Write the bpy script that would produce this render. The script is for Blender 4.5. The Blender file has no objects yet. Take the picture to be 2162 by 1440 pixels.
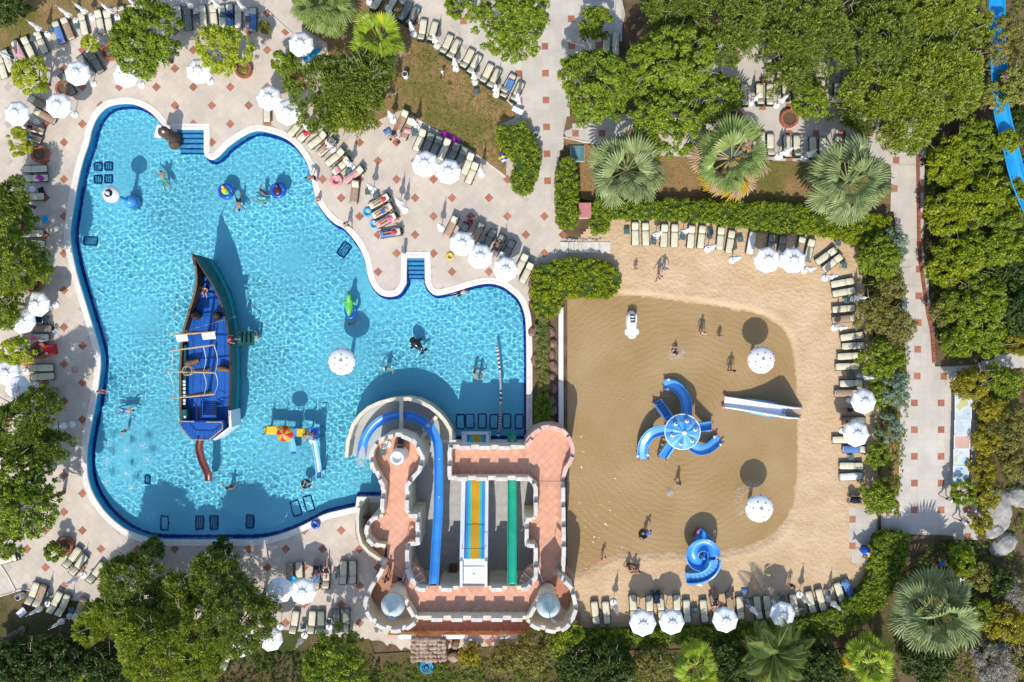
import bpy, bmesh, math, random
import numpy as np
from mathutils import Vector, Matrix, Quaternion
from mathutils.geometry import tessellate_polygon

# ------------------------------------------------------------------ camera, sky, sun, exposure
SC = bpy.context.scene
COL = SC.collection
S, H = 25.0, 60.0            # photo pixels per metre on the ground, drone height in metres
cam_data = bpy.data.cameras.new('camera')
cam = bpy.data.objects.new('camera', cam_data)
COL.objects.link(cam)
cam.location = (0, 0, H)
cam.rotation_euler = (0, 0, 0)
cam_data.sensor_width = 36.0
cam_data.lens = 36.0 * H / (2162 / S)
cam_data.clip_end = 1000.0
SC.camera = cam

SUN_EL = math.radians(45.5)
TO_SUN = Vector((-0.15, -1.0, 0)).normalized() * math.cos(SUN_EL) + Vector((0, 0, math.sin(SUN_EL)))
world = bpy.data.worlds.new('World')
SC.world = world
world.use_nodes = True
_wn = world.node_tree
_sky = _wn.nodes.new('ShaderNodeTexSky')
_sky.sky_type = 'NISHITA'
_sky.sun_disc = False
_sky.sun_elevation = SUN_EL
_sky.sun_rotation = math.atan2(TO_SUN.x, TO_SUN.y)
_wn.links.new(_sky.outputs[0], _wn.nodes['Background'].inputs[0])
_wn.nodes['Background'].inputs[1].default_value = 0.15
sun_data = bpy.data.lights.new('sun', 'SUN')
sun_data.energy = 3.1
sun_data.angle = math.radians(0.53)
sun_data.color = (1.0, 0.955, 0.88)
sun_data.cycles.is_caustics_light = True
sun = bpy.data.objects.new('sun', sun_data)
COL.objects.link(sun)
sun.location = TO_SUN * 80
sun.rotation_euler = TO_SUN.to_track_quat('Z', 'Y').to_euler()

SC.view_settings.view_transform = 'Standard'
SC.view_settings.look = 'None'
SC.view_settings.gamma = 1
SC.view_settings.exposure = 0.55
SC.view_settings.use_curve_mapping = False
SC.cycles.use_denoising = True
SC.cycles.max_bounces = 7
SC.cycles.diffuse_bounces = 3
SC.cycles.transmission_bounces = 5
SC.cycles.transparent_max_bounces = 8
SC.cycles.sample_clamp_indirect = 4.0
SC.cycles.caustics_reflective = False

RNG = np.random.default_rng(7)
random.seed(7)
PI = math.pi

# ------------------------------------------------------------------ helpers
def P(px, py, z=0.0):
    """photo pixel of something at height z -> point in the place"""
    k = (H - z) / H
    return Vector(((px - 1081) / S * k, (720 - py) / S * k, z))

def PL(pts, z=0.0):
    return [P(x, y, z) for x, y in pts]

def OFF(ox, oy, pts, s=3.0):
    return [(ox + p[0] / s, oy + p[1] / s) + tuple(p[2:]) for p in pts]

ORD = ['first', 'second', 'third', 'fourth', 'fifth', 'sixth', 'seventh', 'eighth', 'ninth', 'tenth', 'eleventh', 'twelfth',
       'thirteenth', 'fourteenth', 'fifteenth', 'sixteenth', 'seventeenth', 'eighteenth', 'nineteenth', 'twentieth']

def smooth_closed(pts, n=6):
    out = []
    m = len(pts)
    for i in range(m):
        p0, p1, p2, p3 = (Vector(pts[(i + j) % m]) for j in (-1, 0, 1, 2))
        for k in range(n):
            t = k / n
            out.append(0.5 * ((2 * p1) + (p2 - p0) * t + (2 * p0 - 5 * p1 + 4 * p2 - p3) * t * t + (3 * p1 - p0 - 3 * p2 + p3) * t ** 3))
    return out

def smooth_open(pts, n=6):
    out = []
    m = len(pts)
    for i in range(m - 1):
        p0, p1, p2, p3 = Vector(pts[max(i - 1, 0)]), Vector(pts[i]), Vector(pts[i + 1]), Vector(pts[min(i + 2, m - 1)])
        for k in range(n):
            t = k / n
            out.append(0.5 * ((2 * p1) + (p2 - p0) * t + (2 * p0 - 5 * p1 + 4 * p2 - p3) * t * t + (3 * p1 - p0 - 3 * p2 + p3) * t ** 3))
    out.append(Vector(pts[-1]))
    return out

def inside(pts, poly):
    """vectorised point in polygon; pts (n,2)"""
    pts = np.asarray(pts, float)
    poly = np.asarray([(p[0], p[1]) for p in poly], float)
    x, y = pts[:, 0], pts[:, 1]
    c = np.zeros(len(pts), bool)
    j = len(poly) - 1
    for i in range(len(poly)):
        xi, yi, xj, yj = poly[i, 0], poly[i, 1], poly[j, 0], poly[j, 1]
        if yi != yj:
            c ^= ((yi > y) != (yj > y)) & (x < (xj - xi) * (y - yi) / (yj - yi) + xi)
        j = i
    return c

def sdist(pts, poly):
    """signed distance, negative inside"""
    pts = np.asarray(pts, float)
    poly = np.asarray([(p[0], p[1]) for p in poly], float)
    d = np.full(len(pts), 1e9)
    for i in range(len(poly)):
        a, b = poly[i - 1], poly[i]
        ab = b - a
        L = max(ab @ ab, 1e-12)
        t = np.clip(((pts - a) @ ab) / L, 0, 1)
        q = a + t[:, None] * ab
        d = np.minimum(d, np.hypot(pts[:, 0] - q[:, 0], pts[:, 1] - q[:, 1]))
    return np.where(inside(pts, poly), -d, d)

def ccw(poly):
    a = sum(poly[i - 1][0] * poly[i][1] - poly[i][0] * poly[i - 1][1] for i in range(len(poly)))
    return list(poly) if a > 0 else list(poly)[::-1]

def offset_poly(poly, d):
    """closed ccw polygon pushed outwards by d"""
    out = []
    m = len(poly)
    for i in range(m):
        a, b, c = Vector(poly[i - 1][:2]), Vector(poly[i][:2]), Vector(poly[(i + 1) % m][:2])
        n1 = (b - a).normalized(); n2 = (c - b).normalized()
        n1 = Vector((n1.y, -n1.x)); n2 = Vector((n2.y, -n2.x))
        n = n1 + n2
        if n.length < 1e-6: n = n1
        n.normalize()
        f = 1 / max(0.5, n.dot(n1))
        out.append(b + n * d * f)
    return out

class MB:
    """collects shapes for one mesh"""
    def __init__(s):
        s.v, s.f, s.m = [], [], []
        s.mi = 0
    def add(s, vs, fs):
        o = len(s.v)
        s.v.extend([tuple(v) for v in vs])
        for f in fs:
            s.f.append([i + o for i in f]); s.m.append(s.mi)
        return s
    def box(s, c, size, rz=0.0, M=None):
        x, y, z = size[0] / 2, size[1] / 2, size[2] / 2
        vs = [Vector((a, b, d)) for d in (-z, z) for b in (-y, y) for a in (-x, x)]
        if rz: vs = [Matrix.Rotation(rz, 3, 'Z') @ v for v in vs]
        vs = [v + Vector(c) for v in vs]
        if M is not None: vs = [M @ v for v in vs]
        return s.add(vs, [(0, 2, 3, 1), (4, 5, 7, 6), (0, 1, 5, 4), (2, 6, 7, 3), (0, 4, 6, 2), (1, 3, 7, 5)])
    def bbox(s, c, size, b=0.03, rz=0.0):
        """box with bevelled top edges"""
        x, y = size[0] / 2, size[1] / 2
        z0, z1 = -size[2] / 2, size[2] / 2
        rings = [[(-x, -y, z0), (x, -y, z0), (x, y, z0), (-x, y, z0)],
                 [(-x, -y, z1 - b), (x, -y, z1 - b), (x, y, z1 - b), (-x, y, z1 - b)],
                 [(-x + b, -y + b, z1), (x - b, -y + b, z1), (x - b, y - b, z1), (-x + b, y - b, z1)]]
        R = Matrix.Rotation(rz, 3, 'Z')
        rings = [[R @ Vector(p) + Vector(c) for p in r] for r in rings]
        return s.loft(rings, cap=True)
    def loft(s, rings, closed=True, cap=False):
        n = len(rings[0])
        vs = [p for r in rings for p in r]
        fs = []
        for k in range(len(rings) - 1):
            for i in range(n if closed else n - 1):
                j = (i + 1) % n
                fs.append((k * n + i, k * n + j, (k + 1) * n + j, (k + 1) * n + i))
        if cap:
            fs.append(tuple(range(n))[::-1])
            fs.append(tuple(range((len(rings) - 1) * n, len(rings) * n)))
        return s.add(vs, fs)
    def prism(s, poly, z0, z1, bottom=True):
        poly = ccw([(p[0], p[1]) for p in poly])
        n = len(poly)
        vs = [(x, y, z0) for x, y in poly] + [(x, y, z1) for x, y in poly]
        fs = [(i, (i + 1) % n, n + (i + 1) % n, n + i) for i in range(n)]
        tri = tessellate_polygon([[Vector((x, y, 0)) for x, y in poly]])
        for t in tri:
            a, b, c = (Vector(poly[i]) for i in t)
            up = (b - a).cross(c - a) > 0
            t = t if up else t[::-1]
            fs.append(tuple(n + i for i in t))
            if bottom: fs.append(tuple(t[::-1]))
        return s.add(vs, fs)
    def sheet(s, poly, z, holes=()):
        loops = [[Vector((p[0], p[1], 0)) for p in poly]] + [[Vector((p[0], p[1], 0)) for p in h] for h in holes]
        flat = [p for l in loops for p in l]
        fs = []
        for t in tessellate_polygon(loops):
            a, b, c = (flat[i].xy for i in t)
            fs.append(tuple(t) if (b - a).cross(c - a) > 0 else tuple(t[::-1]))
        return s.add([(p.x, p.y, z) for p in flat], fs)
    def tube(s, path, r, n=8, cap=True):
        path = [Vector(p) for p in path]
        rr = r if isinstance(r, (list, tuple)) else [r] * len(path)
        rings = []
        up = Vector((0, 0, 1))
        for i, p in enumerate(path):
            t = (path[min(i + 1, len(path) - 1)] - path[max(i - 1, 0)]).normalized()
            u = t.cross(up)
            if u.length < 0.05: u = t.cross(Vector((0, 1, 0)))
            u.normalize(); w = u.cross(t)
            rings.append([p + (u * math.cos(a) + w * math.sin(a)) * rr[i] for a in (2 * PI * k / n for k in range(n))])
        return s.loft(rings, cap=cap)
    def lathe(s, prof, n=24, c=(0, 0, 0), cap=True):
        rings = [[Vector((c[0] + r * math.cos(2 * PI * k / n), c[1] + r * math.sin(2 * PI * k / n), c[2] + z)) for k in range(n)] for r, z in prof]
        return s.loft(rings, cap=cap)
    def ellipsoid(s, c, r, n=12, m=8, M=None):
        rings = []
        for j in range(m + 1):
            t = -PI / 2 + PI * (0.02 + 0.96 * j / m)
            ring = [Vector((r[0] * math.cos(t) * math.cos(2 * PI * k / n), r[1] * math.cos(t) * math.sin(2 * PI * k / n), r[2] * math.sin(t))) for k in range(n)]
            if M is not None: ring = [M @ v for v in ring]
            rings.append([v + Vector(c) for v in ring])
        return s.loft(rings, cap=True)
    def torus(s, c, R, r, n=24, m=10, M=None, sx=1.0, sy=1.0):
        vs, fs = [], []
        for i in range(n):
            a = 2 * PI * i / n
            for j in range(m):
                b = 2 * PI * j / m
                v = Vector(((R + r * math.cos(b)) * math.cos(a) * sx, (R + r * math.cos(b)) * math.sin(a) * sy, r * math.sin(b)))
                if M is not None: v = M @ v
                vs.append(v + Vector(c))
                fs.append((i * m + j, ((i + 1) % n) * m + j, ((i + 1) % n) * m + (j + 1) % m, i * m + (j + 1) % m))
        return s.add(vs, fs)
    def strip(s, path, width, thick, z0=None):
        """ribbon of rectangular section along an open path of 3d points (horizontal width)"""
        path = [Vector(p) for p in path]
        rings = []
        for i, p in enumerate(path):
            a = path[max(i - 1, 0)]; b = path[min(i + 1, len(path) - 1)]
            t = (b - a); t.z = 0; t.normalize()
            u = Vector((t.y, -t.x, 0)) * width / 2
            zb = p.z - thick if z0 is None else z0
            rings.append([Vector((p.x - u.x, p.y - u.y, zb)), Vector((p.x + u.x, p.y + u.y, zb)), p + u, p - u])
        return s.loft(rings, cap=True)
    def mesh(s, name, smooth=False):
        me = bpy.data.meshes.new(name)
        me.from_pydata(s.v, [], s.f)
        if any(s.m): me.polygons.foreach_set('material_index', s.m)
        if smooth: me.polygons.foreach_set('use_smooth', [True] * len(me.polygons))
        me.update()
        return me
    def build(s, name, mats, parent=None, smooth=False, rel=True):
        if parent is not None and rel:
            o = parent
            off = Vector((0, 0, 0))
            while o is not None:
                off += o.location; o = o.parent
            s.v = [(x - off.x, y - off.y, z - off.z) for x, y, z in s.v]
        return link(name, s.mesh(name, smooth), mats, parent)

def link(name, me, mats=None, parent=None, loc=None, rz=0.0):
    o = bpy.data.objects.new(name, me)
    COL.objects.link(o)
    if mats is not None and me is not None:
        mats = mats if isinstance(mats, (list, tuple)) else [mats]
        if len(me.materials) == 0:
            for m in mats: me.materials.append(m)
    if parent is not None: o.parent = parent
    if loc is not None: o.location = loc
    if rz: o.rotation_euler = (0, 0, rz)
    return o

LABELS = {}
def tag(o, label, cat, group=None):
    k = label
    o['label'] = label; o['category'] = cat
    if group: o['group'] = group
    LABELS.setdefault(k, []).append(o.name)
    return o

def thing(name, label, cat, loc=(0, 0, 0), rz=0.0, group=None):
    o = bpy.data.objects.new(name, None)
    COL.objects.link(o)
    o.location = loc; o.rotation_euler = (0, 0, rz)
    o.empty_display_size = 0.2
    return tag(o, label, cat, group)

def struct(o, kind='structure'):
    o['kind'] = kind
    return o

def setmat(o, m):
    """object level material on a shared mesh"""
    if not o.material_slots: return
    o.material_slots[0].link = 'OBJECT'
    o.material_slots[0].material = m

def receiver(o):
    o.cycles.is_caustics_receiver = True
    return o

# ------------------------------------------------------------------ materials
def newmat(name):
    m = bpy.data.materials.new(name)
    m.use_nodes = True
    nt = m.node_tree
    return m, nt, nt.nodes['Principled BSDF']

def mat(name, col, rough=0.6, var=0.12, scale=4.0, bump=0.0, bscale=20.0, spec=0.3, col2=None, metal=0.0, island=0.0, coat=0.0, detail=4.0, dist=0.02):
    """principled with noise driven variation, optional second colour in patches, optional fine relief"""
    m, nt, b = newmat(name)
    N, L = nt.nodes, nt.links
    b.inputs['Roughness'].default_value = rough
    b.inputs['Specular IOR Level'].default_value = spec
    b.inputs['Metallic'].default_value = metal
    b.inputs['Coat Weight'].default_value = coat
    geo = N.new('ShaderNodeNewGeometry')
    nz = N.new('ShaderNodeTexNoise'); nz.inputs['Scale'].default_value = scale; nz.inputs['Detail'].default_value = detail
    L.new(geo.outputs['Position'], nz.inputs['Vector'])
    ramp = N.new('ShaderNodeValToRGB')
    c = Vector(col)
    lo = [max(0, x * (1 - var)) for x in c]; hi = [min(1, x * (1 + var)) for x in c]
    if col2 is not None: hi = list(col2)
    ramp.color_ramp.elements[0].position = 0.35; ramp.color_ramp.elements[1].position = 0.68
    ramp.color_ramp.elements[0].color = (*lo, 1); ramp.color_ramp.elements[1].color = (*hi, 1)
    L.new(nz.outputs['Fac'], ramp.inputs['Fac'])
    last = ramp.outputs['Color']
    if island:
        hsv = N.new('ShaderNodeHueSaturation')
        mr = N.new('ShaderNodeMapRange'); mr.inputs['To Min'].default_value = 1 - island; mr.inputs['To Max'].default_value = 1 + island
        L.new(geo.outputs['Random Per Island'], mr.inputs['Value'])
        L.new(mr.outputs['Result'], hsv.inputs['Value'])
        L.new(last, hsv.inputs['Color']); last = hsv.outputs['Color']
    L.new(last, b.inputs['Base Color'])
    if bump:
        n2 = N.new('ShaderNodeTexNoise'); n2.inputs['Scale'].default_value = bscale; n2.inputs['Detail'].default_value = 5
        L.new(geo.outputs['Position'], n2.inputs['Vector'])
        bp = N.new('ShaderNodeBump'); bp.inputs['Strength'].default_value = bump; bp.inputs['Distance'].default_value = dist
        L.new(n2.outputs['Fac'], bp.inputs['Height'])
        L.new(bp.outputs['Normal'], b.inputs['Normal'])
    return m

def objvar(m, amount):
    """per object brightness variation on top of a material"""
    nt = m.node_tree; N, L = nt.nodes, nt.links
    b = N['Principled BSDF']
    src = b.inputs['Base Color'].links[0].from_socket
    oi = N.new('ShaderNodeObjectInfo'); mr = N.new('ShaderNodeMapRange')
    mr.inputs['To Min'].default_value = 1 - amount; mr.inputs['To Max'].default_value = 1 + amount
    hsv = N.new('ShaderNodeHueSaturation')
    L.new(oi.outputs['Random'], mr.inputs['Value']); L.new(mr.outputs['Result'], hsv.inputs['Value'])
    L.new(src, hsv.inputs['Color']); L.new(hsv.outputs['Color'], b.inputs['Base Color'])
    return m

def leafmat(name, a, b2, c=None, trans=0.28, rough=0.5):
    """foliage: leaf by leaf tint between two colours, some light through the leaf"""
    m, nt, b = newmat(name)
    N, L = nt.nodes, nt.links
    geo = N.new('ShaderNodeNewGeometry')
    nz = N.new('ShaderNodeTexNoise'); nz.inputs['Scale'].default_value = 0.9; nz.inputs['Detail'].default_value = 2
    L.new(geo.outputs['Position'], nz.inputs['Vector'])
    mx = N.new('ShaderNodeMath'); mx.operation = 'MULTIPLY_ADD'
    mx.inputs[1].default_value = 0.55; L.new(geo.outputs['Random Per Island'], mx.inputs[0])
    sc = N.new('ShaderNodeMath'); sc.operation = 'MULTIPLY'; sc.inputs[1].default_value = 0.55
    L.new(nz.outputs['Fac'], sc.inputs[0]); L.new(sc.outputs[0], mx.inputs[2])
    ramp = N.new('ShaderNodeValToRGB')
    e = ramp.color_ramp.elements
    e[0].position = 0.15; e[0].color = (*a, 1); e[1].position = 0.8; e[1].color = (*b2, 1)
    if c is not None:
        x = e.new(0.93); x.color = (*c, 1)
    L.new(mx.outputs[0], ramp.inputs['Fac'])
    L.new(ramp.outputs['Color'], b.inputs['Base Color'])
    b.inputs['Roughness'].default_value = rough; b.inputs['Specular IOR Level'].default_value = 0.25
    tr = N.new('ShaderNodeBsdfTranslucent')
    hs = N.new('ShaderNodeHueSaturation'); hs.inputs['Value'].default_value = 1.25; hs.inputs['Saturation'].default_value = 1.1
    L.new(ramp.outputs['Color'], hs.inputs['Color']); L.new(hs.outputs['Color'], tr.inputs['Color'])
    mix = N.new('ShaderNodeMixShader'); mix.inputs[0].default_value = trans
    L.new(b.outputs[0], mix.inputs[1]); L.new(tr.outputs[0], mix.inputs[2])
    L.new(mix.outputs[0], N['Material Output'].inputs['Surface'])
    return m

M = {}
M['soil'] = mat('soil', (0.10, 0.065, 0.035), 0.95, scale=0.7, col2=(0.17, 0.115, 0.06), bump=0.6, bscale=9)
M['grout'] = mat('grout', (0.45, 0.385, 0.32), 0.9, scale=2)
M['paving'] = objvar(mat('paving', (0.52, 0.445, 0.362), 0.75, 0.10, 0.4, detail=8, bump=0.15, bscale=60, island=0.05, dist=0.005), 0.04)
M['paving_path'] = objvar(mat('paving_path', (0.515, 0.465, 0.40), 0.75, 0.10, 0.4, detail=8, bump=0.15, bscale=60, island=0.05, dist=0.005), 0.04)
M['terracotta'] = objvar(mat('terracotta', (0.36, 0.145, 0.085), 0.7, 0.15, 3.0, bump=0.2, bscale=40, dist=0.005), 0.12)
M['coping'] = mat('coping', (0.70, 0.645, 0.58), 0.6, 0.05, 1.5, bump=0.1, bscale=50, dist=0.005)
M['kerb'] = mat('kerb', (0.58, 0.54, 0.47), 0.8, 0.12, 3)
M['pool_floor'] = mat('pool_floor', (0.205, 0.70, 0.85), 0.5, 0.12, 0.14, spec=0.0, detail=2)
M['pool_wall'] = mat('pool_wall', (0.07, 0.48, 0.76), 0.5, 0.08, 1.5, spec=0.0)
M['pool_band'] = mat('pool_band', (0.008, 0.055, 0.30), 0.4, 0.35, 7.0, spec=0.0)
M['drain'] = mat('drain', (0.012, 0.16, 0.30), 0.5, 0.3, 3.0, spec=0.0)
M['drain_frame'] = mat('drain_frame', (0.006, 0.04, 0.20), 0.5, 0.2, 3.0, spec=0.0)
M['step_white'] = mat('step_blue', (0.10, 0.42, 0.66), 0.5, 0.08, 3.0, spec=0.0)
M['castle_wall'] = mat('castle_wall', (0.64, 0.58, 0.45), 0.85, 0.10, 1.2, bump=0.2, bscale=30)
M['castle_pink'] = mat('castle_pink', (0.56, 0.36, 0.30), 0.85, 0.08, 1.2, bump=0.2, bscale=30)
M['rock_dark'] = mat('rock_dark', (0.10, 0.06, 0.045), 0.8, 0.25, 3, bump=0.5, bscale=9)
M['tree_slide'] = mat('tree_slide', (0.012, 0.27, 0.58), 0.35, 0.15, 0.8, spec=0.4)
M['merlon'] = objvar(mat('merlon', (0.59, 0.54, 0.485), 0.85, 0.12, 2.5, bump=0.3, bscale=25), 0.06)
M['merlon_pink'] = objvar(mat('merlon_pink', (0.62, 0.40, 0.34), 0.85, 0.10, 2.5, bump=0.3, bscale=25), 0.06)
M['castle_floor'] = objvar(mat('castle_floor', (0.64, 0.335, 0.222), 0.75, 0.07, 1.6, bump=0.15, bscale=40, dist=0.005), 0.035)
M['castle_grout'] = mat('castle_grout', (0.54, 0.29, 0.20), 0.85, 0.05, 2)
M['step_brown'] = mat('step_brown', (0.40, 0.19, 0.12), 0.8, 0.12, 3)
M['court'] = objvar(mat('court', (0.40, 0.39, 0.37), 0.8, 0.10, 2.0, bump=0.15, bscale=40, dist=0.005), 0.05)
M['basin'] = mat('basin', (0.42, 0.44, 0.43), 0.8, 0.08, 1.0)
M['cone'] = mat('cone', (0.42, 0.56, 0.58), 0.45, scale=2.2, col2=(0.62, 0.68, 0.66), spec=0.4)
M['slide_blue'] = mat('slide_blue', (0.05, 0.27, 0.66), 0.28, 0.10, 1.0, spec=0.5, coat=0.3)
M['slide_lightblue'] = mat('slide_lightblue', (0.13, 0.40, 0.76), 0.3, 0.10, 1.0, spec=0.5, coat=0.3)
M['slide_white'] = mat('slide_white', (0.74, 0.74, 0.73), 0.35, 0.05, 1.0, spec=0.5)
M['slide_orange'] = mat('slide_orange', (0.62, 0.32, 0.015), 0.35, 0.08, 1.0, spec=0.4)
M['slide_teal'] = mat('slide_teal', (0.06, 0.52, 0.44), 0.35, 0.08, 1.0, spec=0.4)
M['slide_green'] = mat('slide_green', (0.02, 0.42, 0.27), 0.3, 0.10, 1.0, spec=0.5, coat=0.3)
M['slide_brown'] = mat('slide_brown', (0.10, 0.022, 0.02), 0.35, 0.15, 1.5, spec=0.5)
M['red'] = mat('red', (0.55, 0.025, 0.03), 0.4, 0.08, 2)
M['white'] = mat('white', (0.78, 0.78, 0.77), 0.55, 0.04, 2)
M['gloss_white'] = mat('gloss_white', (0.80, 0.80, 0.79), 0.25, 0.03, 1, spec=0.5)
M['black'] = mat('black', (0.012, 0.013, 0.016), 0.25, 0.1, 2, spec=0.5)
M['dark_grey'] = mat('dark_grey', (0.05, 0.052, 0.055), 0.5, 0.15, 3)
M['spot'] = mat('spot', (0.16, 0.03, 0.03), 0.5, 0.1, 3)
M['canvas'] = objvar(mat('canvas', (0.82, 0.815, 0.80), 0.8, 0.05, 2.0, bump=0.15, bscale=14), 0.04)
M['pole'] = mat('pole', (0.55, 0.55, 0.53), 0.4, 0.05, 3)
M['lounger_frame'] = mat('lounger_frame', (0.018, 0.04, 0.034), 0.45, 0.2, 6)
M['cushion'] = objvar(mat('cushion', (0.60, 0.55, 0.40), 0.85, 0.06, 2.5, bump=0.3, bscale=12), 0.07)
M['cushion_grey'] = objvar(mat('cushion_grey', (0.20, 0.21, 0.18), 0.85, 0.08, 2.5, bump=0.3, bscale=12), 0.08)
M['towel_brown'] = objvar(mat('towel_brown', (0.36, 0.25, 0.17), 0.95, 0.12, 5, bump=0.4, bscale=25), 0.1)
M['towel_blue'] = mat('towel_blue', (0.10, 0.20, 0.42), 0.95, 0.2, 6, bump=0.4, bscale=25)
M['towel_red'] = mat('towel_red', (0.6, 0.03, 0.05), 0.95, 0.2, 6, bump=0.4, bscale=25)
M['towel_pink'] = mat('towel_pink', (0.56, 0.30, 0.30), 0.95, 0.2, 6, bump=0.4, bscale=25)
M['towel_white'] = mat('towel_white', (0.7, 0.7, 0.7), 0.95, 0.1, 6, bump=0.4, bscale=25)
M['table'] = objvar(mat('table', (0.075, 0.135, 0.135), 0.5, 0.15, 4), 0.1)
M['brick'] = objvar(mat('brick', (0.33, 0.12, 0.07), 0.85, 0.2, 9, bump=0.4, bscale=40), 0.2)
M['twig'] = mat('twig', (0.34, 0.29, 0.24), 0.9, 0.2, 8)
M['trunk'] = mat('trunk', (0.13, 0.085, 0.055), 0.95, 0.3, 6, bump=0.8, bscale=15)
M['palm_trunk'] = mat('palm_trunk', (0.20, 0.16, 0.12), 0.95, 0.3, 6, bump=0.8, bscale=18)
M['wood'] = mat('wood', (0.15, 0.085, 0.045), 0.7, 0.25, 5, bump=0.3, bscale=18)
M['wood_light'] = mat('wood_light', (0.42, 0.30, 0.19), 0.7, 0.2, 5, bump=0.3, bscale=18)
M['rock'] = mat('rock', (0.30, 0.21, 0.15), 0.9, 0.25, 2, bump=0.8, bscale=7, col2=(0.42, 0.31, 0.23))
M['rock_red'] = mat('rock_red', (0.20, 0.105, 0.085), 0.9, 0.25, 2, bump=0.8, bscale=7, col2=(0.30, 0.18, 0.14))
M['rock_grey'] = mat('rock_grey', (0.26, 0.245, 0.22), 0.9, 0.2, 1.5, bump=0.9, bscale=6, col2=(0.42, 0.40, 0.36))
M['hull_green'] = mat('hull_green', (0.012, 0.085, 0.08), 0.4, 0.2, 2, spec=0.4)
M['hull_low'] = mat('hull_low', (0.02, 0.30, 0.36), 0.4, 0.15, 2, spec=0.3)
M['deck_blue'] = objvar(mat('deck_blue', (0.010, 0.095, 0.38), 0.4, 0.12, 1.5, spec=0.4), 0.08)
M['hull_brown'] = mat('hull_brown', (0.05, 0.03, 0.025), 0.6, 0.25, 4)
M['sail'] = mat('sail', (0.70, 0.62, 0.50), 0.9, 0.08, 3)
M['rope'] = mat('rope', (0.55, 0.50, 0.40), 0.9, 0.1, 5)
M['skin_a'] = mat('skin_a', (0.46, 0.25, 0.17), 0.5, 0.10, 8)
M['skin_b'] = mat('skin_b', (0.36, 0.18, 0.115), 0.5, 0.10, 8)
M['skin_c'] = mat('skin_c', (0.56, 0.36, 0.27), 0.5, 0.10, 8)
M['hair'] = mat('hair', (0.025, 0.017, 0.012), 0.5, 0.3, 9)
M['hair_fair'] = mat('hair_fair', (0.20, 0.12, 0.05), 0.5, 0.3, 9)
M['swim_dark'] = mat('swim_dark', (0.012, 0.018, 0.045), 0.8, 0.2, 6)
M['swim_blue'] = mat('swim_blue', (0.03, 0.13, 0.42), 0.8, 0.2, 6)
M['swim_red'] = mat('swim_red', (0.55, 0.03, 0.06), 0.8, 0.2, 6)
M['swim_green'] = mat('swim_green', (0.03, 0.35, 0.16), 0.8, 0.2, 6)
M['swim_pink'] = mat('swim_pink', (0.70, 0.10, 0.25), 0.8, 0.2, 6)
M['yellow'] = mat('yellow', (0.70, 0.47, 0.02), 0.4, 0.1, 3)
M['float_blue'] = mat('float_blue', (0.012, 0.08, 0.42), 0.25, 0.15, 3, spec=0.5)
M['float_pink'] = mat('float_pink', (0.75, 0.24, 0.28), 0.3, 0.06, 3, spec=0.5)
M['float_green'] = mat('float_green', (0.10, 0.50, 0.06), 0.25, 0.12, 3, spec=0.5)
M['magenta'] = mat('magenta', (0.42, 0.015, 0.30), 0.35, 0.12, 4, spec=0.4)
M['cyan'] = mat('cyan', (0.01, 0.36, 0.70), 0.4, 0.1, 3)
M['metal'] = mat('metal', (0.45, 0.46, 0.47), 0.3, 0.05, 4, metal=0.8)
M['foam'] = mat('foam', (0.80, 0.84, 0.86), 0.6, 0.05, 4)
M['roof_pink'] = mat('roof_pink', (0.45, 0.17, 0.16), 0.7, 0.1, 3)
M['utility_lid'] = mat('utility_lid', (0.10, 0.22, 0.24), 0.5, 0.15, 2)
M['shadow_soil'] = M['soil']

# lawn: dry grass with worn brown patches
def lawnmat(name, g, d, s=0.25):
    m, nt, b = newmat(name)
    N, L = nt.nodes, nt.links
    geo = N.new('ShaderNodeNewGeometry')
    n1 = N.new('ShaderNodeTexNoise'); n1.inputs['Scale'].default_value = s; n1.inputs['Detail'].default_value = 4
    n2 = N.new('ShaderNodeTexNoise'); n2.inputs['Scale'].default_value = 9; n2.inputs['Detail'].default_value = 5
    for n in (n1, n2): L.new(geo.outputs['Position'], n.inputs['Vector'])
    r = N.new('ShaderNodeValToRGB')
    r.color_ramp.elements[0].position = 0.36; r.color_ramp.elements[0].color = (*g, 1)
    r.color_ramp.elements[1].position = 0.56; r.color_ramp.elements[1].color = (*d, 1)
    L.new(n1.outputs['Fac'], r.inputs['Fac'])
    mx = N.new('ShaderNodeMix'); mx.data_type = 'RGBA'; mx.blend_type = 'MULTIPLY'; mx.inputs[0].default_value = 0.8
    r2 = N.new('ShaderNodeValToRGB')
    r2.color_ramp.elements[0].position = 0.3; r2.color_ramp.elements[0].color = (0.55, 0.55, 0.5, 1)
    r2.color_ramp.elements[1].position = 0.7; r2.color_ramp.elements[1].color = (1.25, 1.25, 1.2, 1)
    L.new(n2.outputs['Fac'], r2.inputs['Fac'])
    L.new(r.outputs['Color'], mx.inputs[6]); L.new(r2.outputs['Color'], mx.inputs[7])
    L.new(mx.outputs[2], b.inputs['Base Color'])
    b.inputs['Roughness'].default_value = 0.95; b.inputs['Specular IOR Level'].default_value = 0.1
    bp = N.new('ShaderNodeBump'); bp.inputs['Strength'].default_value = 0.9; bp.inputs['Distance'].default_value = 0.05
    L.new(n2.outputs['Fac'], bp.inputs['Height']); L.new(bp.outputs['Normal'], b.inputs['Normal'])
    return m
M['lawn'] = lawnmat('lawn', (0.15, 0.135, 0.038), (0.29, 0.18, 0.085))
M['lawn_dark'] = lawnmat('lawn_dark', (0.06, 0.075, 0.02), (0.14, 0.10, 0.05), 0.4)

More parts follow.
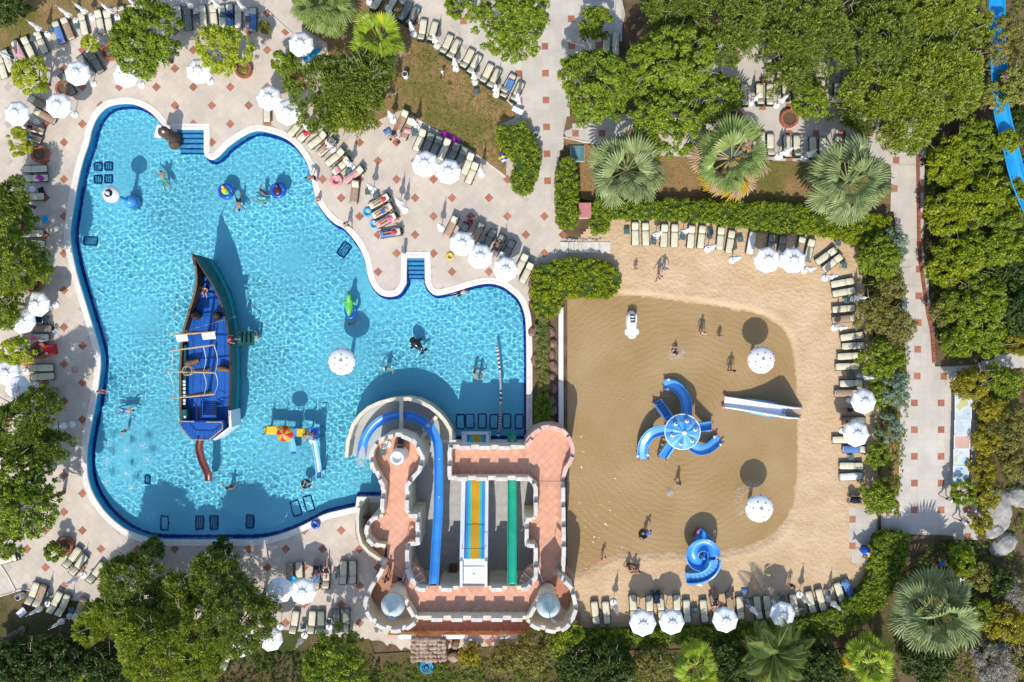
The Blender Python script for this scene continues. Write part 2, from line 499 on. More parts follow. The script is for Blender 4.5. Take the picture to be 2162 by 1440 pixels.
# beach sand: trodden
def sandmat():
    m, nt, b = newmat('sand')
    N, L = nt.nodes, nt.links
    geo = N.new('ShaderNodeNewGeometry')
    sep = N.new('ShaderNodeSeparateXYZ'); L.new(geo.outputs['Position'], sep.inputs[0])
    n1 = N.new('ShaderNodeTexNoise'); n1.inputs['Scale'].default_value = 0.5; n1.inputs['Detail'].default_value = 6
    n2 = N.new('ShaderNodeTexNoise'); n2.inputs['Scale'].default_value = 5.5; n2.inputs['Detail'].default_value = 3
    n3 = N.new('ShaderNodeTexVoronoi'); n3.inputs['Scale'].default_value = 3.2
    for n in (n1, n2, n3): L.new(geo.outputs['Position'], n.inputs['Vector'])
    r = N.new('ShaderNodeValToRGB')
    r.color_ramp.elements[0].position = 0.35; r.color_ramp.elements[0].color = (0.50, 0.345, 0.20, 1)
    r.color_ramp.elements[1].position = 0.65; r.color_ramp.elements[1].color = (0.57, 0.41, 0.255, 1)
    L.new(n1.outputs['Fac'], r.inputs['Fac'])
    # wet sand close to the water level
    wet = N.new('ShaderNodeMapRange'); wet.inputs['From Min'].default_value = -0.085; wet.inputs['From Max'].default_value = -0.03
    L.new(sep.outputs['Z'], wet.inputs['Value'])
    mx = N.new('ShaderNodeMix'); mx.data_type = 'RGBA'
    mx.inputs[6].default_value = (0.33, 0.205, 0.09, 1)
    L.new(wet.outputs['Result'], mx.inputs[0]); L.new(r.outputs['Color'], mx.inputs[7])
    L.new(mx.outputs[2], b.inputs['Base Color'])
    b.inputs['Roughness'].default_value = 0.95; b.inputs['Specular IOR Level'].default_value = 0.1
    ad = N.new('ShaderNodeMath'); ad.operation = 'ADD'
    L.new(n2.outputs['Fac'], ad.inputs[0]); L.new(n3.outputs['Distance'], ad.inputs[1])
    bp = N.new('ShaderNodeBump'); bp.inputs['Strength'].default_value = 0.42; bp.inputs['Distance'].default_value = 0.10
    L.new(ad.outputs[0], bp.inputs['Height']); L.new(bp.outputs['Normal'], b.inputs['Normal'])
    return m
M['sand'] = sandmat()

def lagoonmat():
    m, nt, b = newmat('murky_water')
    N, L = nt.nodes, nt.links
    geo = N.new('ShaderNodeNewGeometry')
    n1 = N.new('ShaderNodeTexNoise'); n1.inputs['Scale'].default_value = 0.22; n1.inputs['Detail'].default_value = 3
    n2 = N.new('ShaderNodeTexNoise'); n2.inputs['Scale'].default_value = 3.0; n2.inputs['Detail'].default_value = 1.0; n2.inputs['Distortion'].default_value = 1.6
    mp = N.new('ShaderNodeMapping'); mp.inputs['Scale'].default_value = (0.75, 1.25, 1.0); mp.inputs['Rotation'].default_value = (0, 0, 0.35)
    L.new(geo.outputs['Position'], mp.inputs['Vector'])
    L.new(geo.outputs['Position'], n1.inputs['Vector']); L.new(mp.outputs['Vector'], n2.inputs['Vector'])
    wv = N.new('ShaderNodeTexWave'); wv.wave_type = 'RINGS'; wv.rings_direction = 'Z'; wv.inputs['Scale'].default_value = 0.62; wv.inputs['Distortion'].default_value = 9.0
    wv.inputs['Detail'].default_value = 2; wv.inputs['Detail Scale'].default_value = 0.8
    mp2 = N.new('ShaderNodeMapping'); mp2.inputs['Location'].default_value = (-14.4, 7.7, 0)
    L.new(geo.outputs['Position'], mp2.inputs['Vector']); L.new(mp2.outputs['Vector'], wv.inputs['Vector'])
    r = N.new('ShaderNodeValToRGB')
    r.color_ramp.elements[0].position = 0.35; r.color_ramp.elements[0].color = (0.325, 0.207, 0.088, 1)
    r.color_ramp.elements[1].position = 0.7; r.color_ramp.elements[1].color = (0.375, 0.255, 0.125, 1)
    L.new(n1.outputs['Fac'], r.inputs['Fac']); L.new(r.outputs['Color'], b.inputs['Base Color'])
    b.inputs['Roughness'].default_value = 0.12; b.inputs['IOR'].default_value = 1.33
    ad = N.new('ShaderNodeMath'); ad.operation = 'MULTIPLY_ADD'; ad.inputs[1].default_value = 0.30
    L.new(wv.outputs['Fac'], ad.inputs[0]); L.new(n2.outputs['Fac'], ad.inputs[2])
    bp = N.new('ShaderNodeBump'); bp.inputs['Strength'].default_value = 0.42; bp.inputs['Distance'].default_value = 0.08
    L.new(ad.outputs[0], bp.inputs['Height']); L.new(bp.outputs['Normal'], b.inputs['Normal'])
    return m
M['lagoon'] = lagoonmat()

def poolmat():
    m = bpy.data.materials.new('pool_water'); m.use_nodes = True
    nt = m.node_tree; nt.nodes.clear()
    o = nt.nodes.new('ShaderNodeOutputMaterial'); g = nt.nodes.new('ShaderNodeBsdfGlass')
    g.inputs['IOR'].default_value = 1.33; g.inputs['Roughness'].default_value = 0.0
    g.inputs['Color'].default_value = (0.93, 0.985, 1.0, 1)
    nt.links.new(g.outputs[0], o.inputs[0])
    return m
M['water'] = poolmat()

# foliage
M['leaf_dense'] = leafmat('leaf_dense', (0.075, 0.120, 0.012), (0.275, 0.360, 0.027), (0.42, 0.46, 0.045))
M['leaf_lime'] = leafmat('leaf_lime', (0.195, 0.256, 0.020), (0.499, 0.553, 0.041), (0.600, 0.600, 0.061))
M['leaf_pine'] = leafmat('leaf_pine', (0.080, 0.120, 0.020), (0.265, 0.330, 0.050), (0.40, 0.42, 0.08))
M['leaf_pine_light'] = leafmat('leaf_pine_light', (0.12, 0.165, 0.022), (0.37, 0.43, 0.052), (0.50, 0.51, 0.07))
M['leaf_hedge'] = leafmat('leaf_hedge', (0.075, 0.120, 0.010), (0.285, 0.360, 0.023), (0.45, 0.46, 0.035))
M['leaf_bright'] = leafmat('leaf_bright', (0.111, 0.171, 0.007), (0.334, 0.380, 0.016), (0.584, 0.499, 0.016))
M['leaf_olive'] = leafmat('leaf_olive', (0.119, 0.123, 0.031), (0.304, 0.287, 0.061), (0.521, 0.266, 0.102))
M['leaf_blue'] = leafmat('leaf_blue', (0.109, 0.174, 0.113), (0.282, 0.369, 0.246), (0.391, 0.492, 0.328))
M['leaf_yellow'] = leafmat('leaf_yellow', (0.134, 0.152, 0.015), (0.429, 0.354, 0.025), (0.600, 0.531, 0.025))
M['leaf_dry'] = leafmat('leaf_dry', (0.22, 0.19, 0.15), (0.40, 0.37, 0.31), (0.50, 0.48, 0.42), trans=0.1)
M['leaf_pinkflower'] = leafmat('leaf_pinkflower', (0.152, 0.205, 0.031), (0.347, 0.348, 0.061), (0.600, 0.061, 0.600))
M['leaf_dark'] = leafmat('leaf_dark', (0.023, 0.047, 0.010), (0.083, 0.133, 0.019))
M['leaf_reed'] = leafmat('leaf_reed', (0.14, 0.16, 0.035), (0.33, 0.32, 0.09), (0.48, 0.42, 0.17))
M['frond_green'] = leafmat('frond_green', (0.127, 0.191, 0.047), (0.287, 0.367, 0.103), (0.422, 0.462, 0.144), trans=0.2, rough=0.4)
M['frond_blue'] = leafmat('frond_blue', (0.135, 0.175, 0.065), (0.31, 0.37, 0.150), (0.43, 0.49, 0.21), trans=0.2, rough=0.4)
M['frond_bright'] = leafmat('frond_bright', (0.153, 0.255, 0.019), (0.389, 0.479, 0.040), (0.600, 0.542, 0.032), trans=0.25, rough=0.35)
M['frond_yellow'] = leafmat('frond_yellow', (0.350, 0.242, 0.013), (0.600, 0.374, 0.013), trans=0.25, rough=0.4)
M['frond_dead'] = leafmat('frond_dead', (0.282, 0.182, 0.097), (0.462, 0.327, 0.194), trans=0.1, rough=0.8)
M['undergrass'] = leafmat('undergrass', (0.076, 0.123, 0.013), (0.239, 0.328, 0.028), (0.347, 0.410, 0.061))
# ------------------------------------------------------------------ outlines traced on the ground
POOL_PX = [(147,480),(148,513),(160,573),(180,640),(200,707),(211,753),(209,797),(200,853),(188,913),(182,960),(185,1010),(200,1050),(227,1087),(263,1117),
           (300,1133),(333,1140),(400,1141),(470,1141),(540,1140),(590,1130),(640,1110),(683,1088),(720,1078),(752,1071)]
POOL_S2 = [(755,1050),(809,1050),(809,1010),(860,930),(1113,930)]
POOL_R = [(1113,860),(1113,780),(1112,693),(1108,660),(1097,633),(1080,616),(1060,603),(1033,597),(1000,602),(957,615),(923,622),(907,612),(899,597)]
POOL_A2 = [(898,543),(858,543)]
POOL_T = [(857,597),(843,619),(823,625),(803,620),(787,603),(778,580),(773,553),(763,527),(747,503),(727,481),(707,470),(687,450),(670,423),(662,390),(655,357),(640,327),
          (620,303),(597,288),(567,278),(540,275),(513,286),(483,307),(463,327),(447,336),(434,328)]
POOL_A1 = [(432,318),(432,272),(372,272),(372,300)]
POOL_L = [(340,258),(320,237),(293,222),(267,217),(230,223),(207,243),(193,273),(187,300),(173,343),(160,400)]
def _curve(px, n=5):
    return [tuple(p) for p in smooth_open([Vector((x, y)) for x, y in px], n)]
POOL = _curve(POOL_PX) + POOL_S2 + _curve(POOL_R) + POOL_A2 + _curve(POOL_T) + POOL_A1 + _curve(POOL_L)
POOLW = ccw([tuple(P(x, y).xy) for x, y in POOL])
LAGOON = [(1189,634),(1260,627),(1330,625),(1400,632),(1480,642),(1560,655),(1610,668),(1650,692),(1672,735),(1680,800),(1683,900),(1682,1000),(1672,1070),(1640,1120),
          (1590,1148),(1520,1163),(1400,1168),(1300,1170),(1189,1172)]
LAGW = ccw([tuple(p.xy) for p in smooth_closed([P(x, y) for x, y in LAGOON], 4)])
BEACH = [(1189,560),(1215,520),(1245,488),(1300,455),(1480,460),(1620,480),(1745,488),(1800,500),(1815,600),(1835,700),(1850,860),(1845,1000),(1835,1062),(1782,1064),
         (1788,1192),(1850,1200),(1840,1250),(1770,1300),(1640,1335),(1330,1340),(1235,1340),(1235,1290),(1189,1260)]
BEACHW = ccw([tuple(P(x, y).xy) for x, y in BEACH])
def W2(px): return ccw([tuple(P(x, y).xy) for x, y in px])
LAWN_A = W2([(-60,-60),(330,-60),(330,4),(250,14),(190,28),(130,52),(80,75),(40,100),(-60,130)])
LAWN_B = W2([(795,-30),(845,0),(878,38),(905,75),(950,112),(1000,155),(1050,190),(1092,232),(1085,250),(1055,262),(1048,300),(1070,330),(1068,372),(1012,330),(960,296),(900,262),(850,232),
             (760,270),(700,170),(690,90),(640,60),(640,-30)])
LAWN_C = W2([(-60,1282),(15,1256),(50,1246),(110,1262),(175,1270),(240,1290),(640,1335),(700,1345),(780,1350),(790,1380),(1240,1352),(1240,1372),(1860,1370),(1860,1460),(-60,1460)])
LAWN_D = W2([(1188,290),(1290,320),(1400,330),(1500,335),(1690,342),(1775,350),(1830,345),(1870,355),(1880,430),(1700,430),(1290,430),(1225,420),(1225,340),(1195,310)])
LAWN_E = W2([(1880,850),(1900,850),(1897,1040),(1875,1060),(1860,1000)])
LAWN_F = W2([(1835,1250),(1925,1200),(1925,1180),(2000,1140),(2060,1140),(2075,1160),(2075,1370),(1830,1370)])
LAWNS = [LAWN_A, LAWN_B, LAWN_C, LAWN_D, LAWN_E, LAWN_F]
DECK = W2([(-80,-60),(1260,-60),(1250,60),(1200,200),(1180,300),(1172,360),(1172,470),(1195,505),(1245,515),(1200,545),(1150,570),(1120,600),(1116,640),(1116,960),
           (1188,960),(1188,1262),(1240,1262),(1240,1345),(900,1380),(800,1352),(-80,1345)])
CASTLE_FOOT = W2([(815,930),(1185,930),(1190,1010),(1190,1200),(1200,1250),(1180,1290),(1120,1275),(880,1275),(840,1290),(800,1270),(790,1220),(810,1190),(780,1160),(765,1120),(768,1085),(815,1070),(820,1010),(790,960)])
PATH_TOP = W2([(960,-60),(1300,-60),(1320,30),(1300,120),(1210,180),(1190,280),(1178,350),(1172,425),(1100,425),(1100,240),(1060,175),(1000,130),(960,60)])
PLAZA_TR = W2([(1480,90),(1880,90),(1950,280),(1950,330),(1930,345),(1780,345),(1690,340),(1400,330),(1200,295),(1190,280),(1260,240),(1480,240)])
PATH_R = W2([(1868,340),(1945,340),(1948,520),(1962,640),(1974,775),(2060,770),(2180,730),(2180,765),(2070,800),(1990,825),(1915,800),(1905,640),(1895,520),(1885,430),(1880,350)])
PLAZA_R = W2([(1900,800),(1990,800),(2010,830),(2060,830),(2060,1140),(2000,1130),(1900,1128),(1860,1128),(1860,1085),(1897,1040)])
PAD_R = W2([(1780,1065),(1835,1065),(1852,1090),(1852,1180),(1840,1195),(1790,1197)])

# ------------------------------------------------------------------ ground, pool, deck
g = MB(); g.sheet([(-300, -300), (300, -300), (300, 300), (-300, 300)], -0.03, holes=[offset_poly(POOLW, 0.2), offset_poly(BEACHW, -0.35)])
struct(g.build('ground', M['soil']))

pool = struct(thing('swimming_pool', 'large free-form blue swimming pool with white coping', 'pool'))
del pool['category']
m = MB(); m.sheet(offset_poly(POOLW, 0.05), -1.2)
receiver(m.build('pool_floor', M['pool_floor'], pool))
m = MB(); n = len(POOLW)
m.add([(x, y, -1.22) for x, y in POOLW] + [(x, y, 0.0) for x, y in POOLW], [(i, (i + 1) % n, n + (i + 1) % n, n + i)[::-1] for i in range(n)])
receiver(m.build('pool_wall', M['pool_wall'], pool))
def ring(poly, d0, d1, z0, z1, zin=None):
    a = offset_poly(poly, d0); b = offset_poly(poly, d1); k = len(poly); mm = MB()
    mm.add([(p[0], p[1], z0) for p in a] + [(p[0], p[1], z1) for p in b], [(i, (i + 1) % k, k + (i + 1) % k, k + i)[::-1] for i in range(k)])
    return mm
m = ring(POOLW, -0.26, 0.02, -1.194, -1.194)
receiver(m.build('floor_band', M['pool_band'], pool))
# coping: rounded kerb round the edge
k = len(POOLW)
prof = [(-0.06, -0.10), (-0.075, 0.0), (-0.05, 0.055), (0.10, 0.065), (0.19, 0.055), (0.205, 0.045), (0.44, 0.045), (0.45, -0.02)]
rings = [offset_poly(POOLW, d) for d, z in prof]
m = MB()
vs = [(p[0], p[1], prof[j][1]) for j, r in enumerate(rings) for p in r]
fs = [(j * k + i, j * k + (i + 1) % k, (j + 1) * k + (i + 1) % k, (j + 1) * k + i)[::-1] for j in range(len(prof) - 1) for i in range(k)]
m.add(vs, fs)
m.build('coping', M['coping'], pool, smooth=False)
# entry steps in the three alcoves
def steps(x0, x1, ys, up):
    nst = len(ys) - 1
    for i in range(nst):
        z = -0.16 - 0.19 * (i if up else nst - 1 - i)
        a, b = P(x0, ys[i]), P(x1, ys[i + 1])
        mm = MB(); mm.box(((a.x + b.x) / 2, (a.y + b.y) / 2, (z - 1.2) / 2), (abs(b.x - a.x) - 0.004 * i, abs(b.y - a.y) - 0.004, z + 1.2))
        st = receiver(mm.build('step', M['step_white'], pool))
        e = (ys[i + 1] if up else ys[i])
        w = 0.12 if up else -0.12
        q = P((x0 + x1) / 2, e)
        mm = MB(); mm.box((q.x, q.y + w / 2, z + 0.006), (abs(b.x - a.x) - 0.01, abs(w), 0.008))
        receiver(mm.build('nosing', M['pool_band'], st))
steps(373, 431, [273, 282, 292, 302, 312, 321], True)
steps(859, 897, [544, 553, 562, 571, 580, 588], True)
steps(757, 808, [1051, 1056, 1062, 1068], False)
# floor grates and painted frames on the pool floor
def grate(x, y, w, h, rot, fill, lab=None):
    c = P(x, y, -0.9); c.z = -1.19
    o = bpy.data.objects.new('floor_grate', None); COL.objects.link(o); o.parent = pool; o.location = c; o.rotation_euler = (0, 0, rot)
    mm = MB(); W, Hh = w / S, h / S; t = 0.11
    for (cx, cy, sx, sy) in ((0, Hh / 2, W, t), (0, -Hh / 2, W, t), (W / 2, 0, t, Hh - t), (-W / 2, 0, t, Hh - t)):
        mm.box((cx, cy, 0.02), (sx, sy, 0.04))
    receiver(link('grate_frame', mm.mesh('grate_frame'), M['drain_frame'], o))
    if fill:
        mm = MB()
        nb = max(3, int(W / 0.14))
        for i in range(nb):
            mm.box((-W / 2 + (i + 0.5) * W / nb, 0, 0.012), (W / nb * 0.7, Hh - t, 0.02))
        receiver(link('grate_bars', mm.mesh('grate_bars'), M['drain'], o))
for x, y, w, h, r, f in [(208,352,17,17,0,1),(230,351,17,17,0,1),(208,379,17,17,0,1),(230,378,17,17,0,1),(192,509,29,17,0,1),(727,527,20,30,-0.62,1),(312,1012,11,18,0,1),(348,1104,16,29,0,0),
                         (422,1103,17,29,0,1),(452,1103,17,29,0,1),(528,1101,16,28,0,1),(625,1073,18,32,0.27,0),(652,1063,18,32,0.27,0),(972,890,17,30,0,0),(992,889,18,30,0.02,0),(1018,889,17,30,0,0),
                         (1043,890,17,30,-0.05,0),(1070,889,17,30,0,0),(1096,890,17,30,0,0)]:
    grate(x, y, w, h, r, f)
# water surface with real waves; light focuses through it onto the floor
res = 0.066
xs = np.arange(min(p[0] for p in POOLW) - 0.2, max(p[0] for p in POOLW) + 0.2, res)
ys = np.arange(min(p[1] for p in POOLW) - 0.2, max(p[1] for p in POOLW) + 0.2, res)
X, Y = np.meshgrid(xs, ys)
Z = np.zeros_like(X)
r_ = np.random.default_rng(1)
for i in range(64):
    lam = math.exp(r_.uniform(math.log(0.24), math.log(0.85))); a = r_.uniform(0, 2 * PI); kk = 2 * PI / lam
    Z += 0.0027 * lam * np.sin(kk * (X * math.cos(a) + Y * math.sin(a)) + r_.uniform(0, 6.28))
# calmer and choppier areas
cal = 0.85 + 0.30 * np.sin(X * 0.23 + 1.1) * np.sin(Y * 0.31 + 0.4) + 0.16 * np.sin(X * 0.6 - Y * 0.5)
for cx_, cy_, r_c in ((722, 790, 2.6), (240, 300, 2.6), (235, 420, 2.2), (250, 960, 3.5), (600, 560, 2.0), (620, 960, 2.5), (300, 700, 2.0), (760, 600, 1.6), (510, 560, 1.5)):
    q_ = P(cx_, cy_); cal -= 0.62 * np.exp(-((X - q_.x) ** 2 + (Y - q_.y) ** 2) / r_c ** 2)
Z *= np.clip(cal, 0.18, 1.2)
pts = np.stack([X.ravel(), Y.ravel()], -1)
ins = inside(pts, offset_poly(POOLW, 0.12)).reshape(X.shape)
idx = np.arange(X.size).reshape(X.shape)
q = np.stack([idx[:-1, :-1], idx[:-1, 1:], idx[1:, 1:], idx[1:, :-1]], -1)
keep = ins[:-1, :-1] & ins[:-1, 1:] & ins[1:, 1:] & ins[1:, :-1]
q = q[keep]
used = np.unique(q); remap = np.full(X.size, -1); remap[used] = np.arange(len(used))
def np_mesh(name, V, F, smooth=False):
    me = bpy.data.meshes.new(name)
    V = np.asarray(V, np.float32); F = np.asarray(F, np.int32)
    kk = F.shape[1]
    me.vertices.add(len(V)); me.vertices.foreach_set('co', V.ravel())
    me.loops.add(F.size); me.loops.foreach_set('vertex_index', F.ravel())
    me.polygons.add(len(F)); me.polygons.foreach_set('loop_start', np.arange(0, F.size, kk, dtype=np.int32))
    me.polygons.foreach_set('use_smooth', np.full(len(F), smooth, bool))
    me.update(calc_edges=True)
    return me
V = np.stack([X.ravel()[used], Y.ravel()[used], Z.ravel()[used] - 0.11], -1)
water = struct(link('pool_water', np_mesh('pool_water', V, remap[q], True), M['water']))
water.cycles.is_caustics_caster = True

# paving: slabs on a bed of grout, every fourth slab terracotta
LAWN_ERODED = LAWNS
SLAB_N, TERRA_N = [0], [0]
def paving(name, poly, ox, oy, pitch, rot, sm, excl, slabs=0, terra=300, z=0.02, grid=4, gap=0.009, extra=None):
    bed = MB(); bed.sheet(poly, z - 0.0045, holes=[offset_poly(POOLW, 0.15)] if name == 'pool_deck' else ())
    base = struct(bed.build(name, M['grout']))
    s_ = pitch / S
    o = P(ox, oy)
    pp = np.array([(p[0], p[1]) for p in poly])
    R = int(max(np.ptp(pp[:, 0]), np.ptp(pp[:, 1])) / s_) + 60
    I, J = np.meshgrid(np.arange(-R, R), np.arange(-R, R))
    I, J = I.ravel(), J.ravel()
    c, s2 = math.cos(rot), math.sin(rot)
    CX = o.x + (I * c - J * s2) * s_; CY = o.y + (I * s2 + J * c) * s_
    C = np.stack([CX, CY], -1)
    ok = inside(C, poly) & (np.abs(CX) < 46) & (np.abs(CY) < 31)
    C, I, J = C[ok], I[ok], J[ok]
    for e, d in excl:
        kp = sdist(C, e) > d
        C, I, J = C[kp], I[kp], J[kp]
    ter = (I % grid == 0) & (J % grid == 0)
    def slab_mesh(nm, g2):
        mm = MB(); h = s_ / 2 - gap / 2; b = 0.003
        mm.loft([[(-h, -h, -0.02), (h, -h, -0.02), (h, h, -0.02), (-h, h, -0.02)], [(-h, -h, -b + g2), (h, -h, -b + g2), (h, h, -b + g2), (-h, h, -b + g2)],
                 [(-h + b, -h + b, g2), (h - b, -h + b, g2), (h - b, h - b, g2), (-h + b, h - b, g2)]])
        mm.f.append([8, 9, 10, 11]); mm.m.append(0)
        return mm.mesh(nm)
    tm = slab_mesh('terracotta_tile', 0.003); pm = slab_mesh('paving_slab', 0.0)
    order = np.argsort(np.hypot(C[:, 0], C[:, 1]))
    rest = []
    for i in order:
        if ter[i] and TERRA_N[0] < terra:
            link('terracotta_tile', tm, M['terracotta'], base, (C[i, 0], C[i, 1], z), rot); TERRA_N[0] += 1
        elif not ter[i] and SLAB_N[0] < slabs:
            link('paving_slab', pm, sm, base, (C[i, 0], C[i, 1], z), rot); SLAB_N[0] += 1
        elif not ter[i]:
            rest.append(i)
    if rest:
        pv = np.array([v.co[:] for v in pm.vertices]); pf = [list(p.vertices) for p in pm.polygons]
        Rm = np.array([[c, -s2], [s2, c]])
        pv[:, :2] = pv[:, :2] @ Rm.T
        cc = np.zeros((len(rest), 3)); cc[:, :2] = C[rest]
        cc[:, 2] = z + RNG.uniform(-0.0015, 0.0015, len(rest))
        V = (pv[None] + cc[:, None]).reshape(-1, 3)
        F = (np.array(pf)[None] + (np.arange(len(rest)) * len(pv))[:, None, None]).reshape(-1, 4)
        o2 = link('remaining_slabs', np_mesh('remaining_slabs', V, F), sm, base)
        o2['kind'] = 'stuff'
    return base
DX = [(POOLW, 0.36), (BEACHW, 0.0)] + [(l, -0.4) for l in LAWNS]
paving('pool_deck', DECK, 252.3, 183.7, 13.79, PI / 4, M['paving'], DX + [(CASTLE_FOOT, -0.2), (PATH_TOP, 0.0)], slabs=300, terra=230)
paving('garden_path', PATH_TOP, 1155, 325, 14.2, 0.02, M['paving_path'], [(l, -0.4) for l in LAWNS], terra=270, z=0.024)
paving('upper_terrace', PLAZA_TR, 1779, 281.7, 14.1, 0.0, M['paving_path'], [(l, -0.4) for l in LAWNS] + [(PATH_TOP, 0.0)], terra=290, z=0.022)
paving('side_path', PATH_R, 1887.7, 398, 14.1, -0.02, M['paving_path'], [(PLAZA_TR, 0.0), (PLAZA_R, 0.0)], terra=310, z=0.023)
paving('side_plaza', PLAZA_R, 1930.3, 850.7, 14.1, 0.0, M['paving_path'], [], terra=335, z=0.021)
paving('beach_pad', PAD_R, 1799, 1096, 14.1, 0.0, M['paving_path'], [], terra=345, z=0.035)

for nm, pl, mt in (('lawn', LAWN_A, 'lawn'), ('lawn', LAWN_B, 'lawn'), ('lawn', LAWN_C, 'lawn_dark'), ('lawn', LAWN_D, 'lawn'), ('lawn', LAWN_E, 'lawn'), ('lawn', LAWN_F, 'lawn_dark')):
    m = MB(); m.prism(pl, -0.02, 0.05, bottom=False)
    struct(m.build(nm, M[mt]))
# kerb stones along the lawn edges
def kerb(px, name='lawn_kerb', w=0.13, z=0.085, mt='kerb'):
    m = MB(); pts = smooth_open([P(x, y) + Vector((0, 0, z)) for x, y in px], 5)
    m.strip(pts, w, 0.1)
    return struct(m.build(name, M[mt]))
kerb([(795,-20),(845,2),(878,40),(905,77),(950,114),(1000,157),(1050,192),(1092,234)])
kerb([(1068,374),(1012,332),(960,298),(900,264),(850,234)])
kerb([(570,28),(590,48),(618,72)])
kerb([(0,1190),(18,1218),(34,1248)])
kerb([(-20,1262),(18,1254),(50,1244),(110,1260)], w=0.08)
kerb([(1188,290),(1225,298),(1268,305)], w=0.1)

# beach and lagoon
from mathutils import noise as mnoise
res = 0.22
bx = [p[0] for p in BEACHW]; by = [p[1] for p in BEACHW]
xs = np.arange(min(bx) - 0.5, max(bx) + 0.7, res); ys = np.arange(min(by) - 0.5, max(by) + 0.7, res)
X, Y = np.meshgrid(xs, ys); pts = np.stack([X.ravel(), Y.ravel()], -1)
dl = sdist(pts, LAGW); db = sdist(pts, BEACHW)
nz = np.array([mnoise.noise(Vector((x * 1.7, y * 1.7, 0))) * 0.5 + mnoise.noise(Vector((x * 4.1, y * 4.1, 3))) * 0.35 for x, y in pts])
base = np.where(dl < 0, -0.06 + np.clip(dl, -6, 0) * 0.10, -0.06 + np.minimum(np.maximum(dl, 0) * 0.11, 0.10))
Z = base + nz * np.where(dl > -0.6, 0.038, 0.006) + 0.085 * np.exp(-((dl - 0.55) / 0.22) ** 2)
idx = np.arange(X.size).reshape(X.shape)
q = np.stack([idx[:-1, :-1], idx[:-1, 1:], idx[1:, 1:], idx[1:, :-1]], -1).reshape(-1, 4)
q = q[(db[q] < 0.45).all(1)]
used = np.unique(q); remap = np.full(X.size, -1); remap[used] = np.arange(len(used))
struct(link('beach', np_mesh('beach', np.stack([pts[used, 0], pts[used, 1], Z[used]], -1), remap[q], True), M['sand']))
m = MB(); m.sheet(offset_poly(LAGW, 0.5), -0.06)
struct(m.build('lagoon_water', M['lagoon']))
# wall between the planting strip and the lagoon
m = MB(); a, b = P(1184, 648), P(1184, 1180)
m.bbox(((a.x + b.x) / 2, (a.y + b.y) / 2, -0.05), (0.42, abs(a.y - b.y), 0.7), 0.03)
tag(m.build('lagoon_wall', M['coping']), 'long low pale concrete wall along the edge of the sandy lagoon', 'wall')
# concrete steps down to the beach
for i, (x0, x1) in enumerate([(1183, 1200), (1201, 1211), (1212, 1221), (1222, 1228), (1229, 1265), (1266, 1289)]):
    a, b = P(x0, 511), P(x1, 534)
    m = MB(); m.bbox(((a.x + b.x) / 2, (a.y + b.y) / 2, 0.05 - 0.012 * i), (b.x - a.x, a.y - b.y, 0.2), 0.015)
    tag(m.build('landing_slab', M['kerb']), '%s pale concrete slab from the hedge in the step leading onto the beach' % ORD[i], 'slab', 'concrete slabs by the beach entrance')
# row of boulders by the planting strip
def rock_mesh(name, rx, ry, rz, seed, seg=10):
    mm = MB(); mm.ellipsoid((0, 0, 0), (rx, ry, rz), seg, 7)
    mm.v = [tuple(Vector(v) * (1 + 0.28 * mnoise.noise(Vector(v) * (1.2 / max(rx, 0.2)) + Vector((seed, 0, 0)))) ) for v in mm.v]
    return mm.mesh(name)
# ------------------------------------------------------------------ slide castle
ZF, ZW, ZM = 3.0, 3.9, 4.35      # walkway floor, parapet top, merlon top
CB = P(1000, 1120, 0)
castle = thing('slide_castle', 'pastel play castle with crenellated walkways, two round towers and water slides', 'castle', (CB.x, CB.y, 0))
court = paving('castle_courtyard', W2([(865,985),(1130,985),(1130,1215),(865,1215)]), 1000, 1100, 13.4, PI / 4, M['court'], [(POOLW, 0.3)], terra=0, z=0.03, grid=10 ** 6)

def mitre_strip(path, th, closed=False):
    L, Rr = [], []
    m_ = len(path)
    for i in range(m_):
        b = Vector(path[i][:2])
        a = Vector(path[i - 1][:2]) if (i > 0 or closed) else None
        c = Vector(path[(i + 1) % m_][:2]) if (i < m_ - 1 or closed) else None
        d1 = (b - a).normalized() if a is not None else (c - b).normalized()
        d2 = (c - b).normalized() if c is not None else d1
        n1, n2 = Vector((d1.y, -d1.x)), Vector((d2.y, -d2.x))
        n = (n1 + n2)
        n = n.normalized() if n.length > 1e-6 else n1
        f = min(1.8, 1 / max(0.4, n.dot(n1)))
        L.append(b - n * th / 2 * f); Rr.append(b + n * th / 2 * f)
    return L, Rr

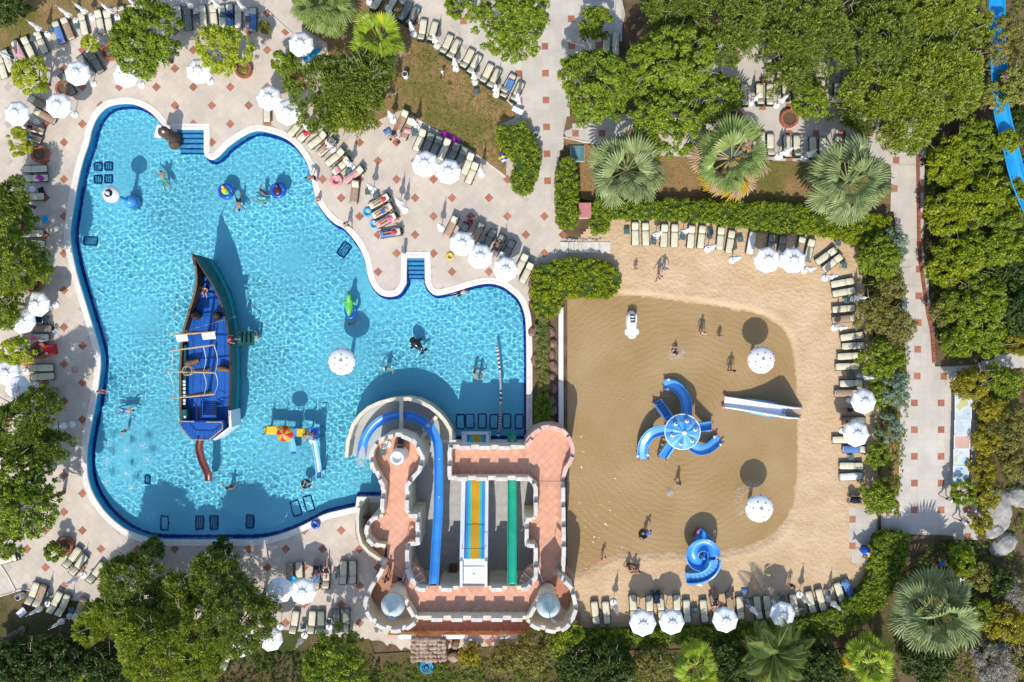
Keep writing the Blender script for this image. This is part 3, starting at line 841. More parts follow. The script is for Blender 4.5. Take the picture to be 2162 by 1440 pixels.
def parapet(px, z0, z1=ZW, th=0.28, wall_mat='castle_wall', mer='merlon', merlons=True, ztrace=ZW, closed=False, period=1.55, mlen=0.86, mh=0.45, first=0.35, name='parapet', skip=()):
    path = [P(x, y, ztrace) for x, y in px]
    L, R_ = mitre_strip(path, th, closed)
    mm = MB()
    n = len(path)
    rings = [[Vector((l.x, l.y, z0)), Vector((r.x, r.y, z0)), Vector((r.x, r.y, z1)), Vector((l.x, l.y, z1))] for l, r in zip(L, R_)]
    if closed: rings.append(rings[0])
    mm.loft(rings, cap=not closed)
    w = mm.build(name, M[wall_mat], castle)
    if merlons:
        pts = [p.xy for p in path] + ([path[0].xy] if closed else [])
        cum = [0]
        for a, b in zip(pts, pts[1:]): cum.append(cum[-1] + (b - a).length)
        def at(s):
            for i in range(len(pts) - 1):
                if s <= cum[i + 1]:
                    t = (s - cum[i]) / max(1e-6, cum[i + 1] - cum[i])
                    return pts[i].lerp(pts[i + 1], t)
            return pts[-1]
        s = first
        while s + mlen < cum[-1]:
            a, b = at(s), at(s + mlen); mid = at(s + mlen / 2)
            q = [a, mid, b]
            l2, r2 = mitre_strip(q, th + 0.05)
            mb = MB()
            zt = z1 + mh * RNG.uniform(0.93, 1.05)
            z_b = z1 - 0.10
            rr = [[Vector((l.x, l.y, z_b)), Vector((r.x, r.y, z_b)), Vector((r.x, r.y, zt - 0.04)), Vector((r.x, r.y, zt - 0.04)).lerp(Vector((l.x, l.y, zt - 0.04)), 0.1) + Vector((0, 0, 0.04)),
                   Vector((l.x, l.y, zt - 0.04)).lerp(Vector((r.x, r.y, zt - 0.04)), 0.1) + Vector((0, 0, 0.04)), Vector((l.x, l.y, zt - 0.04))] for l, r in zip(l2, r2)]
            mb.loft(rr, cap=True)
            mb.build('merlon', M[mer], w)
            # low coping stone in the gap after it
            if s + period < cum[-1]:
                a, b = at(s + mlen + 0.03), at(s + period - 0.03); mid = at(s + (mlen + period) / 2)
                l2, r2 = mitre_strip([a, mid, b], th + 0.06)
                mb = MB()
                mb.loft([[Vector((l.x, l.y, z1 - 0.03)), Vector((r.x, r.y, z1 - 0.03)), Vector((r.x, r.y, z1 + 0.06)), Vector((l.x, l.y, z1 + 0.06))] for l, r in zip(l2, r2)], cap=True)
                mb.build('coping_stone', M[mer], w)
            s += period
    return w

def walkway(name, px, z, thick=None, zt=ZW, mt='castle_grout', tiles=True):
    poly = ccw([tuple(P(x, y, zt).xy) for x, y in px])
    mm = MB(); mm.prism(poly, z - (thick if thick else z + 1.2), z)
    f = mm.build(name, M[mt], castle)
    if tiles:
        s_ = 0.50
        pp = np.array(poly); c0 = pp.mean(0)
        I, J = np.meshgrid(np.arange(-60, 60), np.arange(-60, 60)); I = I.ravel(); J = J.ravel()
        C = np.stack([(I - J) * s_ * 0.7071, (I + J) * s_ * 0.7071], -1) + np.array([CB.x, CB.y])
        C = C[sdist(C, poly) < -0.22]
        me = bpy.data.meshes.get('floor_tile') or None
        if me is None:
            t = MB(); h = s_ / 2 - 0.008; b = 0.006
            t.loft([[(-h, -h, -0.004), (h, -h, -0.004), (h, h, -0.004), (-h, h, -0.004)], [(-h, -h, 0.006), (h, -h, 0.006), (h, h, 0.006), (-h, h, 0.006)],
                    [(-h + b, -h + b, 0.012), (h - b, -h + b, 0.012), (h - b, h - b, 0.012), (-h + b, h - b, 0.012)]])
            t.f.append([8, 9, 10, 11]); t.m.append(0)
            me = t.mesh('floor_tile')
        for x, y in C:
            if TILES[0] < 300:
                link('floor_tile', me, M['castle_floor'], f, (x - CB.x, y - CB.y, z), PI / 4); TILES[0] += 1
            else:
                REST.append((f, x, y, z))
    return f
TILES, REST = [0], []
W_ARM = [(808,1080),(811,1023),(801,1006),(789,985),(784,966),(788,947),(798,933),(817,921),(843,917),(869,926),(883,943),(893,962),(888,990),(872,1009),(860,1023),(861,1084),
         (883,1087),(883,1146),(861,1148),(861,1205),(850,1232),(835,1225),(812,1190),(813,1153),(794,1151),(777,1134),(775,1115),(784,1096)]
walkway('west_walkway', W_ARM, ZF)
S_PLAT = [(862,1208),(871,1228),(881,1240),(1114,1240),(1131,1221),(1148,1246),(1112,1304),(881,1304),(848,1252)]
walkway('upper_platform', S_PLAT, 3.55)
N_ARC = [(1160 + 50 * math.cos(a), 952 - 50 * math.sin(a)) for a in [math.radians(t) for t in range(195, -50, -12)]]
E_ARM = [(1131,1021),(1131,1092),(1112,1096),(1112,1146),(1131,1158),(1131,1221),(1150,1240),(1189,1210),(1190,1158),(1188,1021)] + N_ARC[::-1][0:0]
walkway('east_walkway', E_ARM, ZF)
BRIDGE = [(950,943),(1110,944)] + N_ARC[1:-1] + [(1188,1020),(1131,1020),(1115,1007),(950,1009)]
walkway('bridge_walkway', BRIDGE, ZF + 0.002, thick=0.4)
if REST:
    t = bpy.data.meshes['floor_tile']
    pv = np.array([v.co[:] for v in t.vertices]); pf = np.array([list(p.vertices) for p in t.polygons])
    c_, s_ = math.cos(PI / 4), math.sin(PI / 4)
    pv[:, :2] = pv[:, :2] @ np.array([[c_, -s_], [s_, c_]]).T
    by = {}
    for f, x, y, z in REST: by.setdefault(f.name, []).append((x - CB.x, y - CB.y, z))
    for fn, cc in by.items():
        cc = np.array(cc)
        V = (pv[None] + cc[:, None]).reshape(-1, 3); F = (pf[None] + (np.arange(len(cc)) * len(pv))[:, None, None]).reshape(-1, 4)
        o2 = link('floor_tiles_joined', np_mesh('floor_tiles_joined', V, F), M['castle_floor'], bpy.data.objects[fn]); o2['kind'] = 'stuff'
# parapets
parapet([(808,1083),(811,1023),(801,1006),(789,985),(784,966),(788,947),(798,933),(817,921),(843,917),(869,926),(883,943),(893,962),(888,990),(872,1009),(860,1023),(861,1084)], -1.2)
parapet([(862,1086),(883,1086),(883,1147),(862,1148)], 0.0, first=0.1, period=1.2, mlen=0.7)
parapet([(861,1149),(861,1203),(872,1228),(883,1241),(903,1241)], 0.0)
parapet([(927,1241),(968,1241)], 0.0, first=0.2)
parapet([(1032,1241),(1071,1241)], 0.0, first=0.2)
parapet([(1091,1241),(1112,1240),(1131,1220),(1131,1152)], 0.0)
parapet([(1131,1149),(1112,1149),(1112,1094),(1131,1093)], 0.0, first=0.1, period=1.2, mlen=0.7)
parapet([(1131,1091),(1131,1023),(1115,1009),(950,1009),(950,943),(1108,944)], 2.3)
parapet([(1128,921)] + N_ARC[2:] + [(1188,1016)], 0.0, wall_mat='castle_pink', mer='merlon_pink', z1=ZW - 0.25, mh=0.28, period=1.7, mlen=0.9)
parapet([(1188,1018),(1190,1158),(1189,1208)], 0.0)
parapet([(1112,1304),(881,1304)], 0.0, z1=ZW + 0.5, ztrace=ZW + 0.5, mh=0.45)
parapet([(809,1088),(790,1092),(779,1103),(775,1117),(777,1134),(792,1150),(814,1153)], 0.0, period=1.1, mlen=0.7)
parapet([(811,1188),(808,1203),(789,1231),(779,1250),(772,1271),(777,1290),(789,1309),(808,1321),(834,1329),(862,1323),(880,1309)], 0.0, z1=ZW + 0.2, ztrace=ZW + 0.2, period=1.25, mlen=0.8)
parapet([(1113,1309),(1131,1321),(1169,1330),(1190,1325),(1206,1309),(1216,1280),(1206,1238),(1178,1211)], 0.0, z1=ZW + 0.2, ztrace=ZW + 0.2, period=1.25, mlen=0.8)
# diagonal wall from each tower to the south wall
parapet([(880,1306),(852,1258)], 0.0, z1=ZW + 0.3, ztrace=ZW + 0.3, period=1.4)
parapet([(1113,1306),(1140,1258)], 0.0, z1=ZW + 0.3, ztrace=ZW + 0.3, period=1.4)
# tower yards: pale floors and winding steps
for cx, cy, mir in ((855, 1221, 1), (1150, 1223, -1)):
    c = P(cx, cy, 0)
    poly = [(810,1186),(789,1231),(772,1271),(777,1290),(789,1309),(808,1320),(834,1329),(862,1323),(881,1309),(850,1255)] if mir > 0 else [(1188,1210),(1206,1238),(1216,1280),(1206,1309),(1190,1325),(1169,1330),(1131,1321),(1112,1309),(1146,1252)]
    mm = MB(); mm.prism([tuple(P(x, y, ZW).xy) for x, y in poly], 0, 2.2); mm.build('tower_yard', M['castle_wall'], castle)
    def wedge(nm, r0, r1, a0, a1, z0, z1, mt):
        mm = MB(); st = []
        for a in (a0, (a0 + a1) / 2, a1):
            u = Vector((math.cos(a) * mir, math.sin(a), 0))
            st.append((c + u * r0, c + u * r1))
        poly = [p[1] for p in st] + [p[0] for p in st[::-1]]
        mm.prism([(p.x, p.y) for p in poly], z0, z1); return mm.build(nm, M[mt], castle)
    for i in range(4):
        a0 = math.radians(72 - 15 * i); s = wedge('step', 0.8, 2.45, a0, a0 - math.radians(14.6), 2.6, 3.10 + 0.11 * i, 'castle_floor')
        u = Vector((math.cos(a0) * mir, math.sin(a0), 0)); mm = MB()
        p0, p1 = c + u * 0.85, c + u * 2.42
        d = (p1 - p0).normalized(); n_ = Vector((d.y, -d.x, 0)) * 0.04
        z_ = 3.106 + 0.11 * i
        mm.loft([[Vector((p.x - n_.x, p.y - n_.y, z_)), Vector((p.x + n_.x, p.y + n_.y, z_)), Vector((p.x + n_.x, p.y + n_.y, z_ + 0.015)), Vector((p.x - n_.x, p.y - n_.y, z_ + 0.015))] for p in (p0, p1)], cap=True)
        mm.build('nosing', M['white'], s)
    for i in range(10):
        a0 = math.radians(98 + 13 * i); wedge('step', 0.8, 2.3, a0, a0 + math.radians(12.7), 1.0, 2.98 - 0.07 * i, 'step_brown')
    # tower
    tw = MB(); tw.lathe([(0.74, 0), (0.74, 5.7)], 28, c, cap=True); t_ = tw.build('tower', M['castle_wall'], castle, smooth=False)
    tw = MB(); tw.lathe([(0.745, 5.55), (0.85, 5.6), (0.85, 5.95), (0.745, 6.0)], 28, c); tw.build('cornice', M['castle_pink'], t_)
    tw = MB(); tw.lathe([(0.90, 6.0), (0.91, 6.06), (0.62, 6.50), (0.30, 7.05), (0.06, 7.55), (0.02, 7.62)], 32, c); tw.build('roof', M['cone'], t_, smooth=True)
    tw = MB(); top = Vector((c.x, c.y, 7.5)); tw.tube([top, top + Vector((0, 0, 1.25))], 0.025, 6); pl = tw.build('flagpole', M['dark_grey'], t_)
    tw = MB()
    q = top + Vector((0, 0, 1.2))
    rows = []
    for i in range(6):
        t = i / 5
        off = Vector((0.05 + 0.5 * t, 0.06 * math.sin(5 * t), 0.03 * math.sin(7 * t))) if mir > 0 else Vector((0.05 + 0.35 * t, -0.3 * t, 0.04 * math.sin(6 * t)))
        rows.append([q + off, q + off + Vector((0, 0.01, -0.38)), q + off + Vector((0.005, 0.02, -0.38)), q + off + Vector((0.005, 0.01, 0))])
    tw.loft(rows, cap=True); tw.build('flag', M['slide_lightblue'], t_)
# curved outside stair on the pool side
SP = [(769,1082,0.1),(766,1098,0.6),(764,1115,1.1),(767,1134,1.6),(777,1150,2.1),(792,1162,2.6),(812,1170,2.98)]
sp = smooth_open([P(x, y, z) for x, y, z in SP], 3)
for i in range(len(sp) - 1):
    a, b = sp[i], sp[i + 1]
    d = (b - a).xy.normalized(); n_ = Vector((d.y, -d.x)) * 0.55
    poly = [a.xy - n_, a.xy + n_, b.xy + n_, b.xy - n_]
    mm = MB(); mm.prism([tuple(p) for p in poly], 0, b.z); mm.build('step', M['step_brown'], castle)
parapet([(757,1072),(755,1090),(755,1122),(762,1148),(777,1165),(796,1178),(815,1188)], 0.0, z1=3.55, ztrace=3.55, merlons=False, th=0.22, name='stair_wall')
# round flume basin
RING = [(731,966),(735,930),(745,898),(760,877),(778,861),(800,851),(826,844),(862,842),(886,848),(909,860),(926,874),(940,890),(950,907),(957,928)]
RZ = 1.6
mm = MB(); mm.prism([tuple(P(x, y, RZ).xy) for x, y in RING] + [tuple(P(930, 960).xy), tuple(P(800, 975).xy), tuple(P(760, 966).xy)], -1.2, 0.05); mm.build('basin_floor', M['basin'], castle)
parapet(RING, -1.2, z1=RZ, th=0.30, ztrace=RZ, merlons=False, name='basin_wall')
for (x0, y0, x1, y1) in ((847, 846, 847, 912), (922, 880, 893, 910), (905, 905, 886, 930)):
    a, b = P(x0, y0, 1.3), P(x1, y1, 1.3)
    mm = MB(); mm.strip([a, b], 0.3, 0.5); mm.build('basin_rib', M['castle_wall'], castle)
# outer tower bulge of the west head, slightly wider than the walkway
# ridged white turret on the west head
c = P(846, 958, 3.0)
mm = MB(); prof = []
for i in range(9):
    r = 0.62 - 0.012 * i
    prof += [(r, 0.22 * i), (r + 0.05, 0.22 * i + 0.08), (r, 0.22 * i + 0.2)]
prof += [(0.40, 2.0), (0.36, 1.75), (0.05, 1.7)]
mm.lathe(prof, 28, c); mm.build('ridged_turret', M['slide_white'], castle, smooth=True)
# outer walk and painted wall on the south side
walk = paving('castle_walk', W2([(846,1262),(1242,1262),(1242,1334),(846,1334)]), 1000, 1300, 13.4, PI / 4, M['step_brown'], [], terra=0, z=0.028, grid=10 ** 6)
mpaint, nt_, b_ = newmat('painted_wall')
geo_ = nt_.nodes.new('ShaderNodeNewGeometry'); nz_ = nt_.nodes.new('ShaderNodeTexNoise'); nz_.inputs['Scale'].default_value = 0.55; nz_.inputs['Detail'].default_value = 3
rp_ = nt_.nodes.new('ShaderNodeValToRGB'); rp_.color_ramp.interpolation = 'CONSTANT'
e_ = rp_.color_ramp.elements; e_[0].color = (0.52, 0.22, 0.10, 1); e_[1].position = 0.46; e_[1].color = (0.62, 0.48, 0.20, 1); x_ = e_.new(0.56); x_.color = (0.58, 0.27, 0.18, 1)
nt_.links.new(geo_.outputs['Position'], nz_.inputs['Vector']); nt_.links.new(nz_.outputs['Fac'], rp_.inputs['Fac']); nt_.links.new(rp_.outputs['Color'], b_.inputs['Base Color']); b_.inputs['Roughness'].default_value = 0.8
M['painted'] = mpaint
a, b = P(818, 1344, 0.85), P(1186, 1344, 0.85)
low = thing('painted_boundary_wall', 'low boundary wall painted in orange and cream patches below the castle', 'wall', ((a.x + b.x) / 2, a.y, 0))
mm = MB(); mm.box(((a.x + b.x) / 2, a.y, 0.4), (b.x - a.x, 0.26, 0.8)); mm.build('wall_body', M['painted'], low)
x = a.x; i = 0
for w_, mt in ((0.9, 'castle_pink'), (1.5, 'white'), (2.3, 'castle_pink'), (2.0, 'white'), (2.6, 'castle_pink'), (4.4, 'white')):
    mm = MB(); w_ = min(w_, b.x - x)
    mm.bbox((x + w_ / 2, a.y - 0.02, 0.84), (w_ - 0.01, 0.34, 0.08), 0.01); mm.build('coping_stone', M[mt], low); x += w_

# ------------------------------------------------------------------ slides of the castle
def flume_mesh(path, width, depth, lip=0.05, n=10, flat=False):
    """U-shaped channel swept along path (path = channel rim centre line)"""
    mm = MB(); rings = []
    path = [Vector(p) for p in path]
    for i, p in enumerate(path):
        t = path[min(i + 1, len(path) - 1)] - path[max(i - 1, 0)]
        t.z = 0; t.normalize(); u = Vector((t.y, -t.x, 0))
        prof = []
        W = width / 2
        prof.append((-W - lip, -0.06)); prof.append((-W - lip, 0.0)); prof.append((-W, 0.02))
        for k_ in range(1, n):
            a = PI * k_ / n
            x = -W * math.cos(a); 
            z = -depth * (math.sin(a) ** (0.45 if flat else 0.8))
            prof.append((x, z))
        prof.append((W, 0.02)); prof.append((W + lip, 0.0)); prof.append((W + lip, -0.06))
        for k_ in range(n - 1, 0, -1):
            a = PI * k_ / n
            prof.append((-(W + 0.02) * math.cos(a), -(depth + 0.05) * (math.sin(a) ** (0.45 if flat else 0.8)) - 0.03))
        rings.append([p + u * x + Vector((0, 0, z)) for x, z in prof])
    mm.loft(rings, cap=True)
    return mm
def supports(path, parent, every, z0, mt='pole', r=0.06):
    d = 0; last = Vector(path[0])
    for p in path[1:]:
        p = Vector(p); d += (p - last).length; last = p
        if d > every and p.z - 0.5 > z0 + 0.2:
            d = 0; mm = MB(); mm.tube([Vector((p.x, p.y, z0)), Vector((p.x, p.y, p.z - 0.32))], r, 8); mm.build('support_post', M[mt], parent)
BP = [(915,1236,3.75),(917,1215,3.6),(920,1160,3.1),(924,1100,2.75),(926,1040,2.45),(926,990,2.15),(925,945,1.9),(917,918,1.75),(903,899,1.6),(881,884,1.42),(858,878,1.25),(835,877,1.1),(810,885,0.92),(790,899,0.76),(776,916,0.6),(766,938,0.42),(762,966,0.22)]
bpath = smooth_open([P(x, y, z) for x, y, z in BP], 5)
bs = thing('body_slide', 'bright blue curving body slide from the castle platform into the pool', 'water slide', (bpath[0].x, bpath[0].y, 0))
flume_mesh(bpath, 0.66, 0.34, n=10).build('flume', M['slide_blue'], bs, smooth=True); supports(bpath[12:60], bs, 3.0, 0.0)
GP = [(1081,1236,3.75),(1081,1210,3.55),(1081,1150,3.0),(1081,1080,2.2),(1081,1015,1.5),(1081,960,0.75),(1081,925,0.25),(1081,912,0.15)]
gpath = smooth_open([P(x, y, z) for x, y, z in GP], 5)
gs = thing('straight_slide', 'straight emerald green water slide running down through the castle courtyard', 'water slide', (gpath[0].x, gpath[0].y, 0))
flume_mesh(gpath, 0.64, 0.30, n=10).build('flume', M['slide_green'], gs, smooth=True); supports(gpath[8:26], gs, 3.0, 0.0)
ms = thing('multi_lane_slide', 'wide racing slide with orange, teal and blue lanes between white side walls', 'water slide', (P(1004, 1200).x, P(1004, 1200).y, 0))
MP = [(1003,1180,3.45),(1003,1166,3.30),(1003,1120,2.80),(1003,1060,2.1),(1003,1010,1.5),(1004,960,0.8),(1005,930,0.28),(1005,916,0.15)]
mpath = smooth_open([P(x, y, z) for x, y, z in MP], 4)
x0, x1 = P(977.5, 720).x, P(1033, 720).x
cuts = [(0, .15, 'slide_white'), (.15, .275, 'slide_blue'), (.275, .375, 'slide_teal'), (.375, .675, 'slide_orange'), (.675, .765, 'slide_teal'), (.765, .885, 'slide_blue'), (.885, 1, 'slide_white')]
for i, (f0, f1, mt) in enumerate(cuts):
    mm = MB(); rr = []
    xa, xb = x0 + (x1 - x0) * f0, x0 + (x1 - x0) * f1
    h = 0.34 if mt == 'slide_white' else 0.0
    for p in mpath:
        if h: rr.append([Vector((xa, p.y, p.z - 0.1)), Vector((xb, p.y, p.z - 0.1)), Vector((xb, p.y, p.z + h)), Vector((xa, p.y, p.z + h))])
        else:
            n_ = max(2, int((xb - xa) / 0.1)); 
            top = [Vector((xb - (xb - xa) * k_ / n_, p.y, p.z + (0.03 if k_ in (0, n_) else -0.01))) for k_ in range(n_ + 1)]
            rr.append([Vector((xa, p.y, p.z - 0.1)), Vector((xb, p.y, p.z - 0.1))] + top)
    mm.loft(rr, cap=True); mm.build('side_wall' if h else 'lane', M[mt], ms)
supports(mpath[4:22], ms, 3.0, 0.0, r=0.09)
# start tray
yb, yt = P(1003, 1238, 3.7).y, P(1003, 1180, 3.45).y
mm = MB(); mm.box(((x0 + x1) / 2, (yb + yt) / 2, 3.36), (x1 - x0 - 0.3, yt - yb - 0.01, 0.1)); mm.build('start_tray', M['slide_white'], ms)
for xx in (x0 + 0.13, x1 - 0.13):
    mm = MB(); mm.bbox((xx, (yb + yt) / 2, 3.6), (0.22, yt - yb, 0.75), 0.04); mm.build('tray_wall', M['slide_white'], ms)
mm = MB(); ym = P(1003, 1198, 3.5).y; mm.box(((x0 + x1) / 2, ym, 3.44), (x1 - x0 - 0.5, 0.12, 0.1)); mm.build('tray_sill', M['slide_white'], ms)
mm = MB(); yy = P(1003, 1158, 4.2).y; mm.tube([Vector((x0 + 0.2, yy, 3.3)), Vector((x0 + 0.2, yy, 4.2)), Vector((x1 - 0.2, yy, 4.2)), Vector((x1 - 0.2, yy, 3.3))], 0.025, 6); mm.build('start_bar', M['dark_grey'], ms)
mm = MB(); mm.lathe([(0.10, 0), (0.10, 0.02), (0.04, 0.03)], 12, P(1000, 1213, 3.415)); mm.build('drain_cover', M['metal'], ms)
# splash frame at the pool end
for (cx, cy, sx, sy) in ((1005, 915, 62, 6), (977, 924, 5, 20), (1033, 924, 5, 20)):
    c = P(cx, cy, 0.3); mm = MB(); mm.bbox((c.x, c.y, 0.0), (sx / S, sy / S, 0.55), 0.03); mm.build('exit_frame', M['slide_white'], ms)
# pump box in the courtyard
c = P(956, 1203, 0.6); pb = thing('pump_box', 'small brown wooden pump box standing in the shaded castle courtyard', 'box', (c.x, c.y, 0.03))
mm = MB(); mm.bbox((c.x, c.y, 0.33), (0.62, 0.7, 0.6), 0.02); mm.build('box_body', M['wood'], pb)
mm = MB(); mm.bbox((c.x, c.y, 0.66), (0.7, 0.78, 0.06), 0.02); mm.build('lid', M['wood'], pb)
# lane rope with red and white floats
rp = [P(x, y, -0.05) for x, y in smooth_open([Vector((1049, 732)), Vector((1054, 770)), Vector((1057, 820)), Vector((1056, 870)), Vector((1052, 922))], 10)]
rope = thing('float_line', 'red and white float line hanging across the pool beside the castle', 'float line', rp[0])
mm = MB(); mm.tube(rp, 0.02, 5); mm.build('rope', M['rope'], rope, smooth=True)
fl = MB(); fl.lathe([(0.02, -0.09), (0.10, -0.07), (0.10, 0.07), (0.02, 0.09)], 8)
flm = fl.mesh('float_bead')
dd = 0; cnt = 0
for a, b in zip(rp, rp[1:]):
    L = (b - a).length; s = 0
    while s < L:
        q = a.lerp(b, s / L)
        o = link('float_bead', flm, M['white'], rope, q - rp[0]); o.rotation_euler = (PI / 2, 0, math.atan2(b.y - a.y, b.x - a.x) - PI / 2)
        setmat(o, M['white'] if cnt % 2 else M['spot']); cnt += 1; s += 0.2
# ------------------------------------------------------------------ pirate ship
LG = [(405,536,3.2),(411,560,3.0),(413,590,2.7),(410,615,2.4),(400,650,2.1),(388,690,1.9),(382,725,1.8),(379,780,1.8),(379,840,1.8),(380,895,1.8)]
RG = [(407,536,3.2),(428,568,3.0),(447,597,2.7),(462,626,2.4),(474,660,2.1),(482,695,1.9),(486,735,1.8),(488,790,1.8),(486,840,1.8),(484,895,1.8)]
lg = [P(*p) for p in LG]; rg = [P(*p) for p in RG]
lg = smooth_open(lg, 3); rg = smooth_open(rg, 3)
ship = thing('pirate_ship', 'blue decked pirate ship moored in the pool with tall bare masts', 'ship', tuple(P(445, 760, 0)))
def side(l, outer, z):
    c = (l + outer) / 2
    return c
def hull_ring(i):
    a, b = lg[i], rg[i]; c = (a + b) / 2
    zg = a.z
    def q(p, f, z): return Vector((c.x + (p.x - c.x) * f, c.y + (p.y - c.y) * f, z))
    return a, b, c, zg, q
low, up, inn = [], [], []
for i in range(len(lg)):
    a, b, c, zg, q = hull_ring(i)
    low.append([q(a, 0.93, -1.1), q(a, 0.985, 0.35), q(a, 1.0, 0.36)] )
    up.append(None)
def sheet_from(name, fn, mt, flip=False, mirror=True, thick=0.05):
    pass
for sd, nm in ((0, 'port'), (1, 'starboard')):
    mmL, mmU, mmI, mmR = MB(), MB(), MB(), MB()
    RL, RU, RI, RR = [], [], [], []
    for i in range(len(lg)):
        a, b, c, zg, q = hull_ring(i); p = (a, b)[sd]
        d = Vector((p.x - c.x, p.y - c.y, 0)); d = d.normalized() if d.length > 0.01 else Vector((-1 if sd == 0 else 1, 0, 0))
        RL.append([q(p, 0.90, -1.15), q(p, 0.97, 0.30), q(p, 0.95, 0.30), q(p, 0.88, -1.15)])
        RU.append([q(p, 0.97, 0.30), q(p, 1.0, zg - 0.08), q(p, 1.0, zg - 0.08) - d * 0.10, q(p, 0.97, 0.30) - d * 0.10])
        RR.append([q(p, 1.0, zg - 0.08) + d * 0.04, q(p, 1.0, zg) + d * 0.04, q(p, 1.0, zg) - d * 0.14, q(p, 1.0, zg - 0.08) - d * 0.14])
    mmL.loft(RL, cap=True).build('lower_hull', M['hull_low'], ship, smooth=False).cycles.is_caustics_receiver = True
    mmU.loft(RU, cap=True).build('bulwark', M['hull_green' if sd else 'hull_brown'], ship)
    mmR.loft(RR, cap=True).build('gunwale', M['hull_brown' if sd else 'wood'], ship)
# deck planks
NP = 6
for k in range(NP):
    mm = MB(); rr = []
    f0, f1 = k / NP, (k + 1) / NP
    for i in range(5, len(lg)):
        a, b = lg[i], rg[i]
        a2 = a.lerp(b, 0.035); b2 = a.lerp(b, 0.965)
        p0, p1 = a2.lerp(b2, f0), a2.lerp(b2, f1)
        z = 1.1 if i > 9 else 1.1 + 0.25 * (9 - i) / 4
        g_ = 0.012
        rr.append([Vector((p0.x + g_, p0.y, z - 0.08)), Vector((p1.x - g_, p1.y, z - 0.08)), Vector((p1.x - g_, p1.y, z)), Vector((p0.x + g_, p0.y, z))])
    mm.loft(rr, cap=True); mm.build('deck_plank', M['deck_blue'], ship)
mm = MB(); rr = []
for i in range(0, len(lg)):
    a, b = lg[i], rg[i]; p0, p1 = a.lerp(b, 0.02), a.lerp(b, 0.98); z = 1.0 if i > 5 else 1.2
    rr.append([Vector((p0.x, p0.y, z - 0.1)), Vector((p1.x, p1.y, z - 0.1)), Vector((p1.x, p1.y, z)), Vector((p0.x, p0.y, z))])
mm.loft(rr, cap=True); mm.build('deck_base', M['hull_brown'], ship)
# beams across the deck
for y_, xa, xb, zz in ((620, 417, 456, 1.4), (668, 398, 472, 1.14)):
    a, b = P(xa, y_, zz), P(xb, y_, zz); mm = MB(); mm.strip([a, b], 0.12, 0.12); mm.build('deck_beam', M['deck_blue'], ship)
# bowsprit and figurehead
mm = MB(); a = P(407, 545, 3.15); b = P(404, 532, 3.9); mm.tube([a + Vector((0.1, -0.6, -0.1)), a, b], [0.09, 0.07, 0.03], 8); mm.build('bowsprit', M['wood'], ship)
mm = MB(); mm.ellipsoid(P(414, 553, 2.4), (0.16, 0.22, 0.42), 10, 8); mm.build('figurehead', M['hull_green'], ship, smooth=True)
# stern castle
ST = [(379,889),(470,889),(470,905),(441,929),(403,928),(379,900)]
mm = MB(); mm.prism([tuple(P(x, y, 2.4).xy) for x, y in ST], 1.0, 2.2); mm.build('stern_block', M['deck_blue'], ship)
mm = MB(); mm.prism([tuple(P(x, y, 2.4).xy) for x, y in [(381,891),(468,891),(468,904),(440,927),(404,926),(381,900)]], 2.2, 2.25); mm.build('stern_deck', M['deck_blue'], ship)
def rail(px, z0, z1, name, mt, parent, wood='wood_light', post_every=0.32):
    pts = [P(x, y, z1) for x, y in px]
    mm = MB(); mm.tube(pts, 0.045, 6); r = mm.build(name, M[wood], parent)
    for a, b in zip(pts, pts[1:]):
        L = (b - a).length; k_ = max(1, int(L / post_every))
        for j in range(k_ + 1):
            q = a.lerp(b, j / k_); mb = MB(); mb.tube([Vector((q.x, q.y, z0)), q], 0.02, 5); mb.build('baluster', M[mt], r)
rail([(410,890),(378,889),(379,899),(403,928),(441,929),(470,905),(469,891),(436,891)], 2.2, 2.95, 'stern_rail', 'deck_blue', ship)
# hull plates at the stern and pierced bulwark panels
for px, nm, mt in (([(490,866),(492,901),(487,902),(485,866)], 'stern_panel', 'slide_white'), ([(492,901),(457,929),(452,927),(486,901)], 'stern_panel', 'slide_white')):
    mm = MB(); mm.prism([tuple(P(x, y, 1.6).xy) for x, y in px], -0.2, 1.9); mm.build(nm, M[mt], ship)
mm = MB(); mm.prism([tuple(P(x, y, 1.9).xy) for x, y in [(381,866),(396,864),(396,886),(381,888)]], 1.1, 1.95); mm.build('stern_panel', M['hull_green'], ship)
c = P(390, 881, 2.0); mm = MB(); mm.box((c.x, c.y, 1.97), (0.16, 0.22, 0.02)); mm.build('port_hole', M['white'], ship)
for y_ in (806, 813, 821, 829, 837, 846, 853):
    c = P(386, y_, 1.7); mm = MB(); mm.box((c.x, c.y, 1.5), (0.26, 0.20, 0.05)); mm.build('gun_port', M['white'], ship)
mm = MB(); a, b = P(386, 728, 1.5), P(386, 862, 1.5); mm.box(((a.x + b.x) / 2, (a.y + b.y) / 2, 1.30), (0.5, abs(a.y - b.y), 0.36)); mm.build('gun_ledge', M['hull_green'], ship)
# stair to the stern deck
for i in range(7):
    y_ = 849 + 4.6 * i; a, b = P(426, y_, 1.2 + 0.15 * i), P(455, y_ + 4.6, 1.2 + 0.15 * i)
    mm = MB(); mm.box(((a.x + b.x) / 2, (a.y + b.y) / 2, 1.15 + 0.15 * i), (b.x - a.x, 0.2, 0.05)); mm.build('stair_tread', M['deck_blue'], ship)
for x_ in (424.5, 456.5):
    a, b = P(x_, 848, 1.3), P(x_, 882, 2.3); mm = MB(); mm.tube([a, b], 0.05, 6); mm.build('stair_string', M['hull_green'], ship)
    mm = MB(); mm.tube([a + Vector((0, 0, 0.8)), b + Vector((0, 0, 0.8))], 0.03, 6); mm.build('handrail', M['wood'], ship)
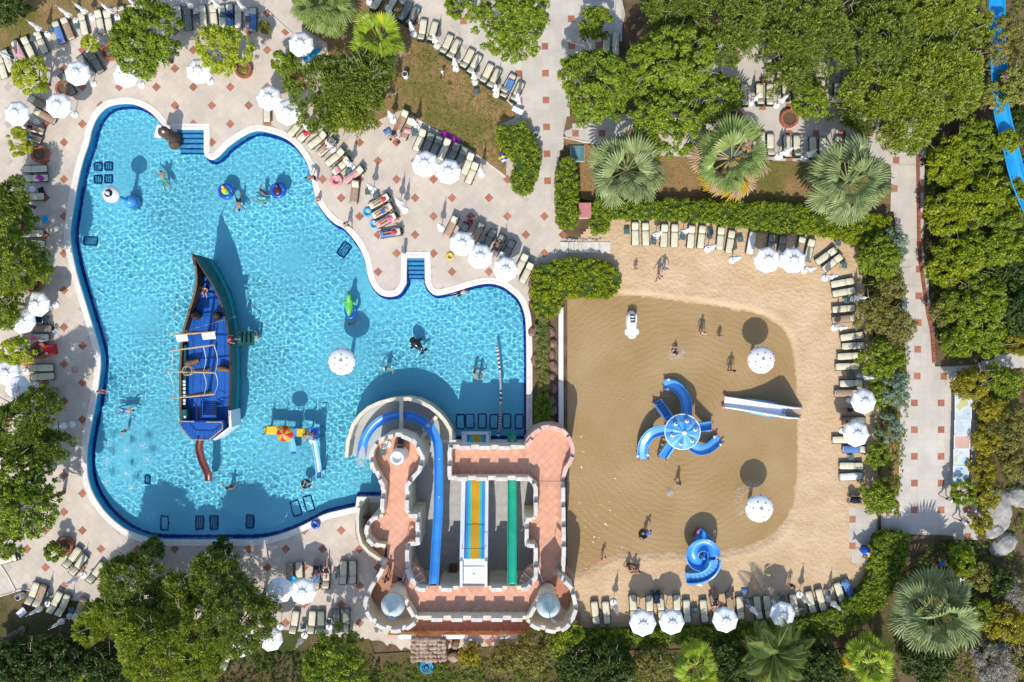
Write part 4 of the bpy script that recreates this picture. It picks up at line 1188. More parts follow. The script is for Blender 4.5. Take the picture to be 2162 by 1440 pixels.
# masts, yards and rigging
YARD = [((456,700),(357,708)), ((453,728),(358,741)), ((456,787),(349,784)), ((454,832),(360,841))]
tops = []
for i, (r_e, l_e) in enumerate(YARD):
    a, b = P(*r_e, 4.2), P(*l_e, 4.2); tops.append((a, b)); mid = (a + b) / 2
    mm = MB(); mm.tube([a, mid, b], [0.055, 0.08, 0.04], 8); yd = mm.build('yard', M['wood_light'], ship)
    if i != 1:
        mm = MB(); mm.tube([Vector((mid.x, mid.y + 0.12, 1.1)), Vector((mid.x, mid.y + 0.12, 3.5)), Vector((mid.x, mid.y + 0.12, 5.3))], [0.13, 0.11, 0.07], 8); ma = mm.build('mast', M['wood'], ship)
        mm = MB(); mm.lathe([(0.2, 1.1), (0.2, 1.22), (0.14, 1.24)], 10, (mid.x, mid.y + 0.12, 0)); mm.build('mast_foot', M['wood'], ma)
a, b = tops[2]; q = (a + b) / 2 + Vector((0, 0.12, 0.6))
mm = MB(); mm.torus(q, 0.36, 0.035, 20, 6); mm.torus(q - Vector((0, 0, 0.4)), 0.33, 0.035, 20, 6)
for j in range(8):
    an = 2 * PI * j / 8; mm.tube([q + Vector((0.36 * math.cos(an), 0.36 * math.sin(an), 0)), q + Vector((0.33 * math.cos(an), 0.33 * math.sin(an), -0.4))], 0.02, 5)
mm.build('crows_nest', M['wood_light'], ship)
for f0, f1 in ((0.03, 0.31), (0.62, 0.86)):
    a, b = tops[0]; rr = []
    for t in (f0, (f0 + f1) / 2, f1):
        q = a.lerp(b, t); rr.append([q + Vector((0, -0.06, -0.03)), q + Vector((0, -0.56, -0.28)), q + Vector((0, -0.55, -0.25)), q + Vector((0, -0.06, 0.0))])
    mm = MB(); mm.loft(rr, cap=True); mm.build('furled_sail', M['sail'], ship)
for i in range(1, 3):
    for f in (0.01, 0.25, 0.95):
        a = tops[i][0].lerp(tops[i][1], f); b = tops[i + 1][0].lerp(tops[i + 1][1], f); mid = (a + b) / 2 + Vector((0.08, 0, -0.3))
        mm = MB(); mm.tube(smooth_open([a, mid, b], 6), 0.024, 5); mm.build('rigging', M['sail'], ship)
for (t_, px, z) in ((0, (500, 668), 1.0), (0, (405, 560), 3.0), (3, (392, 925), 2.0)):
    mm = MB(); mm.tube([tops[t_][1], P(*px, z)], 0.012, 4); mm.build('rigging', M['rope'], ship)
# dark carved barrels and cannons on deck
for x_, y_, kind in ((416,666,0),(460,668,1),(408,764,2),(474,779,2)):
    mm = MB(); c = P(x_, y_, 1.4)
    if kind < 2: mm.lathe([(0.28, 0), (0.36, 0.25), (0.38, 0.45), (0.30, 0.75), (0.18, 0.82)], 14, Vector((c.x, c.y, 1.1)))
    else:
        R = Matrix.Rotation(0.25 if x_ < 440 else -0.2, 3, 'Z')
        mm.v = []; tmp = MB(); tmp.tube([(-0.55, 0, 0.45), (-0.3, 0, 0.47), (0.55, 0, 0.5), (0.62, 0, 0.5)], [0.2, 0.24, 0.15, 0.18], 12); tmp.box((-0.1, 0, 0.15), (0.7, 0.45, 0.28))
        mm.add([R @ Vector(v) + Vector((c.x, c.y, 1.1)) for v in tmp.v], tmp.f)
    mm.build('barrel' if kind < 2 else 'cannon', M['hull_brown' if kind != 2 else 'wood'], ship, smooth=(kind < 2))
# gangway with steps into the water
for i in range(4):
    c = P(505 + 9 * i, 714, 0.8 - 0.28 * i); mm = MB(); mm.box((c.x, c.y, 0.85 - 0.28 * i), (0.42, 1.2, 0.06)); mm.build('gangway_tread', M['hull_green'], ship)
for y_ in (700, 729):
    a, b = P(488, y_, 1.9), P(528, y_, 0.9); mm = MB(); mm.tube([a, b], 0.035, 6)
    for t in (0, 0.5, 1): q = a.lerp(b, t); mm.tube([q, q - Vector((0, 0, 0.8))], 0.025, 6)
    mm.build('gangway_rail', M['hull_brown'], ship)
# stern slide
sl = smooth_open([P(x, y, z) for x, y, z in [(423,926,2.45),(421,935,2.3),(420,948,2.0),(426,972,1.35),(434,990,0.8),(439,1003,0.4),(440,1017,0.2)]], 5)
flume_mesh(sl, 0.56, 0.26, n=8).build('slide_chute', M['slide_brown'], ship, smooth=True)
mm = MB(); c = P(453, 1000, 0.0); mm.tube([c + Vector((0, 0.2, -1)), c + Vector((0, 0.2, 0.5)), c + Vector((0, -0.35, 0.5)), c + Vector((0, -0.35, -1))], 0.03, 6); mm.build('slide_handrail', M['hull_brown'], ship)

# ------------------------------------------------------------------ water mushrooms
def mushroom(px, py, z, r, base_z, label, spots, cap_mt='gloss_white', stem_mt='gloss_white', group='spraying water mushrooms', rings_=True):
    c = P(px, py, z)
    t = thing('water_mushroom', label, 'water mushroom', (c.x, c.y, base_z), group=group)
    mm = MB(); mm.lathe([(0.32, base_z), (0.30, base_z + 0.1), (0.16, base_z + 0.25), (0.14, z - 0.3), (0.3, z - 0.1)], 16, (c.x, c.y, 0)); receiver(mm.build('stem', M[stem_mt], t, smooth=True))
    prof = [(0.05, z - 0.12), (r * 0.85, z - 0.14), (r * 0.98, z - 0.08), (r, z), (r * 0.96, z + 0.10), (r * 0.8, z + 0.26), (r * 0.55, z + 0.40), (r * 0.25, z + 0.48), (0.17, z + 0.49)]
    mm = MB(); mm.lathe(prof, 40, (c.x, c.y, 0)); cap = mm.build('cap', M[cap_mt], t, smooth=True)
    mm = MB(); mm.lathe([(0.17, z + 0.47), (0.16, z + 0.56), (0.10, z + 0.60), (0.05, z + 0.75), (0.02, z + 0.8)], 14, (c.x, c.y, 0)); mm.build('nozzle', M['gloss_white'], t, smooth=True)
    for f, zz, nn, ph in spots:
        for j in range(nn):
            a = 2 * PI * j / nn + ph
            sm = MB(); sm.ellipsoid((c.x + r * f * math.cos(a), c.y + r * f * math.sin(a), z + zz), (0.062, 0.062, 0.045), 8, 4); sm.build('spot', M['spot'], cap)
    return t
SPA = [(0.55, 0.40, 6, 0.2), (0.93, 0.12, 9, 0.5)]
mushroom(1607, 760, 2.4, 1.12, -0.3, 'white spotted water mushroom in the lagoon above the long white slide', SPA)
mushroom(1603, 1073, 2.4, 1.15, -0.3, 'white spotted water mushroom spraying by the lower right shore of the lagoon', [(0.55, 0.40, 6, 0.9), (0.93, 0.12, 9, 0.1)])
mushroom(722, 763, 2.4, 1.12, -1.2, 'white spotted water mushroom standing alone in the blue pool', [(0.5, 0.42, 6, 0.5), (0.95, 0.10, 8, 0.3)])
t = mushroom(235, 410, 2.5, 0.70, -1.2, 'small white domed water mushroom with black cap in the pool corner', [], stem_mt='slide_blue')
c = P(235, 410, 2.5)
mm = MB(); mm.lathe([(0.34, 2.82), (0.34, 2.93), (0.24, 3.02), (0.08, 3.05)], 20, (c.x, c.y, 0)); mm.build('black_cap', M['black'], t, smooth=True)
mm = MB(); mm.lathe([(0.09, 3.04), (0.08, 3.34), (0.03, 3.36)], 12, (c.x, c.y, 0)); mm.build('white_tip', M['gloss_white'], t, smooth=True)
mm = MB(); mm.lathe([(0.62, -1.2), (0.55, -0.3), (0.42, 0.1), (0.2, 0.3)], 16, (c.x + 0.15, c.y - 0.05, 0)); receiver(mm.build('pedestal', M['slide_blue'], t, smooth=True))
# spray falling round the lower mushroom: a ring of white droplets
def spray(px, py, r0, r1, a0, a1, nn, label, z0=-0.05, z1=0.35, sz=0.016, z=0.0):
    c = P(px, py, z); rg_ = np.random.default_rng(int(px))
    Vv, Ff = [], []
    for i in range(nn):
        a = rg_.uniform(a0, a1); r = rg_.uniform(r0, r1) ; zz = rg_.uniform(z0, z1); s = sz * rg_.uniform(0.5, 1.4)
        p = np.array([c.x + r * math.cos(a), c.y + r * math.sin(a), zz])
        k_ = len(Vv); 
        for d in ((1,0,0),(0,1,0),(-1,0,0),(0,-1,0),(0,0,1),(0,0,-1)): Vv.append(p + np.array(d) * s)
        Ff += [(k_, k_+1, k_+4), (k_+1, k_+2, k_+4), (k_+2, k_+3, k_+4), (k_+3, k_, k_+4), (k_+1, k_, k_+5), (k_+2, k_+1, k_+5), (k_+3, k_+2, k_+5), (k_, k_+3, k_+5)]
    o = link('spray_droplets', np_mesh('spray_droplets', Vv, Ff), M['foam'])
    o['kind'] = 'stuff'; o['label'] = label
    return o
spray(1590, 1056, 0.9, 1.75, 1.2, 4.0, 900, 'white spray falling off the lower lagoon mushroom')
spray(1428, 745, 0.1, 0.75, 0, 6.28, 700, 'splash round the bathers sitting in the lagoon', z0=-0.06, z1=0.15)
spray(1413, 1040, 0.05, 0.3, 0, 6.28, 250, 'small splash of a water jet in the lagoon', z0=-0.06, z1=0.3)
for i, (x_, y_) in enumerate([(226,935),(224,972),(264,950),(300,940),(265,1000),(308,970),(224,1018),(276,1030)]):
    spray(x_, y_, 0.0, 0.42, 0, 6.28, 70, 'white bubbling jet breaking the pool surface, %s from the pool edge' % ORD[i], z0=-0.12, z1=-0.09, sz=0.026)
spray(762, 975, 0.0, 0.5, 0, 6.28, 700, 'splash at the foot of the blue body slide', z0=-0.1, z1=0.1)

# ------------------------------------------------------------------ octopus slide in the lagoon
oc = P(1442, 912, 2.9)
octo = thing('octopus_slide', 'blue octopus play slide with eyed canopy and three curling chutes', 'play slide', (oc.x, oc.y, -0.3))
NPAN = 12; r = 1.42
for k in range(NPAN):
    a0, a1 = 2 * PI * k / NPAN, 2 * PI * (k + 1) / NPAN; am = (a0 + a1) / 2
    mm = MB()
    def q(rr_, a, z): return Vector((oc.x + rr_ * math.cos(a), oc.y + rr_ * math.sin(a), z))
    tip = q(0.12, am, 3.35)
    lo = 0.06
    mm.add([q(0.1, a0, 3.36), q(0.1, a1, 3.36), q(r * 0.6, a0, 3.10), q(r * 0.6, am, 3.20), q(r * 0.6, a1, 3.10), q(r, a0, 2.72), q(r * 0.99, am, 2.80), q(r, a1, 2.72),
            q(0.1, a0, 3.30), q(0.1, a1, 3.30), q(r * 0.6, a0, 3.04), q(r * 0.6, am, 3.14), q(r * 0.6, a1, 3.04), q(r, a0, 2.66), q(r * 0.99, am, 2.74), q(r, a1, 2.66)],
           [(0, 2, 3), (0, 3, 1), (1, 3, 4), (2, 5, 6, 3), (3, 6, 7, 4), (8, 11, 10), (8, 9, 11), (9, 12, 11), (10, 11, 14, 13), (11, 12, 15, 14), (5, 13, 14, 6), (6, 14, 15, 7), (0, 8, 10, 2), (2, 10, 13, 5), (1, 4, 12, 9), (4, 7, 15, 12), (0, 1, 9, 8)])
    mm.build('canopy_panel', M['slide_lightblue' if k % 2 else 'slide_blue'], octo)
mm = MB(); mm.torus((oc.x, oc.y, 2.74), r, 0.045, 36, 6); mm.build('canopy_rim', M['slide_white'], octo, smooth=True)
mm = MB(); mm.lathe([(0.2, 3.30), (0.19, 3.42), (0.08, 3.48)], 14, (oc.x, oc.y, 0)); mm.build('canopy_hub', M['slide_white'], octo, smooth=True)
for k in range(6):
    a = 2 * PI * k / 6 + 0.25; e = Vector((oc.x + r * 0.66 * math.cos(a), oc.y + r * 0.66 * math.sin(a), 3.16))
    mm = MB(); mm.ellipsoid(e, (0.17, 0.17, 0.17), 12, 8); ey = mm.build('eye', M['gloss_white'], octo, smooth=True)
    mm = MB(); mm.ellipsoid(e + Vector((0.01, 0.03, 0.13)), (0.08, 0.08, 0.06), 10, 6); mm.build('pupil', M['black'], ey, smooth=True)
bc = Vector((oc.x, oc.y, 0))
mm = MB(); mm.lathe([(0.9, 1.35), (0.95, 1.40), (0.95, 1.5), (0.9, 1.52)], 20, bc); mm.build('platform', M['slide_blue'], octo)
mm = MB(); mm.lathe([(0.35, -0.3), (0.25, 0.4), (0.22, 2.7), (0.4, 2.9)], 14, bc); mm.build('column', M['slide_blue'], octo, smooth=True)
def chute(pts, parent, w=0.78, d=0.32, mt='slide_blue'):
    pa = smooth_open([P(x, y, z) for x, y, z in pts], 6)
    mm = MB(); mm.strip([p - Vector((0, 0, d * 0.86)) for p in pa], w * 0.5, 0.03); mm.build('slide_bed', M['slide_lightblue'], parent, smooth=False)  # paler strip: sunlit brightness of the channel put into its colour
    flume_mesh(pa, w, d, lip=0.07, n=10).build('chute', M[mt], parent, smooth=True)
    e = pa[-1]; t = (pa[-1] - pa[-3]); t.z = 0; t.normalize(); u = Vector((t.y, -t.x, 0))
    for s in (-1, 1):
        b = e + u * s * (w / 2 + 0.02) + Vector((0, 0, 0.03))
        mm = MB(); mm.ellipsoid(b - t * 0.35, (0.13, 0.13, 0.11), 10, 6); mm.build('eye', M['gloss_white'], parent, smooth=True)
        mm = MB(); mm.ellipsoid(b, (0.09, 0.09, 0.08), 8, 6); mm.build('red_tip', M['red'], parent, smooth=True)
    for k in (len(pa) // 3, 2 * len(pa) // 3):
        p = pa[k]; mm = MB(); mm.tube([Vector((p.x, p.y, -0.3)), Vector((p.x, p.y, p.z - 0.3))], 0.08, 8); mm.build('support_post', M['slide_blue'], parent)
chute([(1449,890,1.75),(1450,872,1.55),(1449,850,1.25),(1441,831,0.95),(1425,815,0.6),(1402,811,0.3)], octo)
chute([(1416,908,1.75),(1398,909,1.55),(1376,916,1.2),(1361,934,0.8),(1357,952,0.5),(1358,970,0.3)], octo)
chute([(1455,932,1.75),(1465,944,1.5),(1480,950,1.15),(1496,946,0.8),(1509,936,0.5),(1521,925,0.3)], octo)
def octo_stair(x0, y0, x1, y1, zt=1.45):
    b0, b1 = P(x0, y0, 0.1), P(x1, y1, zt)
    d = (b1 - b0); d.z = 0; L = d.length; d.normalize(); u = Vector((d.y, -d.x, 0))
    for i in range(6):
        p = b0 + d * L * (i + 0.5) / 6; mm = MB(); mm.box((p.x, p.y, 0.0 + zt * (i + 0.5) / 6), (L / 6 * 1.05, 0.56, 0.08), 0); 
        an = math.atan2(d.y, d.x); mm = MB(); mm.box((p.x, p.y, zt * (i + 0.5) / 6), (L / 6 * 1.0, 0.56, 0.07), an); mm.build('stair_tread', M['slide_blue'], octo)
    for s in (-1, 1):
        o_ = u * s * 0.34; mm = MB(); rr = []
        for t, zz in ((0, 0.05), (0.5, zt * 0.5), (1, zt)):
            p = b0 + d * L * t + o_; rr.append([Vector((p.x, p.y, zz - 0.15)) - u * 0.05, Vector((p.x, p.y, zz - 0.15)) + u * 0.05, Vector((p.x, p.y, zz + 0.45)) + u * 0.05, Vector((p.x, p.y, zz + 0.45)) - u * 0.05])
        mm.loft(rr, cap=True); mm.build('stair_side', M['slide_lightblue' if s > 0 else 'slide_blue'], octo)
        p = b0 + o_; mm = MB(); mm.ellipsoid((p.x, p.y, 0.5), (0.08, 0.08, 0.08), 8, 6); mm.build('red_knob', M['red'], octo, smooth=True)
octo_stair(1386, 846, 1414, 886); octo_stair(1502, 898, 1472, 902); octo_stair(1397, 966, 1416, 936)

# ------------------------------------------------------------------ long white slide with arched blue sides
a, b = P(1527, 848, 0.0), P(1690, 872, 0.0)
wd = (b - a); Lw = wd.length; wd.normalize(); wu = Vector((-wd.y, wd.x, 0))
ws = thing('arched_slide', 'long white children slide with blue arched sides and steps at the shore end', 'play slide', ((a.x + b.x) / 2, (a.y + b.y) / 2, -0.2))
PR = [(0, 0.28), (0.16, 0.42), (0.34, 0.85), (0.50, 1.45), (0.60, 1.95), (0.66, 2.3), (0.72, 2.35), (0.80, 1.75), (0.90, 0.85), (1.0, 0.15)]
for s in (-1, 1):
    mm = MB(); rr = []
    for f, z in PR:
        p = a + wd * Lw * f + wu * s * 0.42
        rr.append([p + Vector((0, 0, -0.2)) - wu * 0.05, p + Vector((0, 0, -0.2)) + wu * 0.05, Vector((p.x, p.y, z)) + wu * 0.05, Vector((p.x, p.y, z)) - wu * 0.05])
    mm.loft(rr, cap=True); sp_ = mm.build('side_panel', M['slide_blue'], ws)
    mm = MB(); mm.tube([a + wd * Lw * f + wu * s * 0.42 + Vector((0, 0, z + 0.03)) for f, z in PR], 0.085, 8); mm.build('white_edge', M['gloss_white'], sp_, smooth=True)
    mm = MB(); mm.tube([a + wd * Lw * f + wu * s * 0.52 + Vector((0, 0, z)) for f, z in ((0.25, 0.5), (0.36, 0.75), (0.5, 1.2), (0.6, 1.5))], [0.05, 0.12, 0.12, 0.05], 8); mm.build('moulded_wave', M['slide_lightblue'], sp_, smooth=True)
    mm = MB(); mm.ellipsoid(a + wu * s * 0.45 + Vector((0, 0, 0.3)), (0.16, 0.13, 0.13), 10, 6); mm.build('red_tip', M['float_pink'], ws, smooth=True)
mm = MB(); rr = []
for f, z in ((0.01, 0.08), (0.16, 0.18), (0.34, 0.55), (0.5, 1.1), (0.6, 1.55), (0.64, 1.75), (0.71, 1.78)):
    p = a + wd * Lw * f; rr.append([p - wu * 0.39 + Vector((0, 0, z - 0.1)), p + wu * 0.39 + Vector((0, 0, z - 0.1)), p + wu * 0.39 + Vector((0, 0, z + 0.08)), p + wu * 0.25 + Vector((0, 0, z)), p - wu * 0.25 + Vector((0, 0, z)), p - wu * 0.39 + Vector((0, 0, z + 0.08))])
mm.loft(rr, cap=True); mm.build('slide_bed', M['gloss_white'], ws, smooth=False)
for i in range(6):
    f = 0.73 + 0.045 * i; p = a + wd * Lw * f; mm = MB(); mm.box((p.x, p.y, 1.6 - 0.27 * i), (0.26, 0.74, 0.08), math.atan2(wd.y, wd.x)); mm.build('step', M['wood_light'], ws)
mm = MB(); p = a + wd * Lw * 0.685; mm.torus((p.x, p.y, 1.9), 0.14, 0.03, 14, 6); mm.build('handle', M['dark_grey'], ws)

# ------------------------------------------------------------------ blue spiral slide on the beach edge
sp0 = P(1487, 1180, 0)
sps = thing('spiral_slide', 'glossy blue spiral slide with curved steps at the lower lagoon shore', 'play slide', (sp0.x, sp0.y, 0))
pa = smooth_open([P(x, y, z) for x, y, z in [(1508,1178,1.95),(1506,1163,1.9),(1495,1153,1.82),(1480,1152,1.72),(1467,1160,1.6),(1462,1175,1.5),(1468,1189,1.38),(1482,1193,1.25),(1495,1184,1.1),(1499,1168,0.95),(1494,1150,0.7),(1484,1135,0.42),(1470,1124,0.2)]], 6)
flume_mesh(pa, 0.90, 0.36, lip=0.07, n=10).build('chute', M['slide_blue'], sps, smooth=True)
e = pa[-1]; t = (pa[-1] - pa[-3]); t.z = 0; t.normalize(); mm = MB(); u = Vector((t.y, -t.x, 0))
mm.tube([e - u * 0.42 + Vector((0, 0, 0.05)), e - u * 0.2 + Vector((0, 0, -0.22)), e + u * 0.2 + Vector((0, 0, -0.22)), e + u * 0.42 + Vector((0, 0, 0.05))], 0.09, 8); mm.build('red_lip', M['red'], sps, smooth=True)
stc = smooth_open([P(x, y, z) for x, y, z in [(1448,1219,0.15),(1466,1219,0.5),(1484,1215,0.95),(1498,1206,1.3),(1506,1194,1.6),(1508,1183,1.8)]], 4)
for i in range(len(stc) - 1):
    p, n_ = stc[i], stc[i + 1]; d = (n_ - p); an = math.atan2(d.y, d.x)
    mm = MB(); mm.box(((p.x + n_.x) / 2, (p.y + n_.y) / 2, p.z), (d.xy.length * 1.05, 0.62, 0.07), an); mm.build('stair_tread', M['slide_lightblue' if i % 2 else 'slide_blue'], sps)
for s, mt in ((-1, 'slide_blue'), (1, 'slide_lightblue')):
    rr = []
    for i, p in enumerate(stc):
        d = stc[min(i + 1, len(stc) - 1)] - stc[max(i - 1, 0)]; d.z = 0; d.normalize(); u = Vector((d.y, -d.x, 0))
        q = p + u * s * -0.42
        rr.append([Vector((q.x, q.y, max(0, p.z - 0.5))) - u * 0.06, Vector((q.x, q.y, max(0, p.z - 0.5))) + u * 0.06, Vector((q.x, q.y, p.z + 0.4)) + u * 0.06, Vector((q.x, q.y, p.z + 0.4)) - u * 0.06])
    mm = MB(); mm.loft(rr, cap=True); mm.build('stair_side', M[mt], sps, smooth=False)
mm = MB(); c = P(1482, 1174, 1.2); mm.tube([Vector((c.x, c.y, 0)), Vector((c.x, c.y, 1.9))], 0.12, 10); mm.build('column', M['slide_blue'], sps, smooth=True)

# ------------------------------------------------------------------ white seal slide
c = P(1336, 686, 0.6); seal = thing('seal_slide', 'small white moulded seal slide with three steps near the lagoon top', 'play slide', (c.x, c.y, -0.3), 0.06)
st = [(-1.22, 0.30, 0.16), (-1.1, 0.42, 0.3), (-0.8, 0.50, 0.42), (-0.3, 0.46, 0.6), (0.2, 0.48, 0.95), (0.7, 0.47, 1.15), (1.05, 0.36, 1.0), (1.22, 0.18, 0.75)]
rr = []
for y_, w_, h_ in st:
    rr.append([Vector((w_ * math.cos(PI * k / 10), y_, max(0.0, h_ * math.sin(PI * k / 10)) if 0 < k < 10 else -0.1)) for k in range(11)] )
mm = MB(); mm.loft(rr, cap=True); link('body', mm.mesh('body', True), M['gloss_white'], seal)
for k in range(3):
    mm = MB(); mm.bbox((0, 0.25 + 0.27 * k, 1.06 + 0.06 * min(k, 1)), (0.42, 0.13, 0.10), 0.02); link('step', mm.mesh('step'), M['dark_grey'], seal)  # dark grey blocks stand in for the shade in the step recesses
for s in (-1, 1):
    mm = MB(); mm.ellipsoid((s * 0.48, -0.55, 0.22), (0.14, 0.3, 0.12), 10, 6); link('flipper', mm.mesh('flipper', True), M['gloss_white'], seal)
    mm = MB(); mm.ellipsoid((s * 0.3, 0.55, 1.1), (0.07, 0.4, 0.07), 8, 6); link('grab_rail', mm.mesh('grab_rail', True), M['gloss_white'], seal)

# ------------------------------------------------------------------ yellow and blue play boat in the pool
c = P(615, 912, 0.5); boat = thing('play_boat', 'yellow and blue water play platform with striped parasol and two blue chutes', 'play platform', (c.x, c.y, -1.2))
def pbox(nm, x0_, y0_, x1_, y1_, z0, z1, mt, zt=None):
    zt = z1 if zt is None else zt
    a, b = P(x0_, y0_, zt), P(x1_, y1_, zt); mm = MB(); mm.bbox(((a.x + b.x) / 2, (a.y + b.y) / 2, (z0 + z1) / 2), (abs(b.x - a.x), abs(b.y - a.y), z1 - z0), 0.03); return receiver(mm.build(nm, M[mt], boat))
pbox('yellow_deck', 558, 900, 592, 917, 0.25, 0.6, 'yellow'); pbox('middle_deck', 592, 902, 626, 921, 0.3, 0.55, 'slide_blue')
pbox('yellow_platform', 626, 905, 650, 922, 0.4, 0.75, 'yellow'); pbox('blue_platform', 650, 904, 672, 925, 0.3, 0.6, 'slide_blue')
for x_, y_ in ((560, 902), (560, 915), (590, 902), (624, 903), (672, 905), (672, 924), (650, 905)):
    p = P(x_, y_, 0.6); mm = MB(); mm.tube([Vector((p.x, p.y, -1.2)), Vector((p.x, p.y, 1.3))], 0.05, 8); receiver(mm.build('post', M['float_blue'], boat))
for (x_, y_, x2, y2) in ((650, 904, 672, 904), (672, 904, 673, 925), (592, 901, 624, 902)):
    mm = MB(); mm.tube([P(x_, y_, 1.2), P(x2, y2, 1.2)], 0.04, 6); mm.build('rail', M['float_blue'], boat)
for i in range(4):
    p = P(660 + 3.2 * i, 913, 0.8); mm = MB(); mm.box((p.x, p.y, 0.65 + 0.02 * i), (0.06, 0.8, 0.06)); mm.build('slat', M['float_blue'], boat)
pc = P(601, 916, 2.0)
for k in range(8):
    a0, a1 = 2 * PI * k / 8 + 0.2, 2 * PI * (k + 1) / 8 + 0.2; mm = MB(); R_ = 0.68
    v = lambda rr_, a, z: Vector((pc.x + rr_ * math.cos(a), pc.y + rr_ * math.sin(a), z))
    am = (a0 + a1) / 2
    mm.add([v(0, 0, 2.35), v(R_ * .6, a0, 2.2), v(R_ * .6, am, 2.22), v(R_ * .6, a1, 2.2), v(R_, a0, 1.95), v(R_, am, 1.97), v(R_, a1, 1.95), v(R_, a0, 1.90), v(R_, am, 1.92), v(R_, a1, 1.90), v(0, 0, 2.28)],
           [(0, 1, 2), (0, 2, 3), (1, 4, 5, 2), (2, 5, 6, 3), (4, 7, 8, 5), (5, 8, 9, 6), (10, 8, 7), (10, 9, 8)])
    mm.build('parasol_panel', M['red' if k % 2 else 'slide_orange'], boat)
mm = MB(); mm.tube([Vector((pc.x, pc.y, 0.4)), Vector((pc.x, pc.y, 2.42))], 0.04, 8); mm.build('parasol_pole', M['white'], boat)
mm = MB(); mm.lathe([(0.17, 1.5), (0.2, 1.6), (0.12, 1.68)], 14, P(657, 931, 1.6) * Vector((1, 1, 0)) if False else (P(657, 931, 1.6).x, P(657, 931, 1.6).y, 0)); mm.build('spray_head', M['white'], boat, smooth=True)
mm = MB(); q = P(657, 931, 1.6); mm.tube([Vector((q.x, q.y, -1.2)), Vector((q.x, q.y, 1.5))], 0.04, 8); mm.build('spray_pole', M['float_blue'], boat)
ch = [P(x, y, z) for x, y, z in ((613, 925, 0.75), (617, 940, 0.35), (620, 958, -0.1))]; flume_mesh(smooth_open(ch, 4), 0.5, 0.12, n=6, flat=True).build('chute', M['slide_lightblue'], boat, smooth=True)
ch = [P(x, y, z) for x, y, z in ((663, 927, 0.9), (667, 955, 0.55), (672, 985, 0.15), (674, 1010, -0.12))]; flume_mesh(smooth_open(ch, 4), 0.42, 0.12, n=6, flat=True).build('chute', M['slide_lightblue'], boat, smooth=True)
mm = MB(); p = P(681, 1000, 0); mm.tube([p + Vector((0, 0.35, -1.1)), p + Vector((0, 0.35, 0.5)), p + Vector((0, -0.3, 0.5)), p + Vector((0, -0.3, -1.1))], 0.03, 6); mm.build('handrail', M['hull_brown'], boat)

# ------------------------------------------------------------------ floats and inflatables
def swim_ring(px, py, R_, r_, mt, label, z=-0.05, sx=1, sy=1, rot=0, mt2=None):
    p = P(px, py, z + r_); t = thing('swim_ring', label, 'swim ring', (p.x, p.y, z), rot)
    mm = MB(); mm.torus((0, 0, r_ * 0.9), R_, r_, 28, 10, sx=sx, sy=sy); link('tube', mm.mesh('tube', True), M[mt], t)
    mm = MB(); mm.tube([(R_ * sx - 0.01, 0, r_ * 1.85), (R_ * sx + 0.02, 0, r_ * 1.98)], 0.035, 6); link('valve', mm.mesh('valve'), M['white'], t)
    return t
t = swim_ring(477, 404, 0.50, 0.19, 'float_blue', 'dark blue swim ring with a yellow and green float bird inside')
mm = MB(); mm.ellipsoid((-0.1, 0.05, 0.25), (0.26, 0.3, 0.2), 10, 8); link('bird_body', mm.mesh('bird_body', True), M['yellow'], t)
mm = MB(); mm.ellipsoid((-0.14, 0.3, 0.5), (0.14, 0.14, 0.14), 10, 8); link('bird_head', mm.mesh('bird_head', True), M['yellow'], t)
mm = MB(); mm.ellipsoid((0.16, -0.1, 0.28), (0.16, 0.2, 0.12), 10, 8); link('bird_wing', mm.mesh('bird_wing', True), M['float_green'], t)
t = swim_ring(587, 402, 0.50, 0.20, 'float_blue', 'dark blue swim ring carrying a brown horse shaped float')
mm = MB(); mm.ellipsoid((0, -0.05, 0.25), (0.3, 0.42, 0.22), 12, 8); link('horse_body', mm.mesh('horse_body', True), M['slide_brown'], t)
mm = MB(); mm.tube([(0, 0.2, 0.35), (0.0, 0.32, 0.6), (-0.05, 0.5, 0.62)], [0.16, 0.12, 0.07], 8); link('horse_head', mm.mesh('horse_head', True), M['slide_brown'], t)
t = swim_ring(740, 655, 0.42, 0.12, 'float_blue', 'oval blue float boat under the green dinosaur float', sx=1.0, sy=1.45)
c = P(736, 645, 0.3); t = thing('dinosaur_float', 'bright green inflatable dinosaur float in the middle of the pool', 'pool float', (c.x, c.y, -0.06), -0.12)
mm = MB(); mm.tube([(0.1, -0.95, 0.15), (0.06, -0.6, 0.2), (0.0, -0.1, 0.25), (0.0, 0.35, 0.3), (-0.02, 0.55, 0.55), (0.0, 0.8, 0.75), (0.02, 1.0, 0.7)], [0.05, 0.2, 0.36, 0.32, 0.18, 0.2, 0.1], 12); link('body', mm.mesh('body', True), M['float_green'], t)
for s in (-1, 1):
    mm = MB(); mm.tube([(s * 0.25, 0.3, 0.2), (s * 0.48, 0.2, 0.15), (s * 0.5, 0.02, 0.1)], [0.13, 0.1, 0.05], 8); link('foot', mm.mesh('foot', True), M['float_green'], t)
for k in range(5):
    mm = MB(); mm.ellipsoid((0, -0.55 + 0.22 * k, 0.42 + 0.04 * k), (0.03, 0.09, 0.1), 6, 5); link('back_plate', mm.mesh('back_plate', True), M['float_green'], t)
c = P(880, 727, 0.2); t = thing('orca_float', 'shiny black and white inflatable orca floating in the pool', 'pool float', (c.x, c.y, -0.08), 0.75)
mm = MB(); mm.tube([(0, 0.72, 0.2), (0, 0.6, 0.24), (0, 0.25, 0.27), (0, -0.2, 0.22), (0, -0.55, 0.16), (0, -0.72, 0.14)], [0.14, 0.32, 0.42, 0.34, 0.16, 0.06], 14); link('body', mm.mesh('body', True), M['black'], t)
